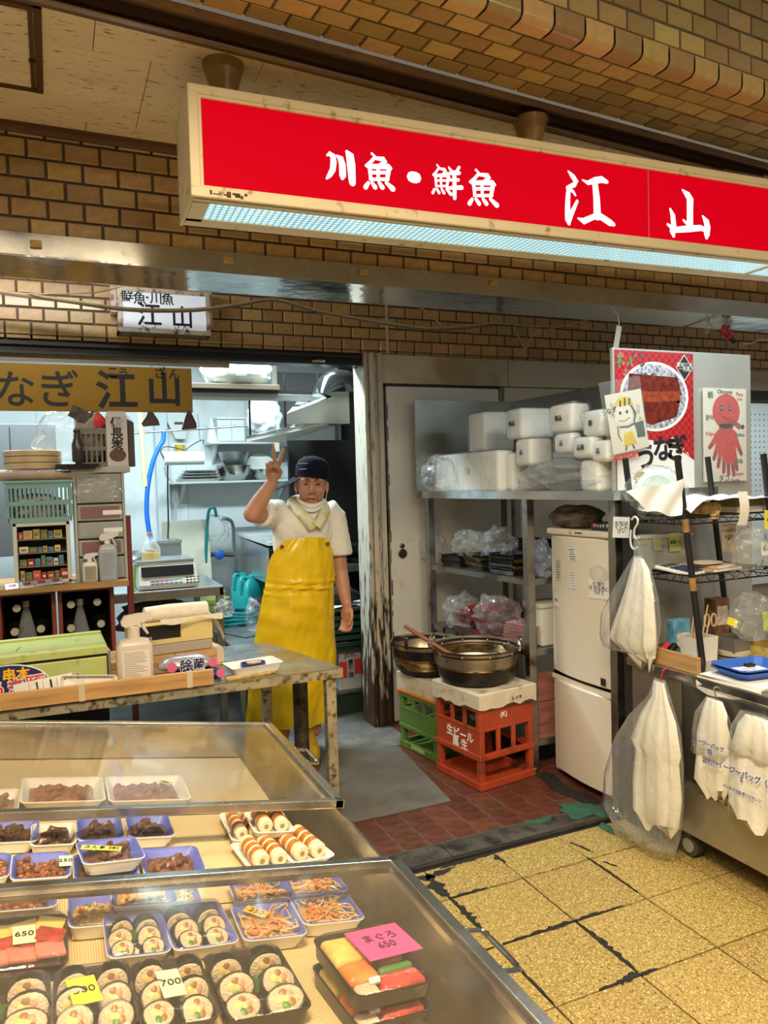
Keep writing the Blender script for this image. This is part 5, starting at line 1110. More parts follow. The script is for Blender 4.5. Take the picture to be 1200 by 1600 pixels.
WEAVE = mat('cream_mesh_mat', (.62, .50, .28), .65)
def weave(M, pitch):
    N = M.node_tree.nodes; L = M.node_tree.links; b = N['Principled BSDF']; tc = N.new('ShaderNodeTexCoord'); sp = N.new('ShaderNodeSeparateXYZ'); L.new(tc.outputs['Object'], sp.inputs[0]); o_ = []
    for k in (0, 1):
        a = N.new('ShaderNodeMath'); a.operation = 'PINGPONG'; L.new(sp.outputs[k], a.inputs[0]); a.inputs[1].default_value = pitch/2
        r = N.new('ShaderNodeMapRange'); L.new(a.outputs[0], r.inputs[0]); r.inputs[1].default_value = pitch*.08; r.inputs[2].default_value = pitch*.22; o_.append(r.outputs[0])
    q = N.new('ShaderNodeMath'); q.operation = 'MULTIPLY'; L.new(o_[0], q.inputs[0]); L.new(o_[1], q.inputs[1])
    x = N.new('ShaderNodeMix'); x.data_type = 'RGBA'; L.new(q.outputs[0], x.inputs[0]); x.inputs[6].default_value = (.72, .60, .36, 1); x.inputs[7].default_value = (.42, .30, .13, 1); L.new(x.outputs[2], b.inputs['Base Color'])
    bp = N.new('ShaderNodeBump'); bp.inputs['Strength'].default_value = .5; bp.inputs['Distance'].default_value = .001; bp.invert = True; L.new(q.outputs[0], bp.inputs['Height']); L.new(bp.outputs[0], b.inputs['Normal'])
weave(WEAVE, .0048)
for k, (b0, b1) in enumerate(((.62, 1.13), (1.135, 1.62), (1.625, 2.11), (2.115, 2.59))):
    n = 8
    part('mesh_mat', MB().sheet(lambda a, b: (-1.13+(1.03 if k != 0 else 1.05)*a, b0+(b1-b0)*b, .0025+.004*max(0, math.sin(6*a+k))*max(0, math.sin(5*b))), n, n), WEAVE, dc, True)
ACR = film('acrylic_lid', tint=(.97, .955, .93), base=.008, edge=.045, rough=.05, wr=0, milk=(.80, .70, .56), gloss=.5)
LIDF = mat('lid_frame_steel', (.58, .55, .49), .26, 1, var=.08, vs=6, rvar=.06)
def lid(label, b0, b1, handle_b):
    t = thing('case_lid', label, 'lid', group='clear lids of the display case'); t.matrix_world = TC @ Matrix.Translation((0, 0, LN))
    part('frame', MB().cbox(-1.15, b0, -.008, .004, b0+.022, .014, .002).cbox(-1.15, b1-.022, -.008, .004, b1, .014, .002).cbox(-.020, b0, -.008, .006, b1, .014, .002).box(-.030, b0+.02, -.010, -.020, b1-.02, .002).box(-1.15, b0+.02, -.010, -.02, b0+.030, .002).box(-1.15, b1-.030, -.010, -.02, b1-.02, .002), LIDF, t)
    part('pane', MB().box(-1.15, b0+.02, .003, -.02, b1-.02, .006), ACR, t)
    hb = handle_b; part('handle', MB().tube(smooth_path([Vector(p) for p in ((.004, hb-.065, .004), (.034, hb-.065, .003), (.048, hb-.052, .002), (.048, hb+.052, .002), (.034, hb+.065, .003), (.004, hb+.065, .004))], 4), .0055, 8), CHROME, t, True)
    for d_ in (-.065, .065): part('handle_base', MB().cyl((.004, hb+d_, .004), (.009, hb+d_, .004), .010, n=12), CHROME, t, True)
    return t
lid('clear acrylic lid with steel frame over the far half of the case', 1.871, 2.615, 2.27)
lid('clear acrylic lid with steel frame over the near half of the case', .72, 1.537, 1.165)
# ---- trays
BLUER = mat('tray_blue_rim', (.10, .13, .50), .4, var=.25, vs=18); TRAYW = FOAM; TRAYK = mat('black_tray_plastic', (.022, .018, .016), .25, var=.3, vs=14)
TFILM = film('tray_film', base=.006, edge=.045, rough=.07, wr=.25, ws=12, wd=.012)
def rr4(a, b, r, z, k=3):
    pts = []
    for sx, sy, a0 in ((1, 1, 0), (-1, 1, 90), (-1, -1, 180), (1, -1, 270)):
        for i in range(k+1):
            t = math.radians(a0+90*i/k); pts.append((sx*(a-r)+r*math.cos(t), sy*(b-r)+r*math.sin(t), z))
    return pts
def tray(kind, u0, v0, u1, v1, label, style='blue', h=.037, base=0, rz=0, group=None, dims=None):
    n = base+h; um, vm = (u0+u1)/2, (v0+v1)/2
    a0, a1, b0, b1 = D(u0, vm, n)[0], D(u1, vm, n)[0], D(um, v1, n)[1], D(um, v0, n)[1]; a, b = (a1-a0)/2, (b1-b0)/2
    if dims: a, b = dims
    c = D(um, vm, n); t = thing('food_tray', label, 'food tray', group=group or 'trays of food in the display case'); t.matrix_world = TC @ Matrix.Translation((c[0], c[1], base+.0065)) @ Matrix.Rotation(rz, 4, 'Z'); h -= .006
    rc_ = min(.016, a*.4, b*.4); m_ = TRAYK if style == 'black' else TRAYW; sl = .80 if style != 'black' else .93
    part('tray', MB().loft([rr4(a*sl, b*sl, rc_, 0), rr4(a*.97, b*.97, rc_, h-.003), rr4(a, b, rc_, h-.002), rr4(a, b, rc_, h), rr4(a*.955, b*.955, rc_, h), rr4(a*sl*.97, b*sl*.97, rc_, .004)]), m_, t, True)
    if style == 'blue': part('blue_liner', MB().loft([rr4(a*.985, b*.985, rc_, h+.0008), rr4(a*.93, b*.93, rc_, h+.0004), rr4(a*sl*.90, b*sl*.90, rc_, .0065)], False, False), BLUER, t, True)
    fill(kind, t, a*(.80 if style == 'blue' else sl*.98), b*(.80 if style == 'blue' else sl*.98), h)
    top = .010 if kind in ('sushi', 'ham', 'bento') else .004
    part('film', MB().loft([rr4(a*.99, b*.99, rc_, h+.001), rr4(a*.9, b*.9, rc_, h+top), rr4(a*.5, b*.5, rc_*.6, h+top*1.25)], False, True), TFILM, t, True, ang=180)
    t['h'] = h+top
    return t
FM = {}
def fm(n, c, **k): return mat('food_'+n, c, k.pop('rough', .35), **k)
def heap(mb, a, b, h, seed, amp=.006, fq=60, n=22):
    return mb.sheet(lambda x_, y_: ((2*x_-1)*a, (2*y_-1)*b, .005 + (h-.004)*min(1, 3.2*min(x_, 1-x_, y_, 1-y_))**.5 + amp*mnoise.noise(Vector((x_*a*fq*2, y_*b*fq*2, seed*7.7)))+amp*.6*mnoise.noise(Vector((x_*a*fq*5, y_*b*fq*5, seed)))), n, n)
SEED = [0]
def fill(kind, t, a, b, h):
    SEED[0] += 1; sd = SEED[0]; r = random.Random(sd)
    if kind == 'beans':
        B = fm('beans', (.24, .075, .02), var=.35, vs=60, rough=.22); mb = MB()
        for k in range(70):
            mb.at(TR(r.uniform(-a, a)*.92, r.uniform(-b, b)*.92, .010+r.uniform(.2, 1)*h*.6, rx=r.uniform(-.5, .5), rz=r.uniform(0, 3))).ell((0, 0, 0), (.0085, .0065, .0065), 8, 5)
        o = part('beans', mb, B, t, True); o['kind'] = 'stuff'; part('sauce', heap(MB(), a, b, h*.5, sd, .002), B, t, True)
    elif kind in ('dark', 'fish', 'simmer'):
        c = {'dark': (.12, .05, .022), 'fish': (.30, .125, .05), 'simmer': (.15, .055, .022)}[kind]; M_ = fm(kind, c, var=.5, vs=50, rough=.25, bump=.6, bs=80)
        part('food', heap(MB(), a, b, h*.75, sd, .010, 70, 26), M_, t, True, ang=180)
        for k in range(7 if kind != 'fish' else 4):
            L_ = r.uniform(.018, .04)*(1.7 if kind == 'fish' else 1); x_, y_ = r.uniform(-a, a)*.6, r.uniform(-b, b)*.6
            part('piece', MB().at(TR(x_, y_, h*.8+.002, rx=r.uniform(-.3, .3), ry=r.uniform(-.3, .3), rz=r.uniform(0, 3))).tube([(-L_/2, 0, -.003), (-L_/4, .004, .002), (L_/4, -.003, .003), (L_/2, .002, -.002)], [.004, .009, .008, .003], 7), M_, t, True)
    elif kind == 'okara':
        part('food', heap(MB(), a, b, h*.85, sd, .006, 110, 36), fm('okara', (.55, .34, .12), var=.4, vs=90, rough=.6, bump=.8, bs=160), t, True, ang=180)
        for k in range(14):
            part('piece', MB().at(TR(r.uniform(-a, a)*.8, r.uniform(-b, b)*.8, h*.9, rz=r.uniform(0, 3), rx=r.uniform(-.5, .5))).ell((0, 0, 0), (.008, .003, .003), 6, 4), (fm('carrot', (.62, .20, .03)), fm('greens', (.10, .22, .04)), fm('okara_light', (.66, .48, .22)))[k % 3], t, True)
    elif kind == 'noodle':
        part('food', heap(MB(), a, b, h*.8, sd, .008, 60, 24), fm('noodle_base', (.50, .25, .08), var=.4, vs=60, rough=.3, bump=.6, bs=70), t, True, ang=180); N1 = fm('noodle', (.66, .42, .18), rough=.25); mb = MB()
        for k in range(26):
            x_, y_, an = r.uniform(-a, a)*.6, r.uniform(-b, b)*.6, r.uniform(0, 6); P = [Vector((x_, y_, h*.85))]
            for q in range(6): an += r.uniform(-.9, .9); P.append(P[-1]+Vector((math.cos(an)*.014, math.sin(an)*.014, r.uniform(-.003, .003)))); P[-1].x = max(-a, min(a, P[-1].x)); P[-1].y = max(-b, min(b, P[-1].y)); P[-1].z = max(h*.78, min(h+.003, P[-1].z))
            mb.tube(smooth_path(P, 2), .0016, 5)
        part('noodles', mb, N1, t, True)['kind'] = 'stuff'
        for k in range(22):
            L_ = r.uniform(.010, .022); part(('carrot_strip', 'leek_strip', 'mushroom')[(k % 9 == 4)+2*(k % 9 == 7)], MB().at(TR(r.uniform(-a, a)*.8, r.uniform(-b, b)*.8, h*.95, rz=r.uniform(0, 3), ry=r.uniform(-.3, .3))).cbox(-L_/2, -.003, -.001, L_/2, .003, .0015, .0007), (fm('carrot', (.62, .20, .03)), fm('greens', (.10, .22, .04)), fm('mushroom', (.07, .045, .03)))[(k % 9 == 4)+2*(k % 9 == 7)], t)
    elif kind == 'sushi':
        rows, cols = (3, 2)
        NORI = fm('nori', (.010, .012, .008), rough=.4); RICE = fm('rice', (.55, .46, .33), rough=.5, bump=.9, bs=220, var=.08, vs=120); EGG = fm('egg', (.70, .52, .20), rough=.5, var=.2, vs=60); GRN = fm('leaf', (.06, .20, .04), rough=.4); PINKF = fm('pinkf', (.46, .27, .17), rough=.4); BRN = fm('simmered', (.28, .14, .05), rough=.4)
        for i in range(rows):
            for j in range(cols):
                x_ = -a*.55+a*1.1*j+r.uniform(-.003, .003); y_ = -b*.66+b*1.32*i/(rows-1); T_ = TR(x_, y_, .006, rz=r.uniform(-.12, .12)); R_x, R_z = a*.52, min(.027, b*.36)
                T2 = T_ @ TR(0, 0, R_z*.55, rx=(-1.0, -.65, -.12)[i]+r.uniform(-.14, .14), ry=r.uniform(-.15, .15), s=r.uniform(.9, 1.04))
                s_ = part('roll_slice', MB().at(T2).loft([[(R_x*math.cos(q)*f_, y0, R_z*math.sin(q)*f_) for q in [2*math.pi*w/16 for w in range(16)]] for f_, y0 in ((1, .014), (1, -.010), (.95, -.012))]), NORI, t, True)
                part('rice', MB().at(T2).loft([[(R_x*math.cos(q)*f_*(1+.05*math.sin(3*q+i+j)), y0, R_z*math.sin(q)*f_*(1+.06*math.sin(2*q+j))) for q in [2*math.pi*w/16 for w in range(16)]] for f_, y0 in ((.88, -.0122), (.80, -.0140))]), RICE, s_, True)
                for k, (m_, dx, dz, rx_) in enumerate(((EGG, -.25, .12, .32), (PINKF, .28, .22, .26), (GRN, .02, -.32, .26), (BRN, .32, -.22, .26), (BRN, -.1, .38, .24), (EGG, .1, .0, .2))):
                    part('filling', MB().at(T2).ell((R_x*dx*.8, -.0135, R_z*dz), (R_x*rx_, .0022, R_z*.30), 8, 5), m_, s_, True)
        part('leaf_divider', MB().sheet(lambda q, w: (-a*.9+1.8*a*q, .004*math.sin(20*q), .010+.030*w*(1-.25*abs(math.sin(40*q)))), 30, 3), GRN, t)
    elif kind == 'ham':
        part('rice_bed', heap(MB(), a*.96, b*.96, h*.5, sd, .003), fm('rice', (.72, .64, .50)), t, True)
        for k, (y_, m_, n) in enumerate(((.52, fm('cheese', (.78, .55, .14), rough=.45), 3), (-.05, fm('tuna', (.45, .05, .035), rough=.3, var=.4, vs=35, bump=.8, bs=60), 4), (-.55, fm('hamslice', (.60, .20, .16), rough=.35, var=.25, vs=25), 3))):
            for j in range(n):
                part(('cheese_slice', 'red_slice', 'ham_slice')[k], MB().at(TR(-a*.65+1.3*a*j/(n-1), b*y_, h*.85+.004*j, rz=r.uniform(-.25, .25), ry=r.uniform(-.15, .15))).cbox(-a*.36, -b*.28, -.003, a*.36, b*.26, .005, .0025), m_, t)
    elif kind == 'bento':
        part('bread', rbox(MB(), -a*.95, b*.1, .004, a*.2, b*.95, h*1.05, .01), fm('omelette', (.74, .52, .14), rough=.45, var=.25, vs=30, bump=.5, bs=60), t, True)
        part('salmon', rbox(MB(), -a*.95, -b*.55, .004, -a*.1, b*.08, h*1.05, .012, .003), fm('salmon', (.70, .19, .03), rough=.3, var=.4, vs=35, bump=.8, bs=60), t, True)
        part('tuna', rbox(MB(), -a*.3, -b*.95, .004, a*.95, -b*.45, h*1.0, .012, .003), fm('tuna', (.55, .05, .03)), t, True); part('greens', rbox(MB(), -a*.05, -b*.42, .004, a*.95, -b*.22, h*.95, .008, .003), fm('leaf', (.06, .20, .04)), t, True)
        part('rice', rbox(MB(), -a*.95, -b*.95, .004, -a*.35, -b*.6, h*.9, .008, .003), fm('rice', (.72, .64, .50)), t, True); part('ham', rbox(MB(), .25*a, b*.0, .004, .95*a, b*.9, h*.95, .01, .003), fm('hamslice', (.60, .20, .16)), t, True)
        part('soy_bottle', MB().cyl((-a*.55, -b*.7, h), (-a*.3, -b*.75, h+.004), .006, n=8), WHITEP, t, True)
    elif kind == 'chikuwa':
        C1 = fm('fishpaste', (.76, .60, .38), rough=.45, var=.08, vs=20); C2 = fm('grilled', (.42, .15, .03), rough=.45, var=.4, vs=40)
        for j in range(2):
            x_ = -a*.5+a*j*1.0; R_ = min(a*.44, .020)
            c_ = part('chikuwa', MB().at(TR(x_, 0, R_+.008)).tube([(0, -b*.95, 0), (0, -b*.88, 0), (0, b*.88, 0), (0, b*.95, 0)], [R_*.8, R_, R_, R_*.8], 16), C1, t, True)
            for y_ in (-.42, .02, .46): part('grilled_band', MB().at(TR(x_, 0, R_+.008)).tube([(0, b*(y_-.15), 0), (0, b*(y_-.09), 0), (0, b*(y_+.09), 0), (0, b*(y_+.15), 0)], [R_*1.0, R_*1.025, R_*1.025, R_*1.0], 16), C2, c_, True)
            part('hole', MB().at(TR(x_, 0, R_+.008)).cyl((0, -b*.955, 0), (0, -b*.94, 0), R_*.34, n=12), fm('shade', (.30, .20, .10)), c_)
W = 'white'
tray('fish', -44, 1232, 31, 1266, 'white tray of brown simmered fish cut by the left picture edge', W)
tray('fish', 34, 1213, 164, 1252, 'long white tray of brown fish under the far lid, left of the tagged one', W)
tA = tray('fish', 167, 1211, 293, 1250, 'long white tray of brown fish with a green-yellow tag under the far lid', W)
tray('dark', -36, 1282, 62, 1316, 'blue-rimmed tray of dark simmered food at the left edge, below the far lid')
tray('dark', 48, 1285, 119, 1320, 'white tray with a flat dark kelp slab between two blue-rimmed ones', W)
tray('dark', 120, 1277, 193, 1312, 'blue-rimmed tray of dark food, second from the right in the row below the far lid')
tray('dark', 198, 1273, 269, 1308, 'blue-rimmed tray of dark fish, rightmost in the row below the far lid')
tray('beans', -50, 1334, 17, 1372, 'blue-rimmed tray of beans cut by the left edge between the lids')
tB = tray('beans', 18, 1332, 111, 1372, 'blue-rimmed tray of glossy brown beans tagged 250')
tray('simmer', 114, 1332, 216, 1372, 'blue-rimmed tray of dark simmered bits beneath a tilted tray with yellow tag')
tC = tray('dark', 123, 1310, 222, 1346, 'blue-rimmed tray with a yellow tag resting on another tray', base=.034, rz=.12)
tray('simmer', 220, 1323, 317, 1364, 'blue-rimmed tray of dark glazed shellfish beside the stacked trays')
tray('chikuwa', 351, 1268, 409, 1312, 'white tray of grilled fish tubes, back left of the four', W, h=.026, group='trays of grilled fish tubes')
tray('chikuwa', 388, 1266, 452, 1300, 'white tray of grilled fish tubes stacked on another one', W, h=.026, base=.036, group='trays of grilled fish tubes')
tray('chikuwa', 372, 1312, 448, 1356, 'white tray of grilled fish tubes, front left of the four', W, h=.026, rz=.12, group='trays of grilled fish tubes')
tray('chikuwa', 428, 1298, 505, 1344, 'white tray of grilled fish tubes, front right against the steel side', W, h=.026, rz=.2, group='trays of grilled fish tubes')
tray('beans', -44, 1390, 91, 1422, 'tray of brown beans just under the near lid at the left edge')
tray('okara', 106, 1396, 190, 1446, 'blue-rimmed tray of crumbly golden soy pulp, left of the stacked one')
tray('okara', 173, 1376, 276, 1414, 'blue-rimmed tray of golden soy pulp resting on its neighbours', base=.02, rz=-.03)
tray('okara', 262, 1378, 311, 1412, 'small end of a blue-rimmed soy pulp tray, right of the stacked one')
tD = tray('sushi', 163, 1424, 262, 1492, 'blue-rimmed tray of six sushi rolls, left of the pair')
tray('sushi', 257, 1409, 361, 1479, 'blue-rimmed tray of six sushi rolls, right of the pair', rz=.06)
tray('noodle', 359, 1368, 453, 1408, 'blue-rimmed tray of orange noodle salad, back left of four')
tray('noodle', 446, 1362, 537, 1396, 'blue-rimmed tray of orange noodle salad, back right of four')
tE = tray('noodle', 368, 1410, 471, 1466, 'blue-rimmed tray of orange noodle salad, front left of four with an orange tag')
tray('noodle', 460, 1395, 560, 1442, 'blue-rimmed tray of orange noodle salad, front right of four')
tF = tray('ham', -34, 1430, 107, 1512, 'black pack of sliced cheese and raw fish with a pale green tag', 'black', h=.034)
tray('sushi', -74, 1524, 80, 1622, 'black pack of sushi rolls cut by the lower left corner', 'black', h=.036)
tG = tray('sushi', 84, 1506, 212, 1608, 'black pack of sushi rolls with a yellow price tag', 'black', h=.036)
tH = tray('sushi', 210, 1494, 330, 1600, 'black pack of sushi rolls with a pale green price tag', 'black', h=.036)
tray('sushi', 332, 1478, 466, 1586, 'black pack of sushi rolls, rightmost of the front row', 'black', h=.036, rz=.05)
tray('bento', 520, 1492, 640, 1590, 'black sushi platter half hidden under the pink-labelled one', 'black', h=.034, rz=.12, dims=(.078, .095))
tI = tray('bento', 512, 1448, 652, 1548, 'black sushi platter with a large pink label', 'black', h=.034, base=.046, rz=.10, dims=(.080, .095))
# ---- price tags
def ptag(on_, dx, dy, w_, d_, m_, txt, label, rz=0, ts=.02, ry=0):
    T_ = on_.matrix_world @ Matrix.Translation((dx, dy, on_['h']+.002)) @ Matrix.Rotation(rz, 4, 'Z') @ Matrix.Rotation(ry, 4, 'Y')
    o = solo('price_tag', label, 'price tag', MB().box(-w_/2, -d_/2, 0, w_/2, d_/2, .0007), m_, group='price tags on the trays'); o.matrix_world = T_
    tx = text(txt, ts, INK, o, (0, 0, .0012), (-math.pi/2, 0, 0), name='writing'); return o
LIME = mat('lime_tag', (.68, .64, .10), .6); MINT = mat('mint_tag', (.62, .70, .52), .6); YTAG = mat('yellow_tag', (.85, .68, .03), .6); OTAG = mat('amber_tag', (.85, .42, .01), .6); PKT = mat('pink_tag', (.85, .09, .30), .6)
ptag(tA, .052, .02, .042, .020, LIME, '380', 'lime price tag on the far right fish tray', -.7, .016)
ptag(tB, .048, .0, .026, .05, MINT, '250', 'pale green tag reading 250 on the bean tray', 0, .020).rotation_mode = 'XYZ'
ptag(tC, -.02, .0, .085, .022, LIME, 'さんま 280', 'long yellow tag on the tilted dark tray', -.35, .016)
ptag(tE, -.02, .025, .052, .026, OTAG, '250', 'amber tag on the noodle tray', -.75, .022)
ptag(tF, .0, .0, .038, .06, MINT, '650', 'pale green tag on the cheese and fish pack', .05, .022)
ptag(tG, -.018, .0, .045, .072, YTAG, '500', 'yellow tag on the front sushi pack', .15, .024)
ptag(tH, -.005, .0, .038, .075, MINT, '700', 'pale green tag reading 700 on the front sushi pack', .08, .024)
pk = ptag(tI, .035, .025, .115, .095, PKT, 'まぐろ\n650', 'large pink label on the upper sushi platter', .06, .026)
# loose tray leaning inside against the steel side

# ------------------------------------------------------------------ steel table in front of the kitchen
TTZ = .65
tb = thing('steel_table', 'worn steel work table in front of the cook', 'table', (.3, 3.35, 0)); O = tb.location
TSTEEL = mat('table_top_steel', (.40, .40, .38), .3, .9, var=.15, vs=4, rvar=.08); TEDGE = mat('table_edge_stained', (.46, .40, .26), .42, .5, var=.2, vs=9, dirt=(.10, .07, .03), da=.4, ds=30)
NR, FR_, FL, NL = (1.10, 3.0), (.945, 3.69), (-.75, 3.74), (-.75, 3.06)
part('top', P_(MB().prism([NL, NR, FR_, FL], TTZ-.006, TTZ)), TSTEEL, tb)
part('apron', P_(MB().prism([NL, NR, (NR[0]-.008, NR[1]+.02), (NL[0], NL[1]+.02)], TTZ-.042, TTZ-.006).prism([NR, FR_, (FR_[0]-.02, FR_[1]-.005), (NR[0]-.025, NR[1]+.01)], TTZ-.042, TTZ-.006)), TEDGE, tb)
for x_, y_ in ((1.028, 3.012), (.905, 3.62), (-.70, 3.64), (-.70, 3.1)): part('leg', P_(MB().cbox(x_, y_, 0, x_+.045, y_+.045, TTZ-.042, .004)), TEDGE, tb)
q = U(470, 1110, y=3.42)
part('round_leg', P_(MB().cyl((q.x, 3.42, 0), (q.x, 3.42, TTZ-.042), .036, n=18)), mat('rusty_tube', (.14, .115, .08), .4, .7, var=.3, vs=10, dirt=(.05, .035, .02), da=.3, ds=18), tb, True)
part('lower_shelf', P_(MB().box(-.70, 3.14, .20, .92, 3.66, .215)), STEELD, tb)
WOOD = mat('pale_plank', (.50, .27, .095), .55, var=.28, vs=6, stretch=(.7, 6, 7), bump=.1, bs=30); TAPEW = mat('clear_tape', (.62, .48, .32), .3)
pl_ = thing('edge_plank', 'wooden plank taped along the front edge of the steel table', 'plank', (-.1, 3.03, TTZ), -.03)
part('plank', MB().cbox(-.62, -.008, .0005, .655, .010, .062, .002), WOOD, pl_)
for x_ in (-.13, .155, .55): part('tape', MB().box(x_, -.0092, .0, x_+.022, .0112, .0632), TAPEW, pl_)
# ---- green tin box
yg = 3.14; gx1 = U(168, 1050, y=yg).x; gz = U(100, 1028, y=yg).z; gx0 = -.52
gb = thing('green_box', 'long pale green tin box with a hinged lid and round sticker', 'box', ((gx0+gx1)/2, yg, TTZ), .02); L2 = (gx1-gx0)/2; gh = gz-TTZ
GRN_ = mat('pistachio_tin', (.42, .46, .14), .4, var=.08, vs=4, dirt=(.25, .22, .06), da=.12, ds=14)
part('body', MB().cbox(-L2, 0, .001, L2, .30, gh-.012, .004), GRN_, gb); part('slot', MB().box(-L2+.002, .004, gh-.013, L2-.002, .296, gh+.001), BLACK, gb)
part('lid', MB().loft([[(-L2-.004, -.005, gh), (L2+.004, -.005, gh), (L2+.004, .305, gh), (-L2-.004, .305, gh)], [(-L2-.004, -.005, gh+.026), (L2+.004, -.005, gh+.026), (L2+.004, .305, gh+.026), (-L2-.004, .305, gh+.026)], [(-L2+.006, .010, gh+.034), (L2-.006, .010, gh+.034), (L2-.006, .29, gh+.034), (-L2+.006, .29, gh+.034)]]), GRN_, gb)
part('hinge_ridge', MB().cbox(-L2, .255, gh+.033, L2, .275, gh+.045, .004), GRN_, gb)
mb = MB()
for x_ in (-.24, .02): 
    for k in range(4): mb.box(x_+.004*k, .06+.022*k, gh+.0335, x_+.004*k+.006, .07+.022*k, gh+.0348)
part('lid_holes', mb, BLACK, gb)['kind'] = 'stuff'
sx, sz = U(10, 1075, y=yg).x-gb.location.x, U(10, 1075, y=yg).z-TTZ
poly_part('sticker_rim', circ(sx, sz, .152, 40, .088), -.0012, PAPER, gb); poly_part('sticker', circ(sx, sz, .147, 40, .083), -.0018, mat('navy_print', (.015, .025, .10), .4), gb)
text('串本', .048, OTAG, gb, (sx+.035, -.0024, sz+.045), bold=.03); text('らうき豚', .072, WHITEINK, gb, (sx+.0, -.0022, sz-.008), (0, -.08, 0), bold=.055, spacing=.85); text('らうき豚', .072, REDINK, gb, (sx, -.0032, sz-.008), (0, -.08, 0), bold=.015, spacing=.85)
text('うまい', .028, OTAG, gb, (sx+.02, -.0024, sz-.058), bold=.02)
t, w_, h_ = sheet_thing('printed_sheet', 'printed page in a clear sleeve leaning on the green box', 'paper', 23, 1060, 116, 1104, 3.085, PAPER, -.10)
for k in range(9): part('text_line', MB().box(-.05+.024*k, -.0006, -.045+.008*(k % 3), -.049+.024*k+(.006 if k % 2 else .001), -.0001, .045), INK if k % 2 else mat('pinkish_rule', (.5, .3, .3), .6), t)
part('sleeve', MB().sheet(lambda a, b: (-w_*.55+w_*1.25*a, -.004-.008*math.sin(6*a+2*b), -h_*.52+h_*1.25*b), 10, 6), LOOSE, t, True)
def small_tray(label, M_, dims, blue=False):
    t = thing('foam_tray', label, 'food tray'); t.matrix_world = M_; a, b, h = dims
    part('tray', MB().loft([rr4(a*.82, b*.82, .012, 0), rr4(a*.97, b*.97, .014, h-.003), rr4(a, b, .014, h), rr4(a*.95, b*.95, .012, h), rr4(a*.80, b*.80, .010, .004)]), FOAM, t, True); return t
q = U(137, 1078, y=3.07); small_tray('empty white foam tray leaning against the green box', Matrix.Translation((q.x, 3.083, TTZ+.034)) @ Matrix.Rotation(math.radians(82), 4, 'X') @ Matrix.Rotation(-.12, 4, 'Z'), (.105, .048, .024))
# ---- spray bottle
def spray(label, x, y, z, w_, d_, h, body, headm, label_m=None, rz=0, sc_=1, txt=None, neckh=.03):
    t = thing('spray_bottle', label, 'bottle', (x, y, z), rz)
    part('bottle', MB().loft([rr4(w_*.46, d_*.46, d_*.2, 0), rr4(w_/2, d_/2, d_*.22, .006), rr4(w_/2, d_/2, d_*.22, h*.86), rr4(w_*.40, d_*.42, d_*.2, h*.96), rr4(w_*.16, w_*.16, w_*.07, h)]), body, t, True)
    part('neck', MB().lathe([(w_*.17, h-.002), (w_*.17, h+neckh), (w_*.13, h+neckh+.004)], 16), headm, t, True)
    k = sc_; z0 = h+neckh
    part('trigger_head', MB().loft([[(x_*k, y_*k, z0+z_*k) for x_, y_, z_ in r_] for r_ in ([(-.030, -.008, .006), (-.030, .008, .006), (-.032, .008, .016), (-.032, -.008, .016)], [(-.020, -.011, .0), (-.020, .011, .0), (-.022, .011, .030), (-.022, -.011, .030)], [(.012, -.011, .006), (.012, .011, .006), (.012, .010, .034), (.012, -.010, .034)], [(.040, -.006, .018), (.040, .006, .018), (.040, .006, .034), (.040, -.006, .034)], [(.046, -.006, .016), (.046, .006, .016), (.046, .006, .036), (.046, -.006, .036)])]), headm, t, True, ang=50)
    part('trigger', MB().tube([(.020*k, 0, z0+.012*k), (.026*k, 0, z0-.005*k), (.036*k, 0, z0-.022*k)], [.005*k, .0045*k, .003*k], 8), headm, t, True)
    if label_m:
        lb_ = part('label', MB().box(-w_*.36, -d_/2-.0012, h*.06, w_*.40, -d_/2+.0005, h*.78), label_m, t)
        mb = MB(); r = random.Random(5)
        for q_ in range(16):
            z_ = h*(.74-.038*q_); mb.box(-w_*.32, -d_/2-.0016, z_-.0011, -w_*.32+w_*.66*r.uniform(.5, 1), -d_/2-.001, z_+.0011)
        part('small_print', mb, mat('grey_print', (.25, .22, .20), .6), t)['kind'] = 'stuff'
        if txt: text(txt[0], txt[1], txt[2], t, (0, -d_/2-.0018, h*txt[3]))
    return t
CLOUDY = mat('cloudy_bottle', (.62, .52, .42), .3, var=.05, vs=6, alpha=.93); CLRB = film('clear_bottle', base=.12, edge=.5, wr=0, milk=(.75, .78, .8))
x0, x1, z0, z1 = bb(183, 1003, 240, 1081, 3.10)
spray('large white spray bottle with a printed label on the table edge', (x0+x1)/2, 3.12, TTZ, x1-x0, .075, z1-z0, CLOUDY, mat('pale_trigger', (.66, .56, .46), .4), mat('cream_label', (.70, .62, .52), .6), 0, 1.5, ('消毒', .018, mat('pinkred_ink', (.55, .2, .18), .6), .12), .045)
# ---- wooden box, cash drawer, towel
x0, x1 = U(172, 1035, y=3.33).x, U(352, 1035, y=3.30).x; z1 = U(260, 1024, y=3.30).z
wb_ = thing('wooden_box', 'wooden box carrying the cream cash register', 'box', ((x0+x1)/2, 3.30, TTZ), .10); bl = (x1-x0)/2; bh = z1-TTZ
part('body', MB().cbox(-bl, 0, 0, bl, .24, bh*.55, .003), WOOD, wb_); part('upper_board', MB().cbox(-bl, .002, bh*.55+.001, bl*.1, .24, bh, .003), WOOD, wb_); part('upper_board', MB().cbox(bl*.1+.002, .002, bh*.55+.001, bl, .24, bh, .003), WOOD, wb_); part('tape', MB().box(bl-.03, -.001, bh*.2, bl+.001, .1, bh+.001), TAPEW, wb_)
part('side_board', MB().cbox(-bl-.012, .0, 0, -bl, .24, bh+.055, .003), mat('grey_cardboard', (.33, .27, .20), .7, var=.2, vs=10), wb_)
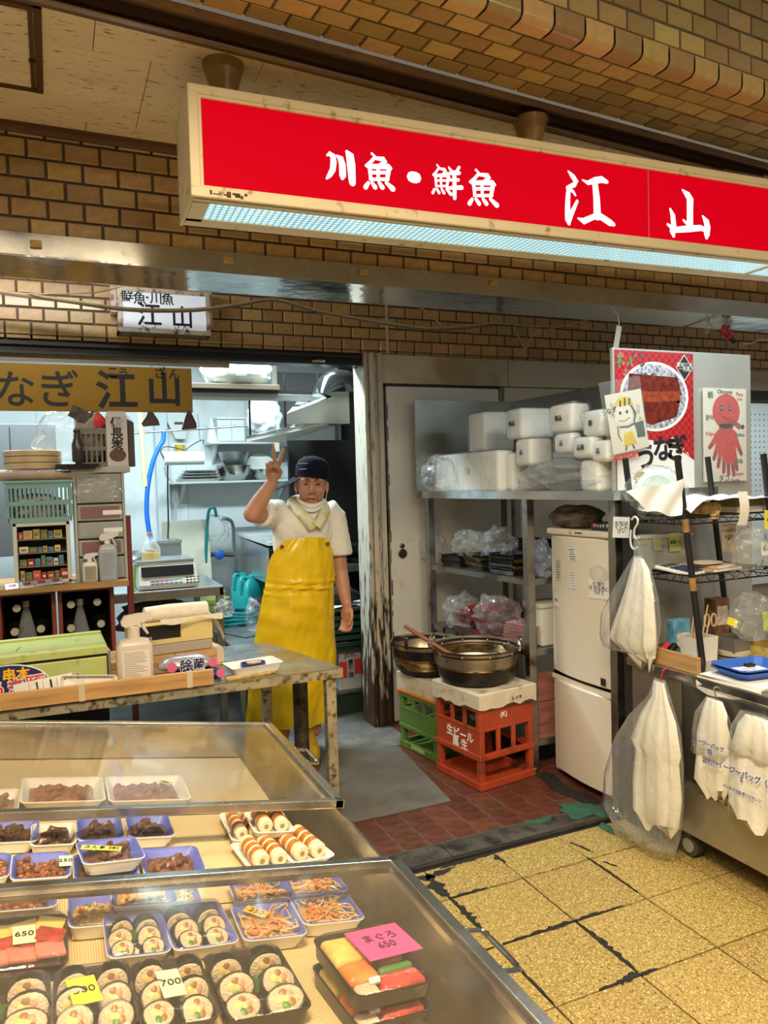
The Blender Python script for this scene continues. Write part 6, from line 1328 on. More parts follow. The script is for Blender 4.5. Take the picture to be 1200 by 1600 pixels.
cx0, cx1 = U(208, 1000, y=3.33).x, U(335, 1000, y=3.30).x; cz0 = TTZ+bh+.001; ch_ = U(270, 972, y=3.30).z - cz0
cr = thing('cash_register', 'cream cash register with a dark display panel on the wooden box', 'cash register', ((cx0+cx1)/2, 3.32, cz0), .10); cl = (cx1-cx0)/2
CRM = mat('aged_cream_plastic', (.70, .52, .20), .42, var=.05, vs=4)
part('base', MB().cbox(-cl, 0, 0, cl, .20, ch_*.34, .006), mat('greyed_plastic', (.42, .34, .26), .45), cr); part('body', MB().loft([[(-cl, -.004, ch_*.34), (cl, -.004, ch_*.34), (cl, .2, ch_*.34), (-cl, .2, ch_*.34)], [(-cl, -.002, ch_*.95), (cl, -.002, ch_*.95), (cl, .2, ch_*.95), (-cl, .2, ch_*.95)], [(-cl+.01, .01, ch_), (cl-.01, .01, ch_), (cl-.01, .19, ch_), (-cl+.01, .19, ch_)]]), CRM, cr)
part('display', MB().box(-cl*.94, -.0062, ch_*.50, cl*.16, -.003, ch_*.93), mat('display_black', (.015, .014, .013), .12), cr); part('crease', MB().box(cl*.18, -.0056, ch_*.36, cl*.185, -.003, ch_*.94), TAPEW, cr); text('CASIO', .018, WHITEINK, cr, (-cl*.72, -.0068, ch_*.545), bold=.02)
TOW = mat('white_terry', (.80, .70, .55), .9, var=.08, vs=30, bump=.9, bs=150)
tw = thing('towel', 'rolled white terry towel lying on the cash register', 'towel', ((cx0+cx1)/2+.035, 3.36, cz0+ch_), .08)
part('roll', MB().tube([(-.155, 0, .034), (-.15, 0, .034), (-.05, .004, .036), (.06, -.004, .035), (.115, 0, .034), (.12, 0, .034)], [.024, .032, .034, .034, .033, .026], 18), TOW, tw, True)
part('flap', MB().sheet(lambda a, b: (-.10+.27*a, -.075-.01*math.sin(5*a), .020-.018*b-.01*math.sin(8*a)*b), 14, 4).sheet(lambda a, b: (.11+.07*a, -.05+.10*b, .02-.11*a*a-.02*math.sin(6*b)*a), 8, 8), TOW, tw, True)
bag_blob(352, 985, .88, (.05, .05, .05), 'crumpled tissue bag beside the cash register', 61, LOOSE, z=TTZ+.03)
# ---- wet wipes, foam tray, chopsticks
def pillow(mb, w_, d_, h, seed=0):
    return mb.loft([[(w_/2*c*math.cos(a)*(abs(math.cos(a))**-.45 if abs(math.cos(a)) > .02 else 1)*.72, d_/2*c*math.sin(a)*(abs(math.sin(a))**-.45 if abs(math.sin(a)) > .02 else 1)*.72, z_+.006*mnoise.noise(Vector((a*2, z_*40, seed)))) for a in [2*math.pi*i/24 for i in range(24)]] for z_, c in ((0, .8), (h*.15, .98), (h*.3, 1.06), (h*.5, .98), (h*.85, .75), (h, .45))])
NAVY = mat('navy_pack', (.02, .022, .12), .3, var=.3, vs=20); SILV = mat('silver_pack', (.42, .36, .36), .3, .5, var=.3, vs=20); PNK = mat('pink_print', (.65, .12, .25), .4)
q = U(300, 1066, y=3.13)
for k, (m_, lab, zz, sx_) in enumerate(((NAVY, 'navy pack of wet wipes, lower of the two', 0, .01), (SILV, 'silver and pink pack of wet wipes lying on the navy one', .048, -.02))):
    t = thing('wipes_pack', lab, 'packet', (q.x+sx_, 3.145, TTZ+.0005+zz), -.06); part('pack', pillow(MB(), .30, .15, .052 if k else .046, k), m_, t, True, ang=180)
    text('除菌', .050 if k else .034, WHITEINK, t, (.02, -.079, .024), bold=.06); text('除菌', .050 if k else .034, NAVY if k else PNK, t, (.02, -.0805, .024), bold=.02); part('round_print', MB().at(TR(-.06, -.078, .024, rx=math.pi/2)).lathe([(.020, 0), (.020, .001), (.001, .001)], 18), PNK, t); part('round_print', MB().at(TR(.10, -.077, .028, rx=math.pi/2)).lathe([(.018, 0), (.018, .001), (.001, .001)], 18), PNK, t)
q = U(398, 1060, y=3.08); st_ = small_tray('white foam tray holding a dark sponge dish on the table corner', TR(q.x, 3.10, TTZ+.012, rz=.12), (.112, .070, .034))
t = thing('soap_dish', 'navy round dish with an orange card in the foam tray', 'dish', (q.x, 3.10, TTZ+.017), .1); part('dish', MB().loft([rr4(.045, .030, .025, 0), rr4(.052, .036, .03, .018), rr4(.052, .036, .03, .030), rr4(.046, .030, .025, .030), rr4(.040, .026, .02, .02)]), NAVY, t, True); part('card', MB().prism([(-.030, -.012), (-.012, -.028), (.028, -.022), (.036, .0), (.01, .018), (-.026, .012)], .030, .033), mat('orange_card', (.66, .36, .16), .5), t)
solo('straw_bundle', 'frayed straw lying under the foam tray at the table edge', 'straw', MB().tube([(-.13, -.01, .006), (-.04, 0, .008), (.05, .005, .008), (.10, .02, .006)], [.010, .012, .010, .004], 8).tube([(.08, .0, .006), (.10, -.02, .0), (.102, -.028, -.04)], .002, 5), BREAD, (q.x, 3.045, TTZ), smooth=True)
q = U(418, 1036, z=TTZ); 
for k in range(2):
    t = thing('chopsticks_sleeve', ('paper-sleeved chopsticks on the table, left one', 'paper-sleeved chopsticks on the table, right one')[k], 'chopsticks', (q.x-.02+.035*k, q.y, TTZ+.0005), -.25-.03*k); part('sleeve', MB().cbox(-.012, -.11, 0, .012, .11, .005, .001), mat('kraft_sleeve', (.50, .32, .17), .6), t); part('stripe', MB().box(-.011, .02, .0048, .011, .09, .0055), mat('greyblue_stripe', (.35, .37, .40), .5), t)

# ------------------------------------------------------------------ left stand: crates, board, drawers and clutter
YL = 3.93; bz = U(100, 914, y=YL-.1).z; bx1 = U(199, 915, y=YL).x; bx0 = -.62
sb = thing('stand_board', 'long wooden shelf board resting on two red crates', 'board', ((bx0+bx1)/2, YL+.19, bz-.028)); part('board', MB().cbox(-(bx1-bx0)/2, -.29, 0, (bx1-bx0)/2, .19, .028, .002), mat('brown_board', (.32, .17, .06), .55, var=.25, vs=5, stretch=(.6, 5, 5)), sb)
CR2 = mat('dark_red_crate', (.20, .035, .02), .45, var=.15, vs=8)
def open_crate(label, x0, x1, z1, z0, caps, seed):
    t = thing('bottle_crate', label, 'crate', ((x0+x1)/2, YL+.02, z0), 0, 'dark red crates under the stand board'); hw, H2 = (x1-x0)/2, z1-z0
    for n_, b_ in (('side', (-hw, 0, 0, -hw+.02, .34, H2)), ('side', (hw-.02, 0, 0, hw, .34, H2)), ('top_rail', (-hw, 0, H2-.022, hw, .34, H2)), ('bottom_rail', (-hw, 0, 0, hw, .34, .03))): part(n_, MB().cbox(*b_, .003), CR2, t)
    part('back', MB().box(-hw+.02, .32, .03, hw-.02, .33, H2-.02), DARK, t)
    for i, (cu, cv) in enumerate(caps):
        q = U(cu, cv, y=YL+.03); b_ = thing('bottle', 'dark bottle lying cap outwards in a red crate, %s' % ('upper left in the left crate', 'lower left in the left crate', 'lower right in the left crate', 'upper left in the right crate', 'upper right in the right crate', 'lower left in the right crate', 'lower right in the right crate')[i+seed], 'bottle', (q.x, YL+.03, q.z), 0, 'bottles lying in the red crates')
        part('glass', MB().at(TR(rx=-math.pi/2)).lathe([(.014, .012), (.015, .05), (.036, .10), (.037, .27), (.03, .28)], 16), mat('dark_glass', (.01, .012, .008), .1), b_, True); part('cap', MB().at(TR(rx=-math.pi/2)).lathe([(.001, .0), (.017, 0), (.019, .003), (.019, .014)], 16), mat('bone_cap', (.42, .38, .30), .5), b_, True)
    return t
z0c = .42
open_crate('dark red bottle crate under the left half of the stand board', U(2, 960, y=YL).x-.02, U(88, 960, y=YL).x, bz-.029, z0c, ((26, 951), (23, 988), (64, 983)), 0)
open_crate('dark red bottle crate under the right half of the stand board', U(91, 960, y=YL).x, U(180, 960, y=YL).x, bz-.029, z0c, ((111, 945), (152, 941), (111, 982), (158, 975)), 3)
st2 = thing('crate_stand', 'dark plinth carrying the red crates', 'stand', ((bx0+bx1)/2, YL+.19, 0)); part('block', MB().cbox(-.46, -.19, 0, .36, .19, z0c-.001, .004), DARK, st2)
def pet_bottle(name, label, u, v0, v1, y, r_, capm, level=None, liq=None, m_=None):
    zt, zb_ = U(u, v0, y=y).z, U(u, v1, y=y).z; h = zt-zb_; q = U(u, v1, y=y); t = thing(name, label, 'bottle', (q.x, y, zb_)); pr = [(r_*.9, 0), (r_, .01), (r_, h*.55), (r_*.55, h*.78), (.013, h*.90), (.013, h*.94)]
    part('bottle', MB().lathe(pr, 20), m_ or CLRB, t, True); part('cap', MB().lathe([(.016, h*.92), (.016, h), (.001, h)], 14), capm, t, True)
    if level: part('oil', MB().lathe([(r_*.86, .004), (r_*.95, .012), (r_*.95, h*level), (.001, h*level)], 20), liq, t, True)
    return t
pet_bottle('pet_bottle', 'empty clear bottle with tan cap standing before the left crate', 46, 938, 1060, YL+.09, .045, mat('tan_cap', (.42, .28, .14), .5)); pet_bottle('pet_bottle', 'empty clear bottle with pale cap standing before the right crate', 130, 935, 1060, YL+.09, .045, mat('pale_cap', (.48, .44, .34), .5))
solo('red_post', 'dark red upright post at the right end of the stand', 'post', MB().cbox(-.014, -.02, 0, .014, .02, U(200, 805, y=YL).z-.001, .002), mat('maroon_post', (.15, .015, .02), .4), (bx1+.016, YL+.03, .0))
# candy display case
BZ_ = bz+.0005
x0, x1, z0, z1 = bb(21, 816, 111, 911, YL); kw = (x1-x0)/2
kd = thing('sample_case', 'white framed display case of small coloured packets on the stand', 'display case', ((x0+x1)/2, YL, BZ_)); kh = z1-BZ_
WF = mat('offwhite_frame', (.55, .53, .46), .5)
for n_, b_ in (('frame', (-kw, 0, 0, -kw+.018, .12, kh)), ('frame', (kw-.018, 0, 0, kw, .12, kh)), ('frame', (-kw, 0, kh-.018, kw, .12, kh)), ('frame', (-kw, 0, 0, kw, .12, .016))): part(n_, MB().cbox(*b_, .003), WF, kd)
part('back', MB().box(-kw+.018, .10, .016, kw-.018, .11, kh-.018), mat('dark_brown_back', (.035, .022, .015), .6), kd)
cols = [(.50, .04, .04), (.62, .42, .05), (.60, .56, .45), (.08, .16, .35), (.55, .10, .12), (.12, .30, .12), (.66, .48, .08), (.58, .08, .05), (.10, .35, .45), (.50, .30, .20)]; r = random.Random(21)
for k in range(4):
    z_ = .016+(kh-.036)*k/4+.001; part('shelf', MB().box(-kw+.018, .01, z_, kw-.018, .10, z_+.004), mat('case_shelf', (.20, .17, .14), .4), kd); x_ = -kw+.024; i = 0
    while x_ < kw-.045:
        w_ = r.uniform(.016, .040); h_ = (kh-.036)/4*r.uniform(.5, .78)*(1 if k != 2 else .6); c = cols[(k*5+i*3+int(r.random()*3)) % 10]; i += 1
        p_ = thing('sample_packet', '%s packet, %s from the left on the %s shelf of the sample case' % (('red', 'yellow', 'cream', 'navy', 'crimson', 'green', 'gold', 'scarlet', 'teal', 'tan')[cols.index(c)], ('first', 'second', 'third', 'fourth', 'fifth', 'sixth', 'seventh', 'eighth', 'ninth', 'tenth', 'eleventh', 'twelfth')[i-1], ('bottom', 'lower', 'upper', 'top')[k]), 'packet', (kd.location.x+x_+w_/2, YL+.03, BZ_+z_+.0045), 0, 'coloured packets in the sample case')
        part('packet', MB().cbox(-w_/2, -.012, 0, w_/2, .02, h_, .002), mat('packet_%d' % cols.index(c), tuple(q_*.7 for q_ in c), .35, var=.35, vs=50), p_); part('print', MB().box(-w_*.3, -.0128, h_*.3, w_*.3, -.0118, h_*.62), mat('packet_%d' % ((cols.index(c)+2) % 10), cols[(cols.index(c)+2) % 10], .35), p_); x_ += w_+.003
SLV = mat('foil_sachet', (.50, .54, .57), .25, .6, var=.15, vs=12)
q = U(55, 910, y=YL-.1); t = thing('sachet_strip', 'strip of silver sachets with dark red print at the board edge', 'packet', (q.x, YL-.045, BZ_), .12)
for k in range(4): part('sachet', MB().at(TR(-.10+.062*k, -.02, .004+.003*k, rx=.5, ry=-.05)).cbox(-.030, -.022, 0, .030, .022, .006, .002), SLV, t); part('print', MB().at(TR(-.10+.062*k, -.02, .0105+.003*k, rx=.5, ry=-.05)).box(-.016, -.010, 0, .016, .012, .0006), mat('dark_red_print', (.25, .02, .05), .4), t)
solo('clear_sheet', 'flat clear wrapper lying along the front of the stand board', 'wrapper', MB().sheet(lambda a, b: (-.16+.36*a, -.05+.08*b, .002+.006*abs(math.sin(9*a+3*b))), 16, 5), LOOSE, (q.x+.07, YL-.045, BZ_+.001), smooth=True, ang=180)
# teal basket with bottles
x0, x1, z0, z1 = bb(8, 752, 113, 813, YL); w_ = x1-x0
TEAL = mat('teal_basket_plastic', (.19, .34, .33), .45, var=.05, vs=5)
bk_ = thing('teal_basket', 'pale teal slotted basket on top of the sample case', 'basket', ((x0+x1)/2, YL, BZ_+kh)); bh = z1-(BZ_+kh)
def wall_slots(a0, a1, H2, slots, T_, inset=.06):
    mb = MB().at(T_); n = slots
    rows_ = ((0, .12), (.42, .52), (.84, 1.0))
    for f0, f1 in rows_: mb.box(a0*(.9+.1*f0), -.003, H2*f0, a1*(.9+.1*f0), .003, H2*f1)
    for lo, hi in ((.12, .42), (.52, .84)):
        for k in range(n+1):
            x_ = a0*.95+(a1-a0)*.95*k/n; hw = (.010 if 0 < k < n else .018); mb.box(x_-hw*.45, -.003, H2*lo, x_+hw*.45, .003, H2*hi)
    return mb
part('front', wall_slots(-w_/2, w_/2, bh, 14, TR(0, 0, 0, rx=.06)), TEAL, bk_); part('back', wall_slots(-w_/2, w_/2, bh, 14, TR(0, .20, 0)), TEAL, bk_)
for s_ in (-1, 1): part('side', MB().at(TR(s_*w_/2*.95, .1, 0, rz=math.pi/2)).cbox(-.10, -.003, 0, .10, .003, bh, .002), TEAL, bk_)
part('rim', MB().cbox(-w_/2-.006, -.02, bh-.008, w_/2+.006, -.010, bh+.004, .003), TEAL, bk_); part('rim', MB().cbox(-w_/2-.006, .2, bh-.008, w_/2+.006, .21, bh+.004, .003), TEAL, bk_); part('floor', MB().box(-w_*.44, 0, 0, w_*.44, .2, .005), TEAL, bk_)
part('contents', crumple(MB(), (0, .10, .06), (w_*.4, .075, .07), 71, .2), mat('white_odds', (.50, .46, .46), .5, var=.5, vs=24), bk_, True)
x0, x1, z0, z1 = bb(-6, 737, 147, 756, YL); t = thing('wrapped_roll', 'long film-wrapped cardboard pack lying across the teal basket', 'packet', ((x0+x1)/2, YL+.08, bk_.location.z+bh+.005)); part('card', rbox(MB(), -(x1-x0)/2, -.08, 0, (x1-x0)/2, .08, .045, .018, .004), mat('kraft_card', (.36, .25, .16), .7, var=.2, vs=9), t, True); part('wrapping', rbox(MB(), -(x1-x0)/2-.01, -.085, 0, (x1-x0)/2+.02, .085, .052, .02, .01, 3), LOOSE, t, True, ang=180)
BARR = mat('barrel_wood', (.50, .36, .20), .6, var=.2, vs=9); q = U(52, 738, y=YL+.1)
for k in range(3): solo('wooden_hoop_box', ('lowest of three stacked round wooden boxes', 'middle one of three stacked round wooden boxes', 'top one of three stacked round wooden boxes')[k], 'box', MB().lathe([(.125, 0), (.130, .004), (.130, .026), (.126, .030), (.001, .030)], 32), BARR, (q.x, YL+.13, t.location.z+.053+.031*k), smooth=True, group='round wooden boxes on the stand')
# drawers
x0, x1, z0, z1 = bb(117, 739, 197, 909, YL); dw = (x1-x0)/2; dh = z1-BZ_
FROST = mat('frosted_drawer', (.30, .30, .28), .4, var=.15, vs=8); DRF = mat('drawer_frame_plastic', (.40, .39, .34), .45)
dr_ = thing('drawer_tower', 'tower of translucent plastic drawers on the stand', 'drawers', ((x0+x1)/2, YL, BZ_)); part('shell', MB().box(-dw, .03, 0, dw, .30, dh).box(-dw, .0, 0, -dw+.012, .03, dh).box(dw-.012, .0, 0, dw, .03, dh), DRF, dr_)
zs = [0, .22, .385, .55, .715, 1.0]
for k in range(5):
    d_ = part('drawer', MB().cbox(-dw+.014, -.006, dh*zs[k]+.004, dw-.014, .03, dh*zs[k+1]-.004, .004), FROST, dr_); part('front_panel', MB().cbox(-dw+.028, -.008, dh*zs[k]+.014, dw-.028, -.005, dh*zs[k+1]-.014, .002), (FROST, mat('drawer_red', (.22, .10, .10), .5), FROST, mat('drawer_red', (.22, .10, .10), .5), LOOSE)[k], d_)
    if k in (2, 3): part('label', MB().box(dw*.1, -.0092, dh*zs[k]+.030, dw*.85, -.0078, dh*zs[k]+.052), PAPER, d_)
part('lid', MB().cbox(-dw-.01, -.01, dh, dw+.03, .31, dh+.030, .005), DRF, dr_)
bag_blob(155, 783, U(155, 783, y=YL-.008).x, (.10, .02, .06), 'clear film hanging over the top drawer', 72, LOOSE, z=BZ_+dh*.74)
DZ = BZ_+dh+.031
# things on the drawers
x0, x1, z0, z1 = bb(167, 641, 200, 735, YL-.02)
t = thing('charcoal_box', 'tall white carton of charcoal with brush lettering', 'box', ((x0+x1)/2, YL, DZ), .0); w_ = (x1-x0)/2; hh = z1-DZ
part('carton', MB().loft([[(-w_, 0, 0), (w_, 0, 0), (w_, .08, 0), (-w_, .08, 0)], [(-w_, 0, hh*.9), (w_, 0, hh*.9), (w_, .08, hh*.9), (-w_, .08, hh*.9)], [(-w_*.8, .03, hh), (w_*.8, .03, hh), (w_*.8, .05, hh), (-w_*.8, .05, hh)]]), mat('charcoal_carton', (.55, .50, .46), .6), t)
for k, c_ in enumerate('備長炭'): text(c_, .060, INK, t, (0, -.0008, hh*(.76-.19*k)), bold=.02)
part('picture', MB().at(TR(0, -.0006, hh*.20, rx=math.pi/2)).lathe([(w_*.8, 0), (w_*.8, .0006), (.001, .0006)], 24, sy=.8), mat('coal_print', (.10, .045, .035), .6, var=.6, vs=60), t)
t = thing('slotted_bin', 'grey slotted bin crammed with bags beside the charcoal carton', 'basket', (U(150, 700, y=YL).x-.01, YL+.02, DZ)); part('front', wall_slots(-.085, .065, .19, 6, TR()), mat('grey_slotted', (.17, .15, .12), .5), t); part('back', MB().box(-.08, .12, 0, .06, .126, .19), MATS['grey_slotted'], t)
for s_ in (-.083, .060): part('side', MB().box(s_, 0, 0, s_+.005, .126, .19), MATS['grey_slotted'], t)
part('bags', crumple(MB(), (-.01, .07, .15), (.075, .055, .13), 73, .25), mat('beige_bags', (.30, .25, .18), .6, var=.4, vs=12), t, True); part('red_bag', crumple(MB(), (.03, .03, .22), (.03, .02, .04), 74, .2), REDINK, t, True)
solo('dark_box', 'dark brown carton behind the charcoal carton', 'box', MB().loft([[(-.02, 0, 0), (.035, 0, 0), (.035, .1, 0), (-.02, .1, 0)], [(-.02, 0, .25), (.035, 0, .22), (.035, .1, .22), (-.02, .1, .25)], [(-.02, .05, .29), (.005, .05, .275), (.005, .06, .275), (-.02, .06, .29)]]), mat('brown_carton', (.10, .07, .05), .7), (U(201, 700, y=YL+.05).x-.005, YL+.06, DZ))
pet_bottle('dark_bottle', 'slim dark pump bottle standing left of the slotted bin', 122, 672, 722, YL, .026, BLACK, m_=mat('brown_bottle', (.05, .035, .03), .2))
solo('black_tray', 'black tray lying under the pump bottle', 'tray', MB().loft([rr4(.075, .06, .01, 0), rr4(.10, .08, .012, .025), rr4(.095, .075, .012, .025), rr4(.07, .055, .01, .004)]), BTRAY, (U(122, 730, y=YL).x, YL+.02, DZ-.012), smooth=True)
def tall_bag(u, v0, v1, y, w_, label, seed, m_=LOOSE):
    a, b = U(u, v0, y=y), U(u, v1, y=y); h = a.z-b.z; return solo('plastic_bag', label, 'bag', crumple(MB(), (0, 0, h*.46), (w_, .06, h*.5), seed, .35), m_, (b.x, y, b.z), smooth=True, ang=180)
tall_bag(115, 640, 722, YL+.12, .15, 'big crumpled clear bag above the wooden boxes', 81)
q = U(125, 650, y=YL+.05); solo('seaweed_pack', 'dark brown patterned pack sticking out of the clear bag', 'packet', MB().at(TR(ry=.5)).cbox(-.05, -.006, -.025, .05, .006, .035, .002), mat('patterned_brown', (.07, .05, .035), .6, var=.7, vs=40), (q.x, YL+.05, q.z))
# spray bottles on the stand
x0, x1, z0, z1 = bb(129, 878, 153, 909, YL-.07); spray('small white spray bottle with a brown picture label on the stand', (x0+x1)/2, YL-.045, BZ_, x1-x0, .045, z1-BZ_, mat('white_bottle', (.60, .58, .55), .35), mat('white_head', (.62, .60, .58), .35), mat('brown_label', (.35, .27, .20), .5), 0, .85, None, .012)
x0, x1, z0, z1 = bb(154, 850, 183, 909, YL-.07); spray('tall clear spray bottle with blue print on the stand', (x0+x1)/2+.002, YL-.045, BZ_, x1-x0, .055, z1-BZ_, mat('milky_clear', (.42, .44, .45), .25, alpha=.85), MATS['white_head'], mat('blueish_label', (.30, .34, .42), .4), 0, 1.15, None, .015)
# leather flaps hanging from the yellow board
LEA = mat('dark_flap', (.07, .05, .035), .6, var=.3, vs=20); LE2 = mat('maroon_flap', (.06, .028, .026), .6, var=.3, vs=20)
for u, v, pts, m_, lab in ((235, 656, [(-.01, .04), (.012, .04), (.038, 0), (.045, -.028), (-.036, -.034), (-.045, -.018), (-.02, .015)], LEA, 'dark olive card flap hanging from the yellow board'), (296, 658, [(-.008, .05), (.008, .05), (.034, -.01), (.036, -.038), (-.042, -.045), (-.02, .02)], LE2, 'maroon paper flap at the right end of the yellow board')):
    q = U(u, v, y=3.985); solo('hanging_flap', lab, 'flap', MB().at(Matrix.Rotation(math.pi/2, 4, 'X')).prism(pts, -.004, .004), m_, (q.x, 3.985, q.z))

# ------------------------------------------------------------------ kitchen behind the opening
KB = KY-.005
def wall_shelf(label, u0, u1, v, depth, th=.018, y=KB):
    x0, x1 = U(u0, v, y=y).x, U(u1, v, y=y).x; z = U((u0+u1)/2, v, y=y-depth).z
    t = thing('wall_shelf', label, 'shelf', ((x0+x1)/2, y-depth/2, z-th)); w_ = (x1-x0)/2
    part('board', MB().cbox(-w_, -depth/2, 0, w_, depth/2, th, .003), mat('white_shelf', (.66, .70, .70), .35), t)
    for f_ in (-.8, .8): part('bracket', MB().add([(w_*f_-.008, depth/2, 0), (w_*f_-.008, -depth*.4, 0), (w_*f_-.008, depth/2, -.16), (w_*f_+.008, depth/2, 0), (w_*f_+.008, -depth*.4, 0), (w_*f_+.008, depth/2, -.16)], [(0, 1, 2), (5, 4, 3), (0, 3, 4, 1), (1, 4, 5, 2), (2, 5, 3, 0)]), MATS['white_shelf'], t)
    return t, z
s1, zs1 = wall_shelf('white kitchen wall shelf with steel bowls', 262, 450, 751, .28)
s2, zs2 = wall_shelf('upper white kitchen shelf with white boxes', 318, 446, 690, .24)
YB = KB-.15
def bowl(label, u, v, R_, h, z, m_=STEEL, y=YB, mesh=False):
    q = U(u, v, y=y); return solo('steel_bowl', label, 'bowl', MB().lathe([(R_*.4, 0), (R_*.55, .004), (R_*.85, h*.45), (R_*.97, h*.9), (R_, h), (R_*.95, h*.98), (R_*.82, h*.48), (R_*.5, .012), (.001, .010)], 28), m_, (q.x, y, z), smooth=True, group='steel bowls on the kitchen shelf')
bowl('large steel bowl on the kitchen shelf', 366, 740, .150, .125, zs1); 
bowl('wire strainer resting on the large steel bowl', 365, 718, .128, .11, zs1+.127, mat('mesh_steel', (.40, .42, .43), .35, .8, var=.5, vs=160)); bowl('steel bowl stacked at the right end of the kitchen shelf', 414, 742, .120, .09, zs1)
solo('white_dish', 'white plate leaning among the bowls on the kitchen shelf', 'plate', MB().at(TR(rx=1.15)).lathe([(.05, 0), (.09, .006), (.12, .018), (.118, .020), (.001, .008)], 28), WHITEP, (U(408, 735, y=YB+.08).x, YB+.09, zs1+.115), smooth=True)
for k in range(4):
    q = U(309, 748, y=YB); solo('steel_tray', ('lowest', 'second', 'third', 'top')[k]+' of the steel trays stacked on the kitchen shelf', 'tray', MB().loft([rr4(.15-.012*k, .09, .015, 0), rr4(.17-.014*k, .105, .018, .022), rr4(.165-.014*k, .10, .018, .022), rr4(.145-.012*k, .086, .015, .004)]), STEEL, (q.x+.006*k, YB, zs1+.0225*k+.0005), smooth=True, group='steel trays on the kitchen shelf')
x0, x1, z0, z1 = bb(338, 655, 380, 690, YB)
t = thing('white_cabinet', 'white two-door box cabinet on the upper kitchen shelf', 'cabinet', ((x0+x1)/2, YB, zs2), 0); w_ = (x1-x0)/2; h_ = z1-zs2; part('body', MB().cbox(-w_, -.06, 0, w_, .10, h_, .004), mat('white_box', (.76, .79, .80), .4), t)
for s_ in (-1, 1): part('door', MB().cbox(.003 if s_ > 0 else -w_+.004, -.072, .006, w_-.004 if s_ > 0 else -.003, -.061, h_-.014, .003), MATS['white_box'], t)
part('top', MB().cbox(-w_-.008, -.078, h_-.006, w_+.008, .10, h_+.012, .003), WHITEP, t)
solo('paper_cones', 'stack of pale paper cones on the upper shelf', 'cups', MB().lathe([(.05, 0), (.030, .12), (.010, .2), (.004, .21)], 16), WHITEP, (U(331, 680, y=YB).x, YB, zs2), smooth=True)
solo('poster_card', 'small white card on the kitchen wall above the cabinet', 'card', MB().box(-.07, -.002, -.07, .07, 0, .07), WHITEP, U(369, 642, y=KB))
# rail, paper roll, hose and other hanging things
def rod(name, label, cat, a, b, r_, m_, ya, yb, n=10):
    p, q = U(*a, y=ya), U(*b, y=yb); return solo(name, label, cat, MB().cyl((0, 0, 0), q-p, r_, n=n), m_, p, smooth=True)
rod('hanging_rail', 'thin steel rail across the kitchen', 'rail', (190, 678), (400, 664), .009, STEEL, 5.6, 5.6)
q0, q1 = U(256, 716, y=5.55), U(318, 716, y=5.55); t = thing('paper_roll', 'white kitchen paper roll hanging on a cord', 'paper roll', (q0+q1)/2); hl = (q1.x-q0.x)/2
part('roll', MB().cyl((-hl, 0, 0), (hl, 0, 0), .048, n=24), mat('tissue', (.80, .80, .78), .8), t, True); part('core', MB().cyl((-hl-.001, 0, 0), (hl+.001, 0, 0), .018, n=14), mat('core_card', (.35, .28, .2), .8), t, True)
part('cord', MB().tube(smooth_path([Vector(p) for p in ((-hl, 0, .0), (-hl-.02, 0, .05), (-hl+.02, 0, .085), (.0, 0, .06))], 4), .004, 6).tube(smooth_path([Vector(p) for p in ((0, 0, .05), (.07, 0, .10), (.14, 0, .13), (hl, 0, .10))], 4), .004, 6).tube([(hl-.02, 0, .12), (hl-.03, 0, .32)], .002, 5), BLACK, t, True)
HOSE = mat('blue_hose', (.015, .14, .62), .35)
P = [U(u, v, y=5.58) for u, v in ((256, 674), (255, 688), (248, 700), (238, 725), (231, 760), (229, 795), (232, 825), (238, 850))]
solo('blue_hose', 'bright blue rubber hose hanging in a curve', 'hose', MB().tube([p-P[0] for p in smooth_path(P)], .017, 10), HOSE, P[0], smooth=True)
rod('wooden_pole', 'pale yellow wooden pole hanging in the kitchen', 'pole', (218, 640), (227, 760), .018, mat('pale_yellow_wood', (.68, .58, .28), .55), 5.575, 5.575)
x0, x1, z0, z1 = bb(248, 650, 262, 860, KB); solo('wall_conduit', 'pale vertical duct on the kitchen wall', 'duct', MB().cbox(0, -.05, 0, .10, 0, 1.55, .004), mat('duct_grey', (.60, .65, .66), .4), (x0-.02, KB, .95))
x0, x1, z0, z1 = bb(262, 648, 292, 686, KB-.06); t = thing('meter_box', 'white slanted meter box hanging above the paper roll', 'box', ((x0+x1)/2, KB-.06, z0)); w_ = (x1-x0)/2; h_ = z1-z0
part('case', MB().at(Matrix.Rotation(math.pi/2, 4, 'X')).prism([(-w_, h_), (w_, h_), (w_, h_*.55), (w_*.8, 0), (-w_*.2, 0), (-w_, h_*.7)], -.06, .0), mat('pale_grey_case', (.62, .66, .64), .4), t); part('dial', MB().box(-w_*.3, -.003, h_*.6, w_*.6, -.0005, h_*.7), BLACK, t)
solo('yellow_cup', 'yellow cup fixed on the wall under the meter box', 'cup', MB().lathe([(.03, 0), (.042, .07), (.038, .07), (.026, .006), (.001, .006)], 18), mat('cup_yellow', (.70, .48, .05), .4), (U(280, 705, y=KB).x, KB-.043, U(280, 709, y=KB).z), smooth=True)
solo('power_cord', 'dark cord hanging down from the paper roll', 'cord', MB().tube([p-U(262, 720, y=5.57) for p in smooth_path([U(u, v, y=5.57) for u, v in ((262, 720), (262, 770), (263, 815), (262, 850))])], .006, 6), BLACK, U(262, 720, y=5.57), smooth=True)
solo('grey_flex', 'grey flexible pipe curving down the kitchen wall', 'pipe', MB().tube([p-U(258, 728, y=KB-.06) for p in smooth_path([U(u, v, y=KB-.06) for u, v in ((258, 728), (260, 742), (270, 755), (274, 780), (275, 820))])], .008, 6), mat('flex_grey', (.42, .45, .45), .4), U(258, 728, y=KB-.06), smooth=True)
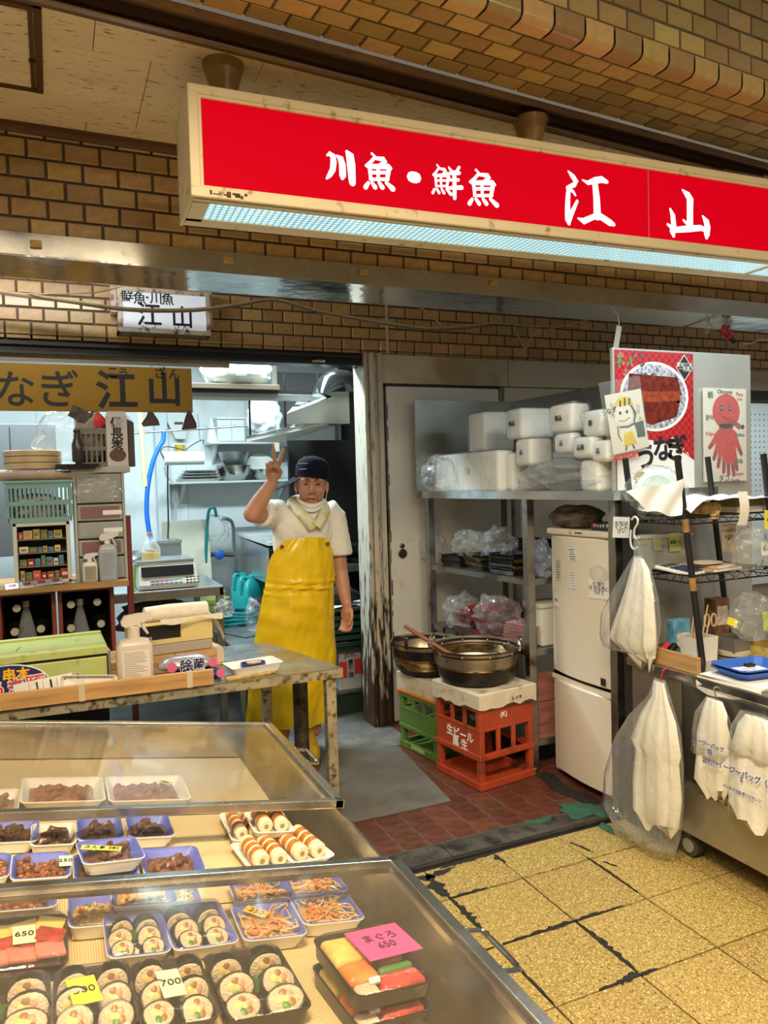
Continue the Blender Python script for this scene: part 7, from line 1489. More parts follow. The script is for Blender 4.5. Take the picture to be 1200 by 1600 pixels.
# overhead beams, bundle and hanging rods of the hood
yb_ = 4.75
x0, x1 = U(300, 605, y=yb_).x, U(497, 612, y=yb_).x; z1 = U(380, 600, y=yb_).z
t = thing('overhead_rail', 'brown double rail above the kitchen opening', 'rail', ((x0+x1)/2, yb_, z1-.10)); w_ = (x1-x0)/2
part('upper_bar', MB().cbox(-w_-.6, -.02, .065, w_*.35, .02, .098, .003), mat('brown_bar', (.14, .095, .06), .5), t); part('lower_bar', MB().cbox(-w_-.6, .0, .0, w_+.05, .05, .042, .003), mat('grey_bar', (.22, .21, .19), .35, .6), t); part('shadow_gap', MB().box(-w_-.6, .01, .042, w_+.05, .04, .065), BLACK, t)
bag_blob(370, 598, U(370, 598, y=yb_+.1).x, (.22, .14, .11), 'large plastic-covered bundle on the overhead rail', 91, mat('translucent_wrap', (.62, .66, .62), .3, var=.2, vs=9, bump=.8, bs=14), z=z1-.01, name='covered_bundle', cat='bundle', amp=.12)
# hood
hd = thing('range_hood', 'steel range hood hanging on rods over the grill', 'hood', U(500, 640, y=4.9)); O = hd.location
a, b, c_, d_ = U(386, 691, y=5.15), U(546, 662, y=4.55), U(546, 612, y=4.6), U(466, 640, y=5.0)
hx0, hx1 = a.x, U(546, 640, y=4.55).x; hz0 = U(546, 662, y=4.55).z; hz1 = U(546, 612, y=4.6).z
HOODM = mat('hood_steel', (.58, .60, .58), .3, .7, var=.1, vs=5)
part('canopy', P_(MB().loft([[(hx1-.42, 4.55, hz0), (hx1, 4.55, hz0), (hx1, 5.18, hz0+.02), (hx1-.10, 5.18, hz0+.02)], [(hx1-.42, 4.55, hz0+.06), (hx1, 4.55, hz1), (hx1, 5.18, hz1+.05), (hx1-.10, 5.18, hz1+.05)]])), HOODM, hd)
lip = MB(); p0, p1 = U(386, 690, y=5.05), U(512, 663, y=4.6); dv = (p1-p0); nv = Vector((-.03, -.06, 0))
part('drip_tray', P_(MB().add([tuple(p0), tuple(p1), tuple(p1+Vector((.10, .22, .0))), tuple(p0+Vector((.28, .15, 0))), tuple(p0+Vector((0, 0, .030))), tuple(p1+Vector((0, 0, .030))), tuple(p1+Vector((.10, .22, .03))), tuple(p0+Vector((.28, .15, .03)))], [(3, 2, 1, 0), (4, 5, 6, 7), (0, 1, 5, 4), (1, 2, 6, 5), (2, 3, 7, 6), (3, 0, 4, 7)])), mat('drip_white', (.66, .67, .62), .35), hd)
part('rim_trim', P_(MB().tube([p0+Vector((0, -.006, .03)), p1+Vector((0, -.006, .03))], .010, 8)), STEEL, hd, True)
for u, v, tp in ((391, 680, 600), (446, 668, 585), (498, 650, 580)):
    p = U(u, v, y=4.85); q = U(u-2, tp, y=4.85); part('hanger_rod', P_(MB().cyl(p, q, .007, n=8)), BLACK, hd, True)
solo('glass_dome', 'dark smoked dome hanging by the door jamb', 'lamp', MB().lathe([(.17, 0), (.168, .012), (.13, .10), (.07, .145), (.02, .155), (.02, .17), (.001, .17)], 28), mat('smoked_steel', (.05, .05, .05), .12, .6, var=.3, vs=6), U(530, 617, y=4.45), smooth=True)
tall_bag(414, 622, 676, 5.3, .11, 'white plastic bag hanging beside the hood', 92, mat('white_bag_kitchen', (.66, .70, .70), .4, bump=.8, bs=16, var=.1, vs=10))
solo('wall_post', 'cream vertical post beside the hood', 'post', MB().cbox(-.02, -.02, 0, .02, .02, 1.0, .003), mat('cream_post', (.60, .56, .44), .5), (U(430, 640, y=5.9).x, 5.9, 1.7)); 
solo('grey_cabinet', 'dull grey cabinet behind the hood', 'cabinet', MB().cbox(0, 0, 0, .5, .06, .62, .004), mat('grey_cab', (.20, .19, .18), .4), (U(434, 640, y=6.1).x, 6.1, 1.75))
# dark grey unit at far left
x0, x1, z0, z1 = bb(-60, 662, 88, 738, 5.0); t = thing('grey_unit', 'dark grey cabinet behind the wooden boxes', 'cabinet', ((x0+x1)/2, 5.0, z0-.5)); part('body', MB().cbox(-(x1-x0)/2, 0, 0, (x1-x0)/2, .4, z1-z0+.5, .004), mat('dark_grey_cabinet', (.13, .13, .135), .4), t); part('door_line', MB().box(0, -.002, .02, .004, .001, z1-z0+.48), BLACK, t)
solo('black_block', 'black appliance at the left edge behind the stand', 'cuboid', MB().cbox(-.6, 0, 0, .02, .3, .95, .01).cbox(-.6, -.02, .70, .02, .0, .73, .004), mat('black_cuboid', (.015, .015, .017), .35), (U(14, 860, y=4.45).x, 4.45, .0))  # plain black box with a ledge, left of the stand
# scale table
YS = 4.42; tz = U(270, 921, y=YS).z; x0, x1 = U(150, 921, y=YS).x, U(349, 921, y=YS).x; yb2 = 5.25
t = thing('scale_table', 'small steel table carrying the digital scale', 'table', ((x0+x1)/2, YS, 0)); w_ = (x1-x0)/2; TD = mat('table_dark_edge', (.20, .185, .155), .4, .6, var=.2, vs=7)
part('top', MB().cbox(-w_, 0, tz-.012, w_, yb2-YS, tz, .003), mat('cool_steel', (.55, .58, .60), .25, .9, var=.1, vs=5), t); part('apron', MB().box(-w_, 0, tz-.055, w_, .02, tz-.012).box(w_-.02, 0, tz-.055, w_, yb2-YS, tz-.012), TD, t)
for x_ in (-w_, w_-.04):
    for y_ in (.0, yb2-YS-.04): part('leg', MB().cbox(x_, y_, 0, x_+.04, y_+.04, tz-.05, .003), TD, t)
part('lower_shelf', MB().box(-w_, .02, .30, w_, yb2-YS, .315), TD, t)
bag_blob(250, 950, U(250, 950, y=YS+.2).x, (.22, .12, .10), 'dark sack under the scale table', 93, mat('dark_sack', (.06, .05, .04), .7, var=.4, vs=10), z=tz-.28, name='sack', cat='sack')
x0, x1, z0, z1 = bb(217, 876, 310, 922, YS+.02); w_ = (x1-x0)/2; h_ = (z1-tz)
t = thing('digital_scale', 'digital counter scale with steel platform and keypad', 'scale', ((x0+x1)/2, YS+.03, tz)); part('body', MB().loft([[(-w_, 0, .006), (w_, -.01, .006), (w_, .25, .006), (-w_, .25, .006)], [(-w_, -.006, .03), (w_, -.016, .03), (w_, .25, .03), (-w_, .25, .03)], [(-w_*.96, .045, h_*.82), (w_*.94, .04, h_*.82), (w_*.94, .25, h_*.82), (-w_*.96, .25, h_*.82)]]), mat('scale_beige', (.44, .40, .34), .45), t)
part('display', MB().add([(-w_*.9, .008, h_*.46), (w_*.86, .002, h_*.46), (w_*.88, .030, h_*.80), (-w_*.9, .034, h_*.80)], [(0, 1, 2, 3)]), MATS['display_black'], t); part('platform', MB().cbox(-w_*1.02, .05, h_*.84, w_*.92, .30, h_, .004), mat('cool_steel', (.55, .58, .60)), t)
for k in range(14): 
    x_ = -w_*.62+w_*1.1*(k % 7)/7; z_ = .032+.016*(k//7); y_ = .000+.010*(k//7); part('key', MB().cbox(x_, y_-.012, z_, x_+.022, y_-.004, z_+.010, .002), mat(('key_lilac', 'key_teal')[k % 7 > 3], ((.36, .28, .42), (.16, .42, .42))[k % 7 > 3], .5), t)
for k in range(12): part('key', MB().cbox(w_*.58+.020*(k % 4), -.016+.008*(k//4), .028+.014*(k//4), w_*.58+.020*(k % 4)+.014, -.008+.008*(k//4), .036+.014*(k//4), .002), BLACK, t)
for x_ in (-w_*.8, w_*.75): part('foot', MB().cyl((x_, .03, 0), (x_, .03, .008), .012, n=10), BLACK, t)
SZ = tz+h_
pet_bottle('oil_bottle', 'clear bottle half full of yellow oil on the scale', 236, 832, 886, YS+.22, .058, mat('cork_cap', (.36, .24, .14), .5), .42, mat('yellow_oil', (.60, .36, .005), .1, coat=.5))
x0, x1, z0, z1 = bb(240, 846, 284, 895, 5.0); t = thing('steel_box', 'grey steel box behind the oil bottle', 'box', ((x0+x1)/2, 5.0, tz)); part('body', MB().cbox(-(x1-x0)/2, 0, 0, (x1-x0)/2, .18, z1-tz, .003), mat('grey_steel_box', (.30, .32, .33), .35, .7), t); part('lid', MB().cbox(-(x1-x0)/2-.005, -.006, z1-tz-.012, (x1-x0)/2+.005, .18, z1-tz+.006, .003), mat('cool_steel', (.55, .58, .60)), t)
x0, x1, z0, z1 = bb(207, 858, 218, 882, YS+.1); solo('green_tub', 'green tube standing left of the oil bottle', 'tub', MB().lathe([(.028, 0), (.030, .01), (.030, .12), (.026, .13), (.001, .13)], 18), mat('lime_tub', (.25, .40, .06), .4), ((x0+x1)/2, YS+.25, tz), smooth=True)
bowl('steel bowl behind the oil bottle', 219, 845, .10, .07, tz+.135, y=YS+.30)
# chopping board leaning at the back wall
x0, x1, z0, z1 = bb(256, 816, 330, 905, 6.0); solo('chopping_board', 'big stained white chopping board leaning on the kitchen wall', 'chopping board', MB().at(TR(rx=-.14)).cbox(-(x1-x0)/2, 0, 0, (x1-x0)/2, .03, z1-z0+.12, .008), mat('stained_board', (.62, .60, .48), .5, var=.1, vs=3, dirt=(.40, .33, .20), da=.4, ds=4), ((x0+x1)/2, 5.98, z0-.10))
t = thing('crate_stack', 'dark stand carrying the chopping board', 'stand', ((x0+x1)/2, 6.0, 0)); part('block', MB().cbox(-.35, -.05, 0, .28, .3, z0-.105, .01), mat('grey_stand', (.22, .22, .21), .6), t)
# water pipe, valve, hose end
ypp = 6.1
t = thing('water_pipe', 'steel water pipe with a blue valve on the kitchen wall', 'pipe', U(340, 866, y=ypp)); O = t.location; PIPE = mat('pipe_steel', (.35, .36, .36), .35, .8)
part('horizontal_pipe', P_(MB().tube([U(u, v, y=ypp) for u, v in ((316, 866), (340, 866), (365, 867))], .018, 10)), mat('dark_pipe', (.10, .09, .08), .5, .5), t, True); part('riser', P_(MB().tube(smooth_path([U(u, v, y=ypp) for u, v in ((366, 960), (366, 900), (365, 840), (363, 818), (355, 811), (345, 810))], 4), .015, 8)), PIPE, t, True)
part('valve', P_(MB().at(Matrix.Translation(U(342, 866, y=ypp-.03)) @ Matrix.Rotation(math.pi/2, 4, 'X')).lathe([(.030, 0), (.042, .01), (.040, .04), (.02, .05), (.001, .05)], 18)), mat('valve_blue', (.02, .10, .40), .35), t, True)
P = [U(u, v, y=ypp-.08) for u, v in ((322, 880), (322, 850), (324, 820), (326, 800), (331, 793), (336, 796), (338, 808))]; solo('green_hose', 'teal hose looping from the water pipe', 'hose', MB().tube([p-P[0] for p in smooth_path(P)], .012, 8), mat('teal_hose', (.01, .20, .20), .35), P[0], smooth=True)
tall_bag(337, 805, 845, ypp-.05, .09, 'clear bag hanging behind the water pipe', 94)
# steel sink unit at the right back
sx0 = U(366, 842, y=6.3).x; p = U(366, 836, y=6.25); szt = p.z
t = thing('sink_unit', 'steel sink counter with jugs beneath at the back right', 'counter', (sx0+.25, 5.6, 0)); O = t.location; COOLS = mat('cool_steel', (.55, .58, .60))
sxn = U(420, 862, y=4.95).x
part('front', P_(MB().add([(sx0, 6.3, szt), (sxn, 4.95, szt-.02), (sxn, 4.95, szt-.26), (sx0, 6.3, szt-.30)], [(0, 1, 2, 3)]).add([(sx0+.02, 6.3, szt), (sxn+.02, 4.95, szt-.02), (sxn+.02, 4.95, szt-.26), (sx0+.02, 6.3, szt-.30)], [(3, 2, 1, 0)])), COOLS, t)
part('top', P_(MB().prism([(sx0, 6.3), (sxn, 4.95), (sxn+.5, 4.95), (sx0+.55, 6.3)], szt, szt+.025)), mat('white_top', (.72, .74, .72), .35), t)
part('backsplash', P_(MB().box(sx0, 6.3, szt-.4, sx0+.6, 6.33, szt+.06)), COOLS, t)
for y_ in (6.2, 5.6, 5.0): x_ = sx0+(sxn-sx0)*(6.3-y_)/1.35; part('leg', P_(MB().cbox(x_, y_, 0, x_+.03, y_+.03, szt-.2, .003)), STEELD, t)
part('under_shelf', P_(MB().prism([(sx0+.02, 6.25), (sxn+.02, 4.98), (sxn+.5, 4.98), (sx0+.55, 6.25)], .43, .45)), mat('shelf_dark', (.05, .05, .05), .5), t)
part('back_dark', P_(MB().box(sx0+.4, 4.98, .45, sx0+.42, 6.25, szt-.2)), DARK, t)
JUG = mat('turquoise_jug', (.02, .42, .42), .35, var=.05, vs=5)
for k, (u, v, y_) in enumerate(((380, 915, 5.75), (391, 920, 5.5), (404, 915, 5.6))):
    q = U(u, 940, y=y_); tt = thing('detergent_jug', ('turquoise jug under the sink, leftmost of three', 'turquoise jug under the sink, nearest of three', 'turquoise jug under the sink, half hidden behind the cook')[k], 'jug', (q.x, y_, .4505), .5, 'turquoise jugs under the sink')
    part('body', MB().loft([rr4(.075, .055, .02, 0), rr4(.08, .06, .025, .02), rr4(.08, .06, .025, .20), rr4(.06, .045, .02, .27), rr4(.025, .025, .012, .30), rr4(.025, .025, .012, .315)]), JUG, tt, True); part('handle', MB().tube(smooth_path([Vector(p_) for p_ in ((-.02, 0, .30), (-.07, 0, .31), (-.088, 0, .26), (-.08, 0, .20))], 4), .013, 8), JUG, tt, True); part('label', MB().cbox(-.05, -.062, .05, .05, -.058, .16, .001), mat('jug_label', (.35, .25, .35), .5), tt)
# hose coil, bucket, drain
pz = .45; pf = thing('low_platform', 'low steel platform on the kitchen floor behind the cook', 'platform', (1.15, 4.82, 0)); part('top', MB().cbox(-.18, -.38, pz-.02, .20, .42, pz, .003), mat('platform_steel', (.30, .32, .32), .35, .6, var=.2, vs=6), pf)
for x_ in (-.17, .16):
    for y_ in (-.36, .37): part('leg', MB().cbox(x_, y_, 0, x_+.03, y_+.03, pz-.02, .003), STEELD, pf)
q = U(374, 966, z=pz+.04); mb = MB()
for k in range(7):
    R_ = .135-.008*k; mb.tube([(R_*math.cos(a)+.006*k, R_*.8*math.sin(a), .016+.024*(k % 4)+.006*math.sin(3*a+k)) for a in [2*math.pi*i/28 for i in range(29)]], .013, 7)
solo('hose_coil', 'coil of teal garden hose on the low platform', 'hose', mb, mat('coil_teal', (.01, .26, .28), .4, var=.25, vs=12), (q.x, q.y, pz), smooth=True)
q = U(338, 975, z=.0); zt = .52; yb3 = 5.42; x_ = U(336, 950, y=yb3).x; zt = U(336, 934, y=yb3).z
t = thing('bucket', 'pale lime plastic bucket behind the table', 'bucket', (x_, yb3, 0)); part('body', MB().lathe([(.075, 0), (.08, .01), (.097, zt-.03), (.103, zt-.03), (.105, zt), (.098, zt), (.076, .02), (.001, .02)], 28), mat('lime_bucket', (.48, .55, .16), .4), t, True); part('dark_tie', MB().lathe([(.0995, zt-.10), (.1005, zt-.09)], 28, cap0=False, cap1=False), BLACK, t)
q = U(385, 990, z=pz); solo('drain_cover', 'grey slotted drain cover on the low steel platform', 'drain', MB().cbox(-.10, -.13, 0, .10, .13, .010, .003).cyl((-.03, .03, .010), (-.03, .03, .0115), .014, n=14).cyl((.05, -.06, .010), (.05, -.06, .0115), .014, n=14), mat('drain_grey', (.15, .16, .16), .5, .3, var=.2, vs=8), (q.x, q.y, pz+.0005), .4)
q = U(398, 960, y=4.6); tall_bag(397, 935, 985, 4.62, .045, 'small clear bag standing beside the apron', 95)
# stove and clutter right of the cook
ys = 4.62
zst = U(545, 884, y=ys).z
t = thing('grill_stove', 'blackened grill stove with pots right of the cook', 'stove', (U(548, 900, y=ys).x, ys, 0)); O = t.location; x0, x1 = U(498, 890, y=ys).x, 2.38
part('frame', P_(MB().box(x0, ys, zst-.04, x1, ys+.5, zst)), mat('stove_steel', (.22, .22, .20), .35, .8, var=.3, vs=9), t)
for x_ in (x0, (x0+x1)/2, x1-.04): part('leg', P_(MB().cbox(x_, ys, 0, x_+.04, ys+.04, zst-.04, .003)), mat('stove_leg', (.06, .055, .05), .5, .5), t)
part('burner_grate', P_(MB().at(TR(x0+.45, ys+.22, zst)).lathe([(.16, 0), (.17, .03), (.12, .05), (.11, .02)], 20)), DARK, t)
BLKPOT = mat('black_iron', (.018, .017, .016), .3, .5, var=.3, vs=10)
t = thing('black_pan', 'black iron pan on the stove', 'pan', (U(548, 875, y=ys+.2).x, ys+.22, zst+.052)); part('pan', MB().lathe([(.09, 0), (.14, .03), (.15, .07), (.145, .07), (.085, .01), (.001, .01)], 24), BLKPOT, t, True); part('handle', MB().cyl((-.14, 0, .06), (-.30, -.03, .10), .011, n=8), BLKPOT, t, True)
pet_bottle('ribbed_bottle', 'clear ribbed bottle at the right end of the stove', 575, 868, 898, ys+.02, .045, WHITEP)
zsh = U(545, 938, y=ys-.02).z
t = thing('stove_shelf', 'dark side table with newspaper in front of the stove', 'table', (U(545, 940, y=ys-.2).x, ys-.2, 0)); part('top', MB().cbox(-.24, -.10, zsh-.02, .26, .12, zsh, .003), mat('brown_top', (.09, .06, .04), .5), t)
for sx_ in (-.22, .22): part('leg', MB().cbox(sx_-.015, -.08, 0, sx_+.015, -.05, zsh-.02, .003), MATS['stove_leg'], t); part('leg', MB().cbox(sx_-.015, .07, 0, sx_+.015, .10, zsh-.02, .003), MATS['stove_leg'], t)
part('shelf', MB().box(-.22, -.08, zsh-.28, .22, .10, zsh-.26), MATS['stove_leg'], t)
solo('newspaper', 'white newspaper spread on the side table', 'newspaper', MB().sheet(lambda a, b: (-.17+.36*a, -.09+.18*b, .002+.012*abs(math.sin(5*a+3*b))), 8, 6), mat('cool_paper', (.62, .66, .68), .7), (t.location.x, t.location.y, zsh+.001), .1, smooth=True)
solo('black_cloth', 'black cloth bundle on the newspaper', 'cloth', crumple(MB(), (0, 0, .05), (.11, .06, .055), 96, .2), DARK, (t.location.x-.05, t.location.y, zsh+.016), smooth=True)
zc = zsh-.26; 
t2 = thing('green_crate', 'dark green crate under the side table', 'crate', (t.location.x, t.location.y+.01, zc+.001)); DG = mat('dark_green_plastic', (.008, .05, .035), .45)
for k in range(5): part('slat', MB().cbox(-.18, -.08, .012+.042*k, .18, -.074, .040+.042*k, .002), DG, t2)
for x_ in (-.18, .172): part('side', MB().cbox(x_, -.08, 0, x_+.008, .08, .215, .002), DG, t2)
part('floor', MB().box(-.175, -.074, 0, .175, .08, .006), DG, t2)
x0, x1, z0, z1 = bb(531, 1014, 566, 1078, ys-.27); w_ = (x1-x0)/2; h_ = z1-z0
t = thing('oil_can', 'square cooking oil can with red panels beside the jamb', 'can', ((x0+x1)/2, ys-.26, z0)); part('can', MB().cbox(-w_, 0, 0, w_, .20, h_, .005), mat('tin_white', (.55, .54, .50), .35, .3), t)
part('red_panel', MB().box(-w_*.98, -.0012, h_*.30, -w_*.32, 0, h_*.70), REDINK, t); part('red_panel', MB().box(w_*.36, -.0012, h_*.36, w_*.98, 0, h_*.74), REDINK, t); text('JOYL', .034, INK, t, (0, -.0014, h_*.84), bold=.01)
for k, c_ in enumerate('豊年油'): text(c_, .038, INK, t, (.002, -.0016, h_*(.66-.15*k)), bold=.02)
t = thing('can_rack', 'dark metal stand under the oil can', 'stand', ((x0+x1)/2, ys-.16, 0)); part('plate', MB().cbox(-w_*2, -.12, z0-.02, w_*2.2, .12, z0-.0005, .003), MATS['stove_steel'], t); part('block', MB().cbox(-w_*2, -.10, 0, w_*2.2, .12, z0-.021, .004), mat('dark_green_block', (.012, .03, .022), .5), t)

# ------------------------------------------------------------------ the cook
def cap(mb, p0, p1, r0, r1, n=14):
    p0, p1 = Vector(p0), Vector(p1); d = (p1-p0); L_ = d.length; t = d/L_; P, Rr = [], []
    for a in (88, 60, 30, 0): P.append(p0-t*r0*math.sin(math.radians(a))); Rr.append(max(.0005, r0*math.cos(math.radians(a))))
    for a in (0, 30, 60, 88): P.append(p1+t*r1*math.sin(math.radians(a))); Rr.append(max(.0005, r1*math.cos(math.radians(a))))
    return mb.tube(P, Rr, n)
def remesh(mb, name, voxel, smooth_it, material):
    me = mb.mesh(name+'_src', None); o = bpy.data.objects.new(name+'_src', me)
    m_ = o.modifiers.new('r', 'REMESH'); m_.mode = 'VOXEL'; m_.voxel_size = voxel; m_.use_smooth_shade = True
    s_ = o.modifiers.new('s', 'SMOOTH'); s_.factor = .5; s_.iterations = smooth_it
    out = evaluated_mesh(o)
    out.materials.clear(); out.materials.append(material); out.polygons.foreach_set('use_smooth', [True]*len(out.polygons)); return out
SKIN = mat('skin', (.50, .235, .135), .48, var=.12, vs=18, sss=.12, bump=.12, bs=120, bdist=.002)
BASE = Vector((1.17, 3.86, 0))
HC = Vector((1.262, 3.835, 1.432)); TH = Matrix.Translation(HC) @ Matrix.Rotation(-.30, 4, 'Z') @ Matrix.Rotation(.05, 4, 'Y') @ Matrix.Rotation(.06, 4, 'X')
mb = MB().at(TH)
mb.ell((0, .008, .032), (.078, .093, .095), 20, 14).ell((0, -.026, -.026), (.070, .064, .086), 20, 14).ell((0, -.052, -.088), (.036, .032, .026), 14, 10).ell((0, -.030, -.072), (.062, .046, .038), 14, 10)
for s_ in (-1, 1):
    mb.ell((s_*.040, -.058, -.026), (.026, .024, .024), 12, 8).ell((s_*.030, -.080, .030), (.027, .012, .011), 12, 8).ell((s_*.012, -.092, -.034), (.009, .010, .008), 10, 7).ell((s_*.081, .006, -.010), (.012, .019, .033), 12, 8).ell((s_*.030, -.079, .006), (.015, .010, .008), 10, 7)
    cap(mb, (s_*.018, -.086, -.040), (s_*.036, -.070, -.072), .006, .007, 8)
cap(mb, (0, -.088, .016), (0, -.102, -.022), .008, .011); mb.ell((0, -.100, -.028), (.013, .014, .011), 12, 8)
mb.ell((0, -.083, -.062), (.022, .007, .005), 12, 8).ell((0, -.081, -.074), (.018, .007, .005), 12, 8)
cap(mb, (0, .018, -.07), (0, .030, -.19), .054, .062, 18)
mb.at(Matrix.Identity(4))
# torso and legs under the clothes
for z_, x_, rx_, ry_ in ((1.20, 1.225, .150, .095), (1.05, 1.215, .150, .105), (.90, 1.200, .150, .105), (.78, 1.185, .155, .105)): mb.ell((x_, 3.87, z_), (rx_, ry_, .13), 18, 10)
for s_ in (-1, 1): cap(mb, (1.185+s_*.08, 3.87, .76), (1.165+s_*.085, 3.87, .44), .080, .058); cap(mb, (1.165+s_*.085, 3.87, .44), (1.155+s_*.09, 3.88, .10), .056, .040)
# raised right arm with a V sign
S1 = Vector((1.055, 3.87, 1.285)); E1 = U(394, 803, y=3.70); W1 = U(426, 752, y=3.66)
cap(mb, S1, E1, .056, .044); cap(mb, E1, E1+(W1-E1)*.4, .045, .043); cap(mb, E1+(W1-E1)*.4, W1, .043, .027)
hx = ((W1-E1).normalized()*.35+Vector((0, 0, 1))).normalized(); hy = Vector((.28, .95, 0)); hy = (hy-hx*hy.dot(hx)).normalized(); hxx = hy.cross(hx).normalized()
def frame(o_, X_, Y_, Z_): return Matrix(((X_.x, Y_.x, Z_.x, o_.x), (X_.y, Y_.y, Z_.y, o_.y), (X_.z, Y_.z, Z_.z, o_.z), (0, 0, 0, 1)))
def finger(mb, pts, r_):
    for k in range(len(pts)-1): cap(mb, pts[k], pts[k+1], r_*(1-.09*k), r_*(1-.09*(k+1)), 10)
mb.at(frame(W1, hxx, hy, hx))
mb.ell((-.004, 0, .050), (.039, .017, .048), 16, 10); cap(mb, (0, 0, -.02), (-.002, 0, .03), .027, .027)
for x_, z_ in ((.022, .086), (.001, .092), (-.018, .087), (-.034, .078)): mb.ell((x_, .002, z_), (.011, .012, .012), 10, 8)
finger(mb, [(.022, 0, .088), (.029, -.004, .124), (.034, -.006, .148), (.038, -.007, .166)], .0102); finger(mb, [(.000, 0, .094), (-.008, -.005, .134), (-.014, -.008, .160), (-.019, -.010, .180)], .0104)
finger(mb, [(-.018, -.002, .088), (-.020, -.036, .092), (-.016, -.044, .066), (-.013, -.028, .054)], .0102); finger(mb, [(-.034, -.002, .078), (-.037, -.032, .080), (-.031, -.040, .058), (-.026, -.026, .047)], .0092)
finger(mb, [(.026, -.006, .026), (.036, -.026, .052), (.020, -.046, .070), (-.004, -.050, .076)], .0112)
mb.at(Matrix.Identity(4))
# hanging left arm
S2 = Vector((1.395, 3.87, 1.265)); E2 = U(531, 893, y=3.86); W2 = U(542, 948, y=3.80)
cap(mb, S2, E2, .055, .042); cap(mb, E2, E2+(W2-E2)*.35, .043, .041); cap(mb, E2+(W2-E2)*.35, W2, .041, .026)
mb.at(frame(W2, Vector((.80, -.6, 0)), Vector((.6, .80, 0)), Vector((0, 0, 1))))
mb.ell((0, 0, -.042), (.036, .020, .050), 16, 10); cap(mb, (0, 0, .02), (0, 0, -.03), .026, .026)
for k, (x_, L_) in enumerate(((.026, .92), (.009, 1.0), (-.009, .95), (-.026, .8))): finger(mb, [(x_, -.002, -.078), (x_-.003, -.010, -.078-.034*L_), (x_-.006, -.030, -.078-.050*L_), (x_-.008, -.045, -.078-.046*L_)], .0098)
finger(mb, [(.028, -.010, -.018), (.034, -.028, -.050), (.026, -.034, -.078), (.018, -.036, -.094)], .0108)
mb.at(Matrix.Identity(4))
pm = remesh(mb, 'person', .0042, 2, SKIN)
pm.transform(Matrix.Translation(-BASE))
person = tag(link('person', pm, None, BASE), 'cook in yellow rubber apron and dark cap making a V sign', 'person')
def pp_(name, mb, m_, smooth=True, label=None, ang=60): mb.v = [tuple(Vector(p)-BASE) for p in mb.v]; return part(name, mb, m_, person, smooth, label, ang)
# face details
EYE = mat('eye_dark', (.015, .010, .008), .15); BROW = mat('eyebrow', (.06, .045, .035), .8)
for s_ in (-1, 1):
    pp_('eye', MB().at(TH).ell((s_*.030, -.0885, .0085), (.0125, .0040, .0038), 12, 7), EYE); pp_('eyelid', MB().at(TH).tube([(s_*.017, -.0885, .0085), (s_*.024, -.0925, .0125), (s_*.034, -.0905, .0130), (s_*.043, -.0825, .0085)], [.0012, .0018, .0018, .0012], 6), mat('lid_skin', (.30, .12, .07), .5))
    pp_('eyebrow', MB().at(TH).tube([(s_*.015, -.0925, .029), (s_*.028, -.0925, .034), (s_*.045, -.083, .030)], [.0034, .0044, .0020], 6), BROW)
    pp_('smile_line', MB().at(TH).tube([(s_*.019, -.0915, -.037), (s_*.030, -.0845, -.052), (s_*.036, -.0775, -.070)], [.0010, .0015, .0008], 5), mat('crease_skin', (.24, .09, .05), .6))
    pp_('nostril', MB().at(TH).ell((s_*.006, -.1055, -.037), (.0035, .003, .0022), 8, 5), mat('crease_skin', (.24, .09, .05)))
pp_('mouth', MB().at(TH).tube([(-.024, -.0855, -.0705), (-.010, -.0905, -.0670), (.010, -.0905, -.0670), (.024, -.0855, -.0705)], [.0015, .0030, .0030, .0015], 6), mat('lip_line', (.16, .035, .028), .5))
pp_('hair', MB().at(TH).ell((-.070, .022, .020), (.012, .045, .030), 12, 8).ell((.070, .022, .020), (.012, .045, .030), 12, 8).ell((0, .070, -.01), (.062, .035, .05), 14, 8), mat('grey_hair', (.06, .055, .05), .8, bump=.6, bs=200))
# cap worn askew, visor to the side
CAPM = mat('navy_cap_cloth', (.005, .006, .015), .9, spec=.15, var=.25, vs=14, bump=.4, bs=260, bdist=.002)
TCAP = TH @ Matrix.Translation((0, .006, .040)) @ Matrix.Rotation(.10, 4, 'Y') @ Matrix.Rotation(-.10, 4, 'X')
rings = [[(rx_*math.cos(2*math.pi*i/32), ry_*math.sin(2*math.pi*i/32), z_) for i in range(32)] for rx_, ry_, z_ in ((.086, .104, -.006), (.090, .107, .018), (.090, .106, .052), (.080, .094, .082), (.055, .064, .103), (.022, .026, .111), (.002, .002, .112))]
cp = pp_('cap', MB().at(TCAP).loft(rings, False, True), CAPM)
def visor(a, b):
    an = math.radians(-150+(-1)*0) + (b-.5)*1.9; r0 = .092; r1 = r0+.100*math.sin(math.pi*b)**.7*a; x_, y_ = math.cos(an), math.sin(an)
    return (x_*(r0*.98+(r1-r0)), y_*(r0*1.12+(r1-r0)), -.002-.075*a*math.sin(math.pi*b)-.020*(b-.5)**2)
vz = MB().at(TCAP @ Matrix.Rotation(-.50, 4, 'Z') @ Matrix.Rotation(.12, 4, 'X')); vz.sheet(visor, 6, 16); vz.sheet(lambda a, b: tuple(Vector(visor(a, b))+Vector((0, 0, -.004))), 6, 16)
v_ = pp_('visor', vz, CAPM)
for k in range(2): pp_('cap_print', MB().at(TCAP @ Matrix.Rotation(-.42, 4, 'Z') @ TR(-.006, -.1085+.004*(k == 0), .058-.030*k, rx=-.10)).stroke([(-.035+.012*k, 0, .0022), (-.012, .003, .0026), (.016, .006, .002)]), mat('faded_print', (.28, .28, .32), .7), False)
pp_('cap_button', MB().at(TCAP).ell((0, 0, .113), (.008, .008, .004), 10, 6), CAPM)
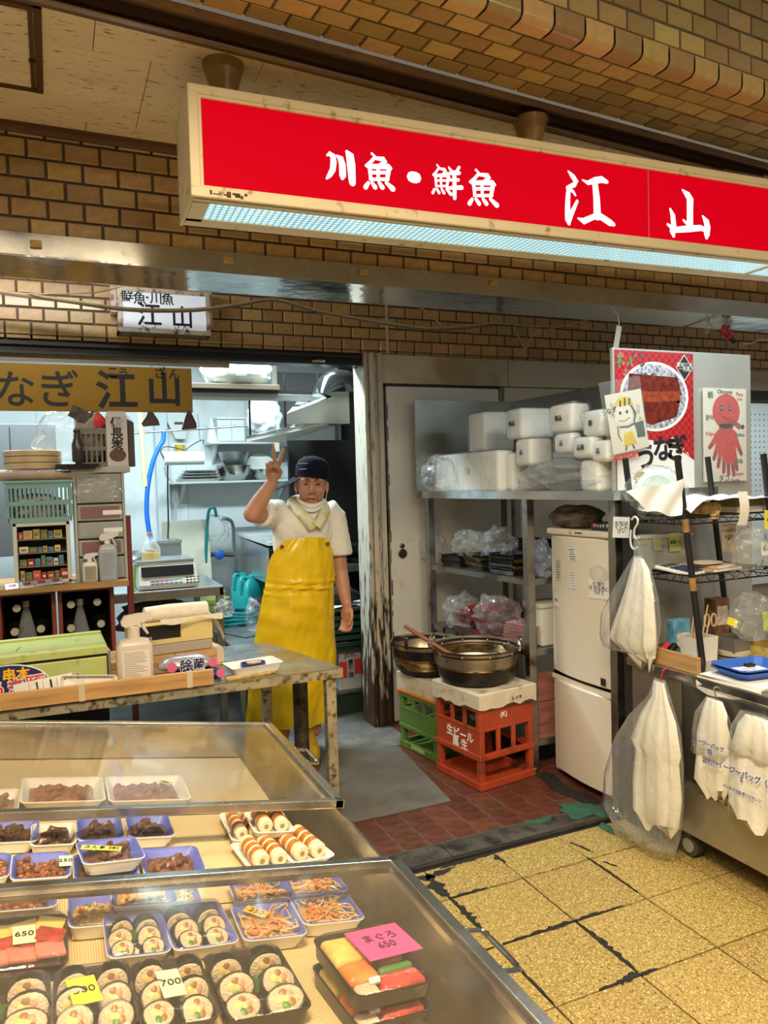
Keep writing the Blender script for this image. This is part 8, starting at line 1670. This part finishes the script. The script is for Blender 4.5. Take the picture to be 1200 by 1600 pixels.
# shirt
SHIRT = mat('white_cotton', (.78, .72, .63), .85, var=.07, vs=7, bump=.55, bs=22, bdist=.012, dirt=(.60, .52, .38), da=.12, ds=6)
mb = MB(); sr = []
for z_, x_, rx_, ry_, yo in ((.80, 1.195, .145, .100, 3.872), (.95, 1.205, .150, .104, 3.872), (1.08, 1.213, .158, .110, 3.868), (1.20, 1.220, .174, .112, 3.864), (1.27, 1.225, .172, .098, 3.866), (1.315, 1.232, .128, .078, 3.870), (1.345, 1.238, .078, .064, 3.872)):
    sr.append([(x_+rx_*math.cos(2*math.pi*i/28)*(1+.02*math.sin(5*i+z_*30)), yo+ry_*math.sin(2*math.pi*i/28), z_) for i in range(28)])
mb.loft(sr)
A1 = S1+(E1-S1)*.10; B1 = S1+(E1-S1)*.62; mb.tube([S1+Vector((.05, 0, .0)), A1, B1, B1+(E1-S1)*.01], [.078, .074, .071, .068], 18)
A2 = S2; B2 = U(528, 866, y=3.865)+Vector((.004, 0, 0)); mb.tube([S2+Vector((-.05, 0, .02)), S2+Vector((-.01, 0, -.01)), B2, B2-Vector((0, 0, .002))], [.080, .078, .076, .072], 18)
sm = remesh(mb, 'shirt', .0075, 3, SHIRT)
for v in sm.vertices:
    n_ = mnoise.noise(Vector((v.co.x*16, v.co.y*9, v.co.z*7)))*.006+mnoise.noise(v.co*34)*.0022; v.co += v.normal*n_
sm.transform(Matrix.Translation(-BASE)); link('shirt', sm, person)
pp_('collar', MB().at(TR(1.240, 3.853, 1.322, rx=.42, ry=-.04)).lathe([(.080, -.006), (.087, 0), (.080, .008)], 32, cap0=False, cap1=False, sy=.95), SHIRT)
# towel around the neck, face mask under the chin
TOWL = mat('patterned_towel', (.66, .60, .40), .85, var=.12, vs=10, dirt=(.46, .44, .08), da=.28, ds=22, bump=.4, bs=60)
def lam(pts, r_, fl): 
    m_ = MB(); m_.tube(smooth_path([Vector(p) for p in pts], 5), r_, 12); return m_
pp_('neck_towel', lam([(1.205, 3.93, 1.350), (1.166, 3.88, 1.336), (1.168, 3.80, 1.300), (1.200, 3.755, 1.255), (1.232, 3.742, 1.205)], .030, .5).tube(smooth_path([Vector(p) for p in ((1.205, 3.93, 1.350), (1.275, 3.94, 1.352), (1.324, 3.88, 1.334), (1.320, 3.80, 1.297), (1.285, 3.757, 1.255), (1.248, 3.742, 1.208))], 5), .029, 12), TOWL)
MASK = mat('face_mask', (.78, .76, .72), .8, var=.04, vs=8)
pp_('face_mask', MB().at(TH).sheet(lambda a, b: ((a-.5)*.150*(1-.12*b), -.040-.064*math.cos((a-.5)*2.7)+.012*b+.003*math.sin(b*12), -.082-.046*b-.030*math.cos((a-.5)*2.9)+.020), 18, 8), MASK)
for s_ in (-1, 1): pp_('mask_strap', MB().at(TH).tube([(s_*.074, -.045, -.088), (s_*.079, -.030, -.055), (s_*.084, -.010, -.020), (s_*.090, .008, .008)], .0016, 5), MASK)
# apron
APR = mat('yellow_rubber', (.78, .50, .006), .30, var=.05, vs=4, bump=.25, bs=9, bdist=.015, coat=.15)
prof = [(1.150, 443, 511), (1.120, 433, 513), (1.070, 424, 517), (1.02, 419, 520), (.95, 417, 521), (.88, 413, 520), (.82, 410, 521), (.70, 404, 523), (.55, 396, 525), (.40, 389, 524), (.25, 383, 521), (.165, 380, 519)]
def ap_edge(z):
    for k in range(len(prof)-1):
        if prof[k+1][0] <= z <= prof[k][0]:
            f_ = (prof[k][0]-z)/(prof[k][0]-prof[k+1][0]); return prof[k][1]+(prof[k+1][1]-prof[k][1])*f_, prof[k][2]+(prof[k+1][2]-prof[k][2])*f_
    return prof[-1][1:]
SCL = {}
def px_x(u, y): return U(u, 950, y=y).x
def apron_pt(a, b):
    z = 1.150-.985*b; lu, ru = ap_edge(z); yc_ = 3.80; xl, xr = px_x(lu, yc_), px_x(ru, yc_); s_ = (a-.5)*2; hw = (xr-xl)/2*1.03; xr += .012; ang = s_*1.05
    x = (xl+xr)/2+hw*math.sin(ang)/math.sin(1.05); dep = .045+.080*min(1, b*2.2); yf = 3.722-.012*math.sin(min(1, b*1.8)*math.pi)+.02*b
    y = yf+dep*(1-math.cos(ang))/(1-math.cos(1.05))
    w1 = math.exp(-((z-.905)/.035)**2); fold = .010*w1*math.sin(s_*3+z*170)+.006*w1*math.sin(z*260+s_*7)
    low = max(0, b-.28); fold += .016*low*math.sin(s_*6.5+1.2+z*2)+.010*low*math.sin(s_*11-z*4)+.013*mnoise.noise(Vector((s_*3+z*4, z*7, 2)))+.006*mnoise.noise(Vector((s_*7-z*6, z*15, 5)))+.012*max(0, 1-abs(z-.80)/.12)*math.sin(s_*4+z*40)*.5
    zz = z+(.012*(1-abs(s_)) if b < .02 else 0)-(.010*math.sin(s_*3)*(b > .97))
    return (x, y-fold, zz-.004*abs(s_)**3*(b < .25)*(1-b*4))
ap = MB(); ap.sheet(apron_pt, 44, 90); n0 = len(ap.v); ap.sheet(lambda a, b: tuple(Vector(apron_pt(a, b))+Vector((0, .004, 0))), 44, 90); ap.f = ap.f[:44*90]+[tuple(reversed(f)) for f in ap.f[44*90:]]
apn = pp_('apron', ap, APR, True, 'glossy yellow rubber apron', 80)
for a in (.10, .90):
    p = Vector(apron_pt(a, .030)); pp_('eyelet', MB().at(Matrix.Translation(p+Vector((0, -.004, 0))) @ Matrix.Rotation(math.pi/2, 4, 'X')).lathe([(.005, 0), (.010, 0), (.011, .003), (.005, .004)], 16), mat('eyelet_brass', (.28, .14, .05), .35, .8))
pp_('apron_string', MB().tube([apron_pt(.90, .03), (1.338, 3.742, 1.22), (1.318, 3.775, 1.30)], .0035, 6), SHIRT)
# boots
BOOT = mat('yellow_boot', (.66, .36, .012), .35, var=.08, vs=8)
for x_, y_ in ((1.055, 3.90), (U(486, 1180, y=3.80).x-.005, 3.86)):
    pp_('boot', MB().loft([[(x_+a_*math.cos(q)*.9, y_+dy+b_*math.sin(q), z_) for q in [2*math.pi*i/20 for i in range(20)]] for z_, a_, b_, dy in ((.002, .048, .125, -.045), (.018, .052, .130, -.045), (.045, .050, .120, -.040), (.075, .047, .095, -.018), (.105, .046, .070, .010), (.16, .050, .060, .02), (.30, .058, .066, .02))]), BOOT)

bpy.data.scenes.remove(WORK)
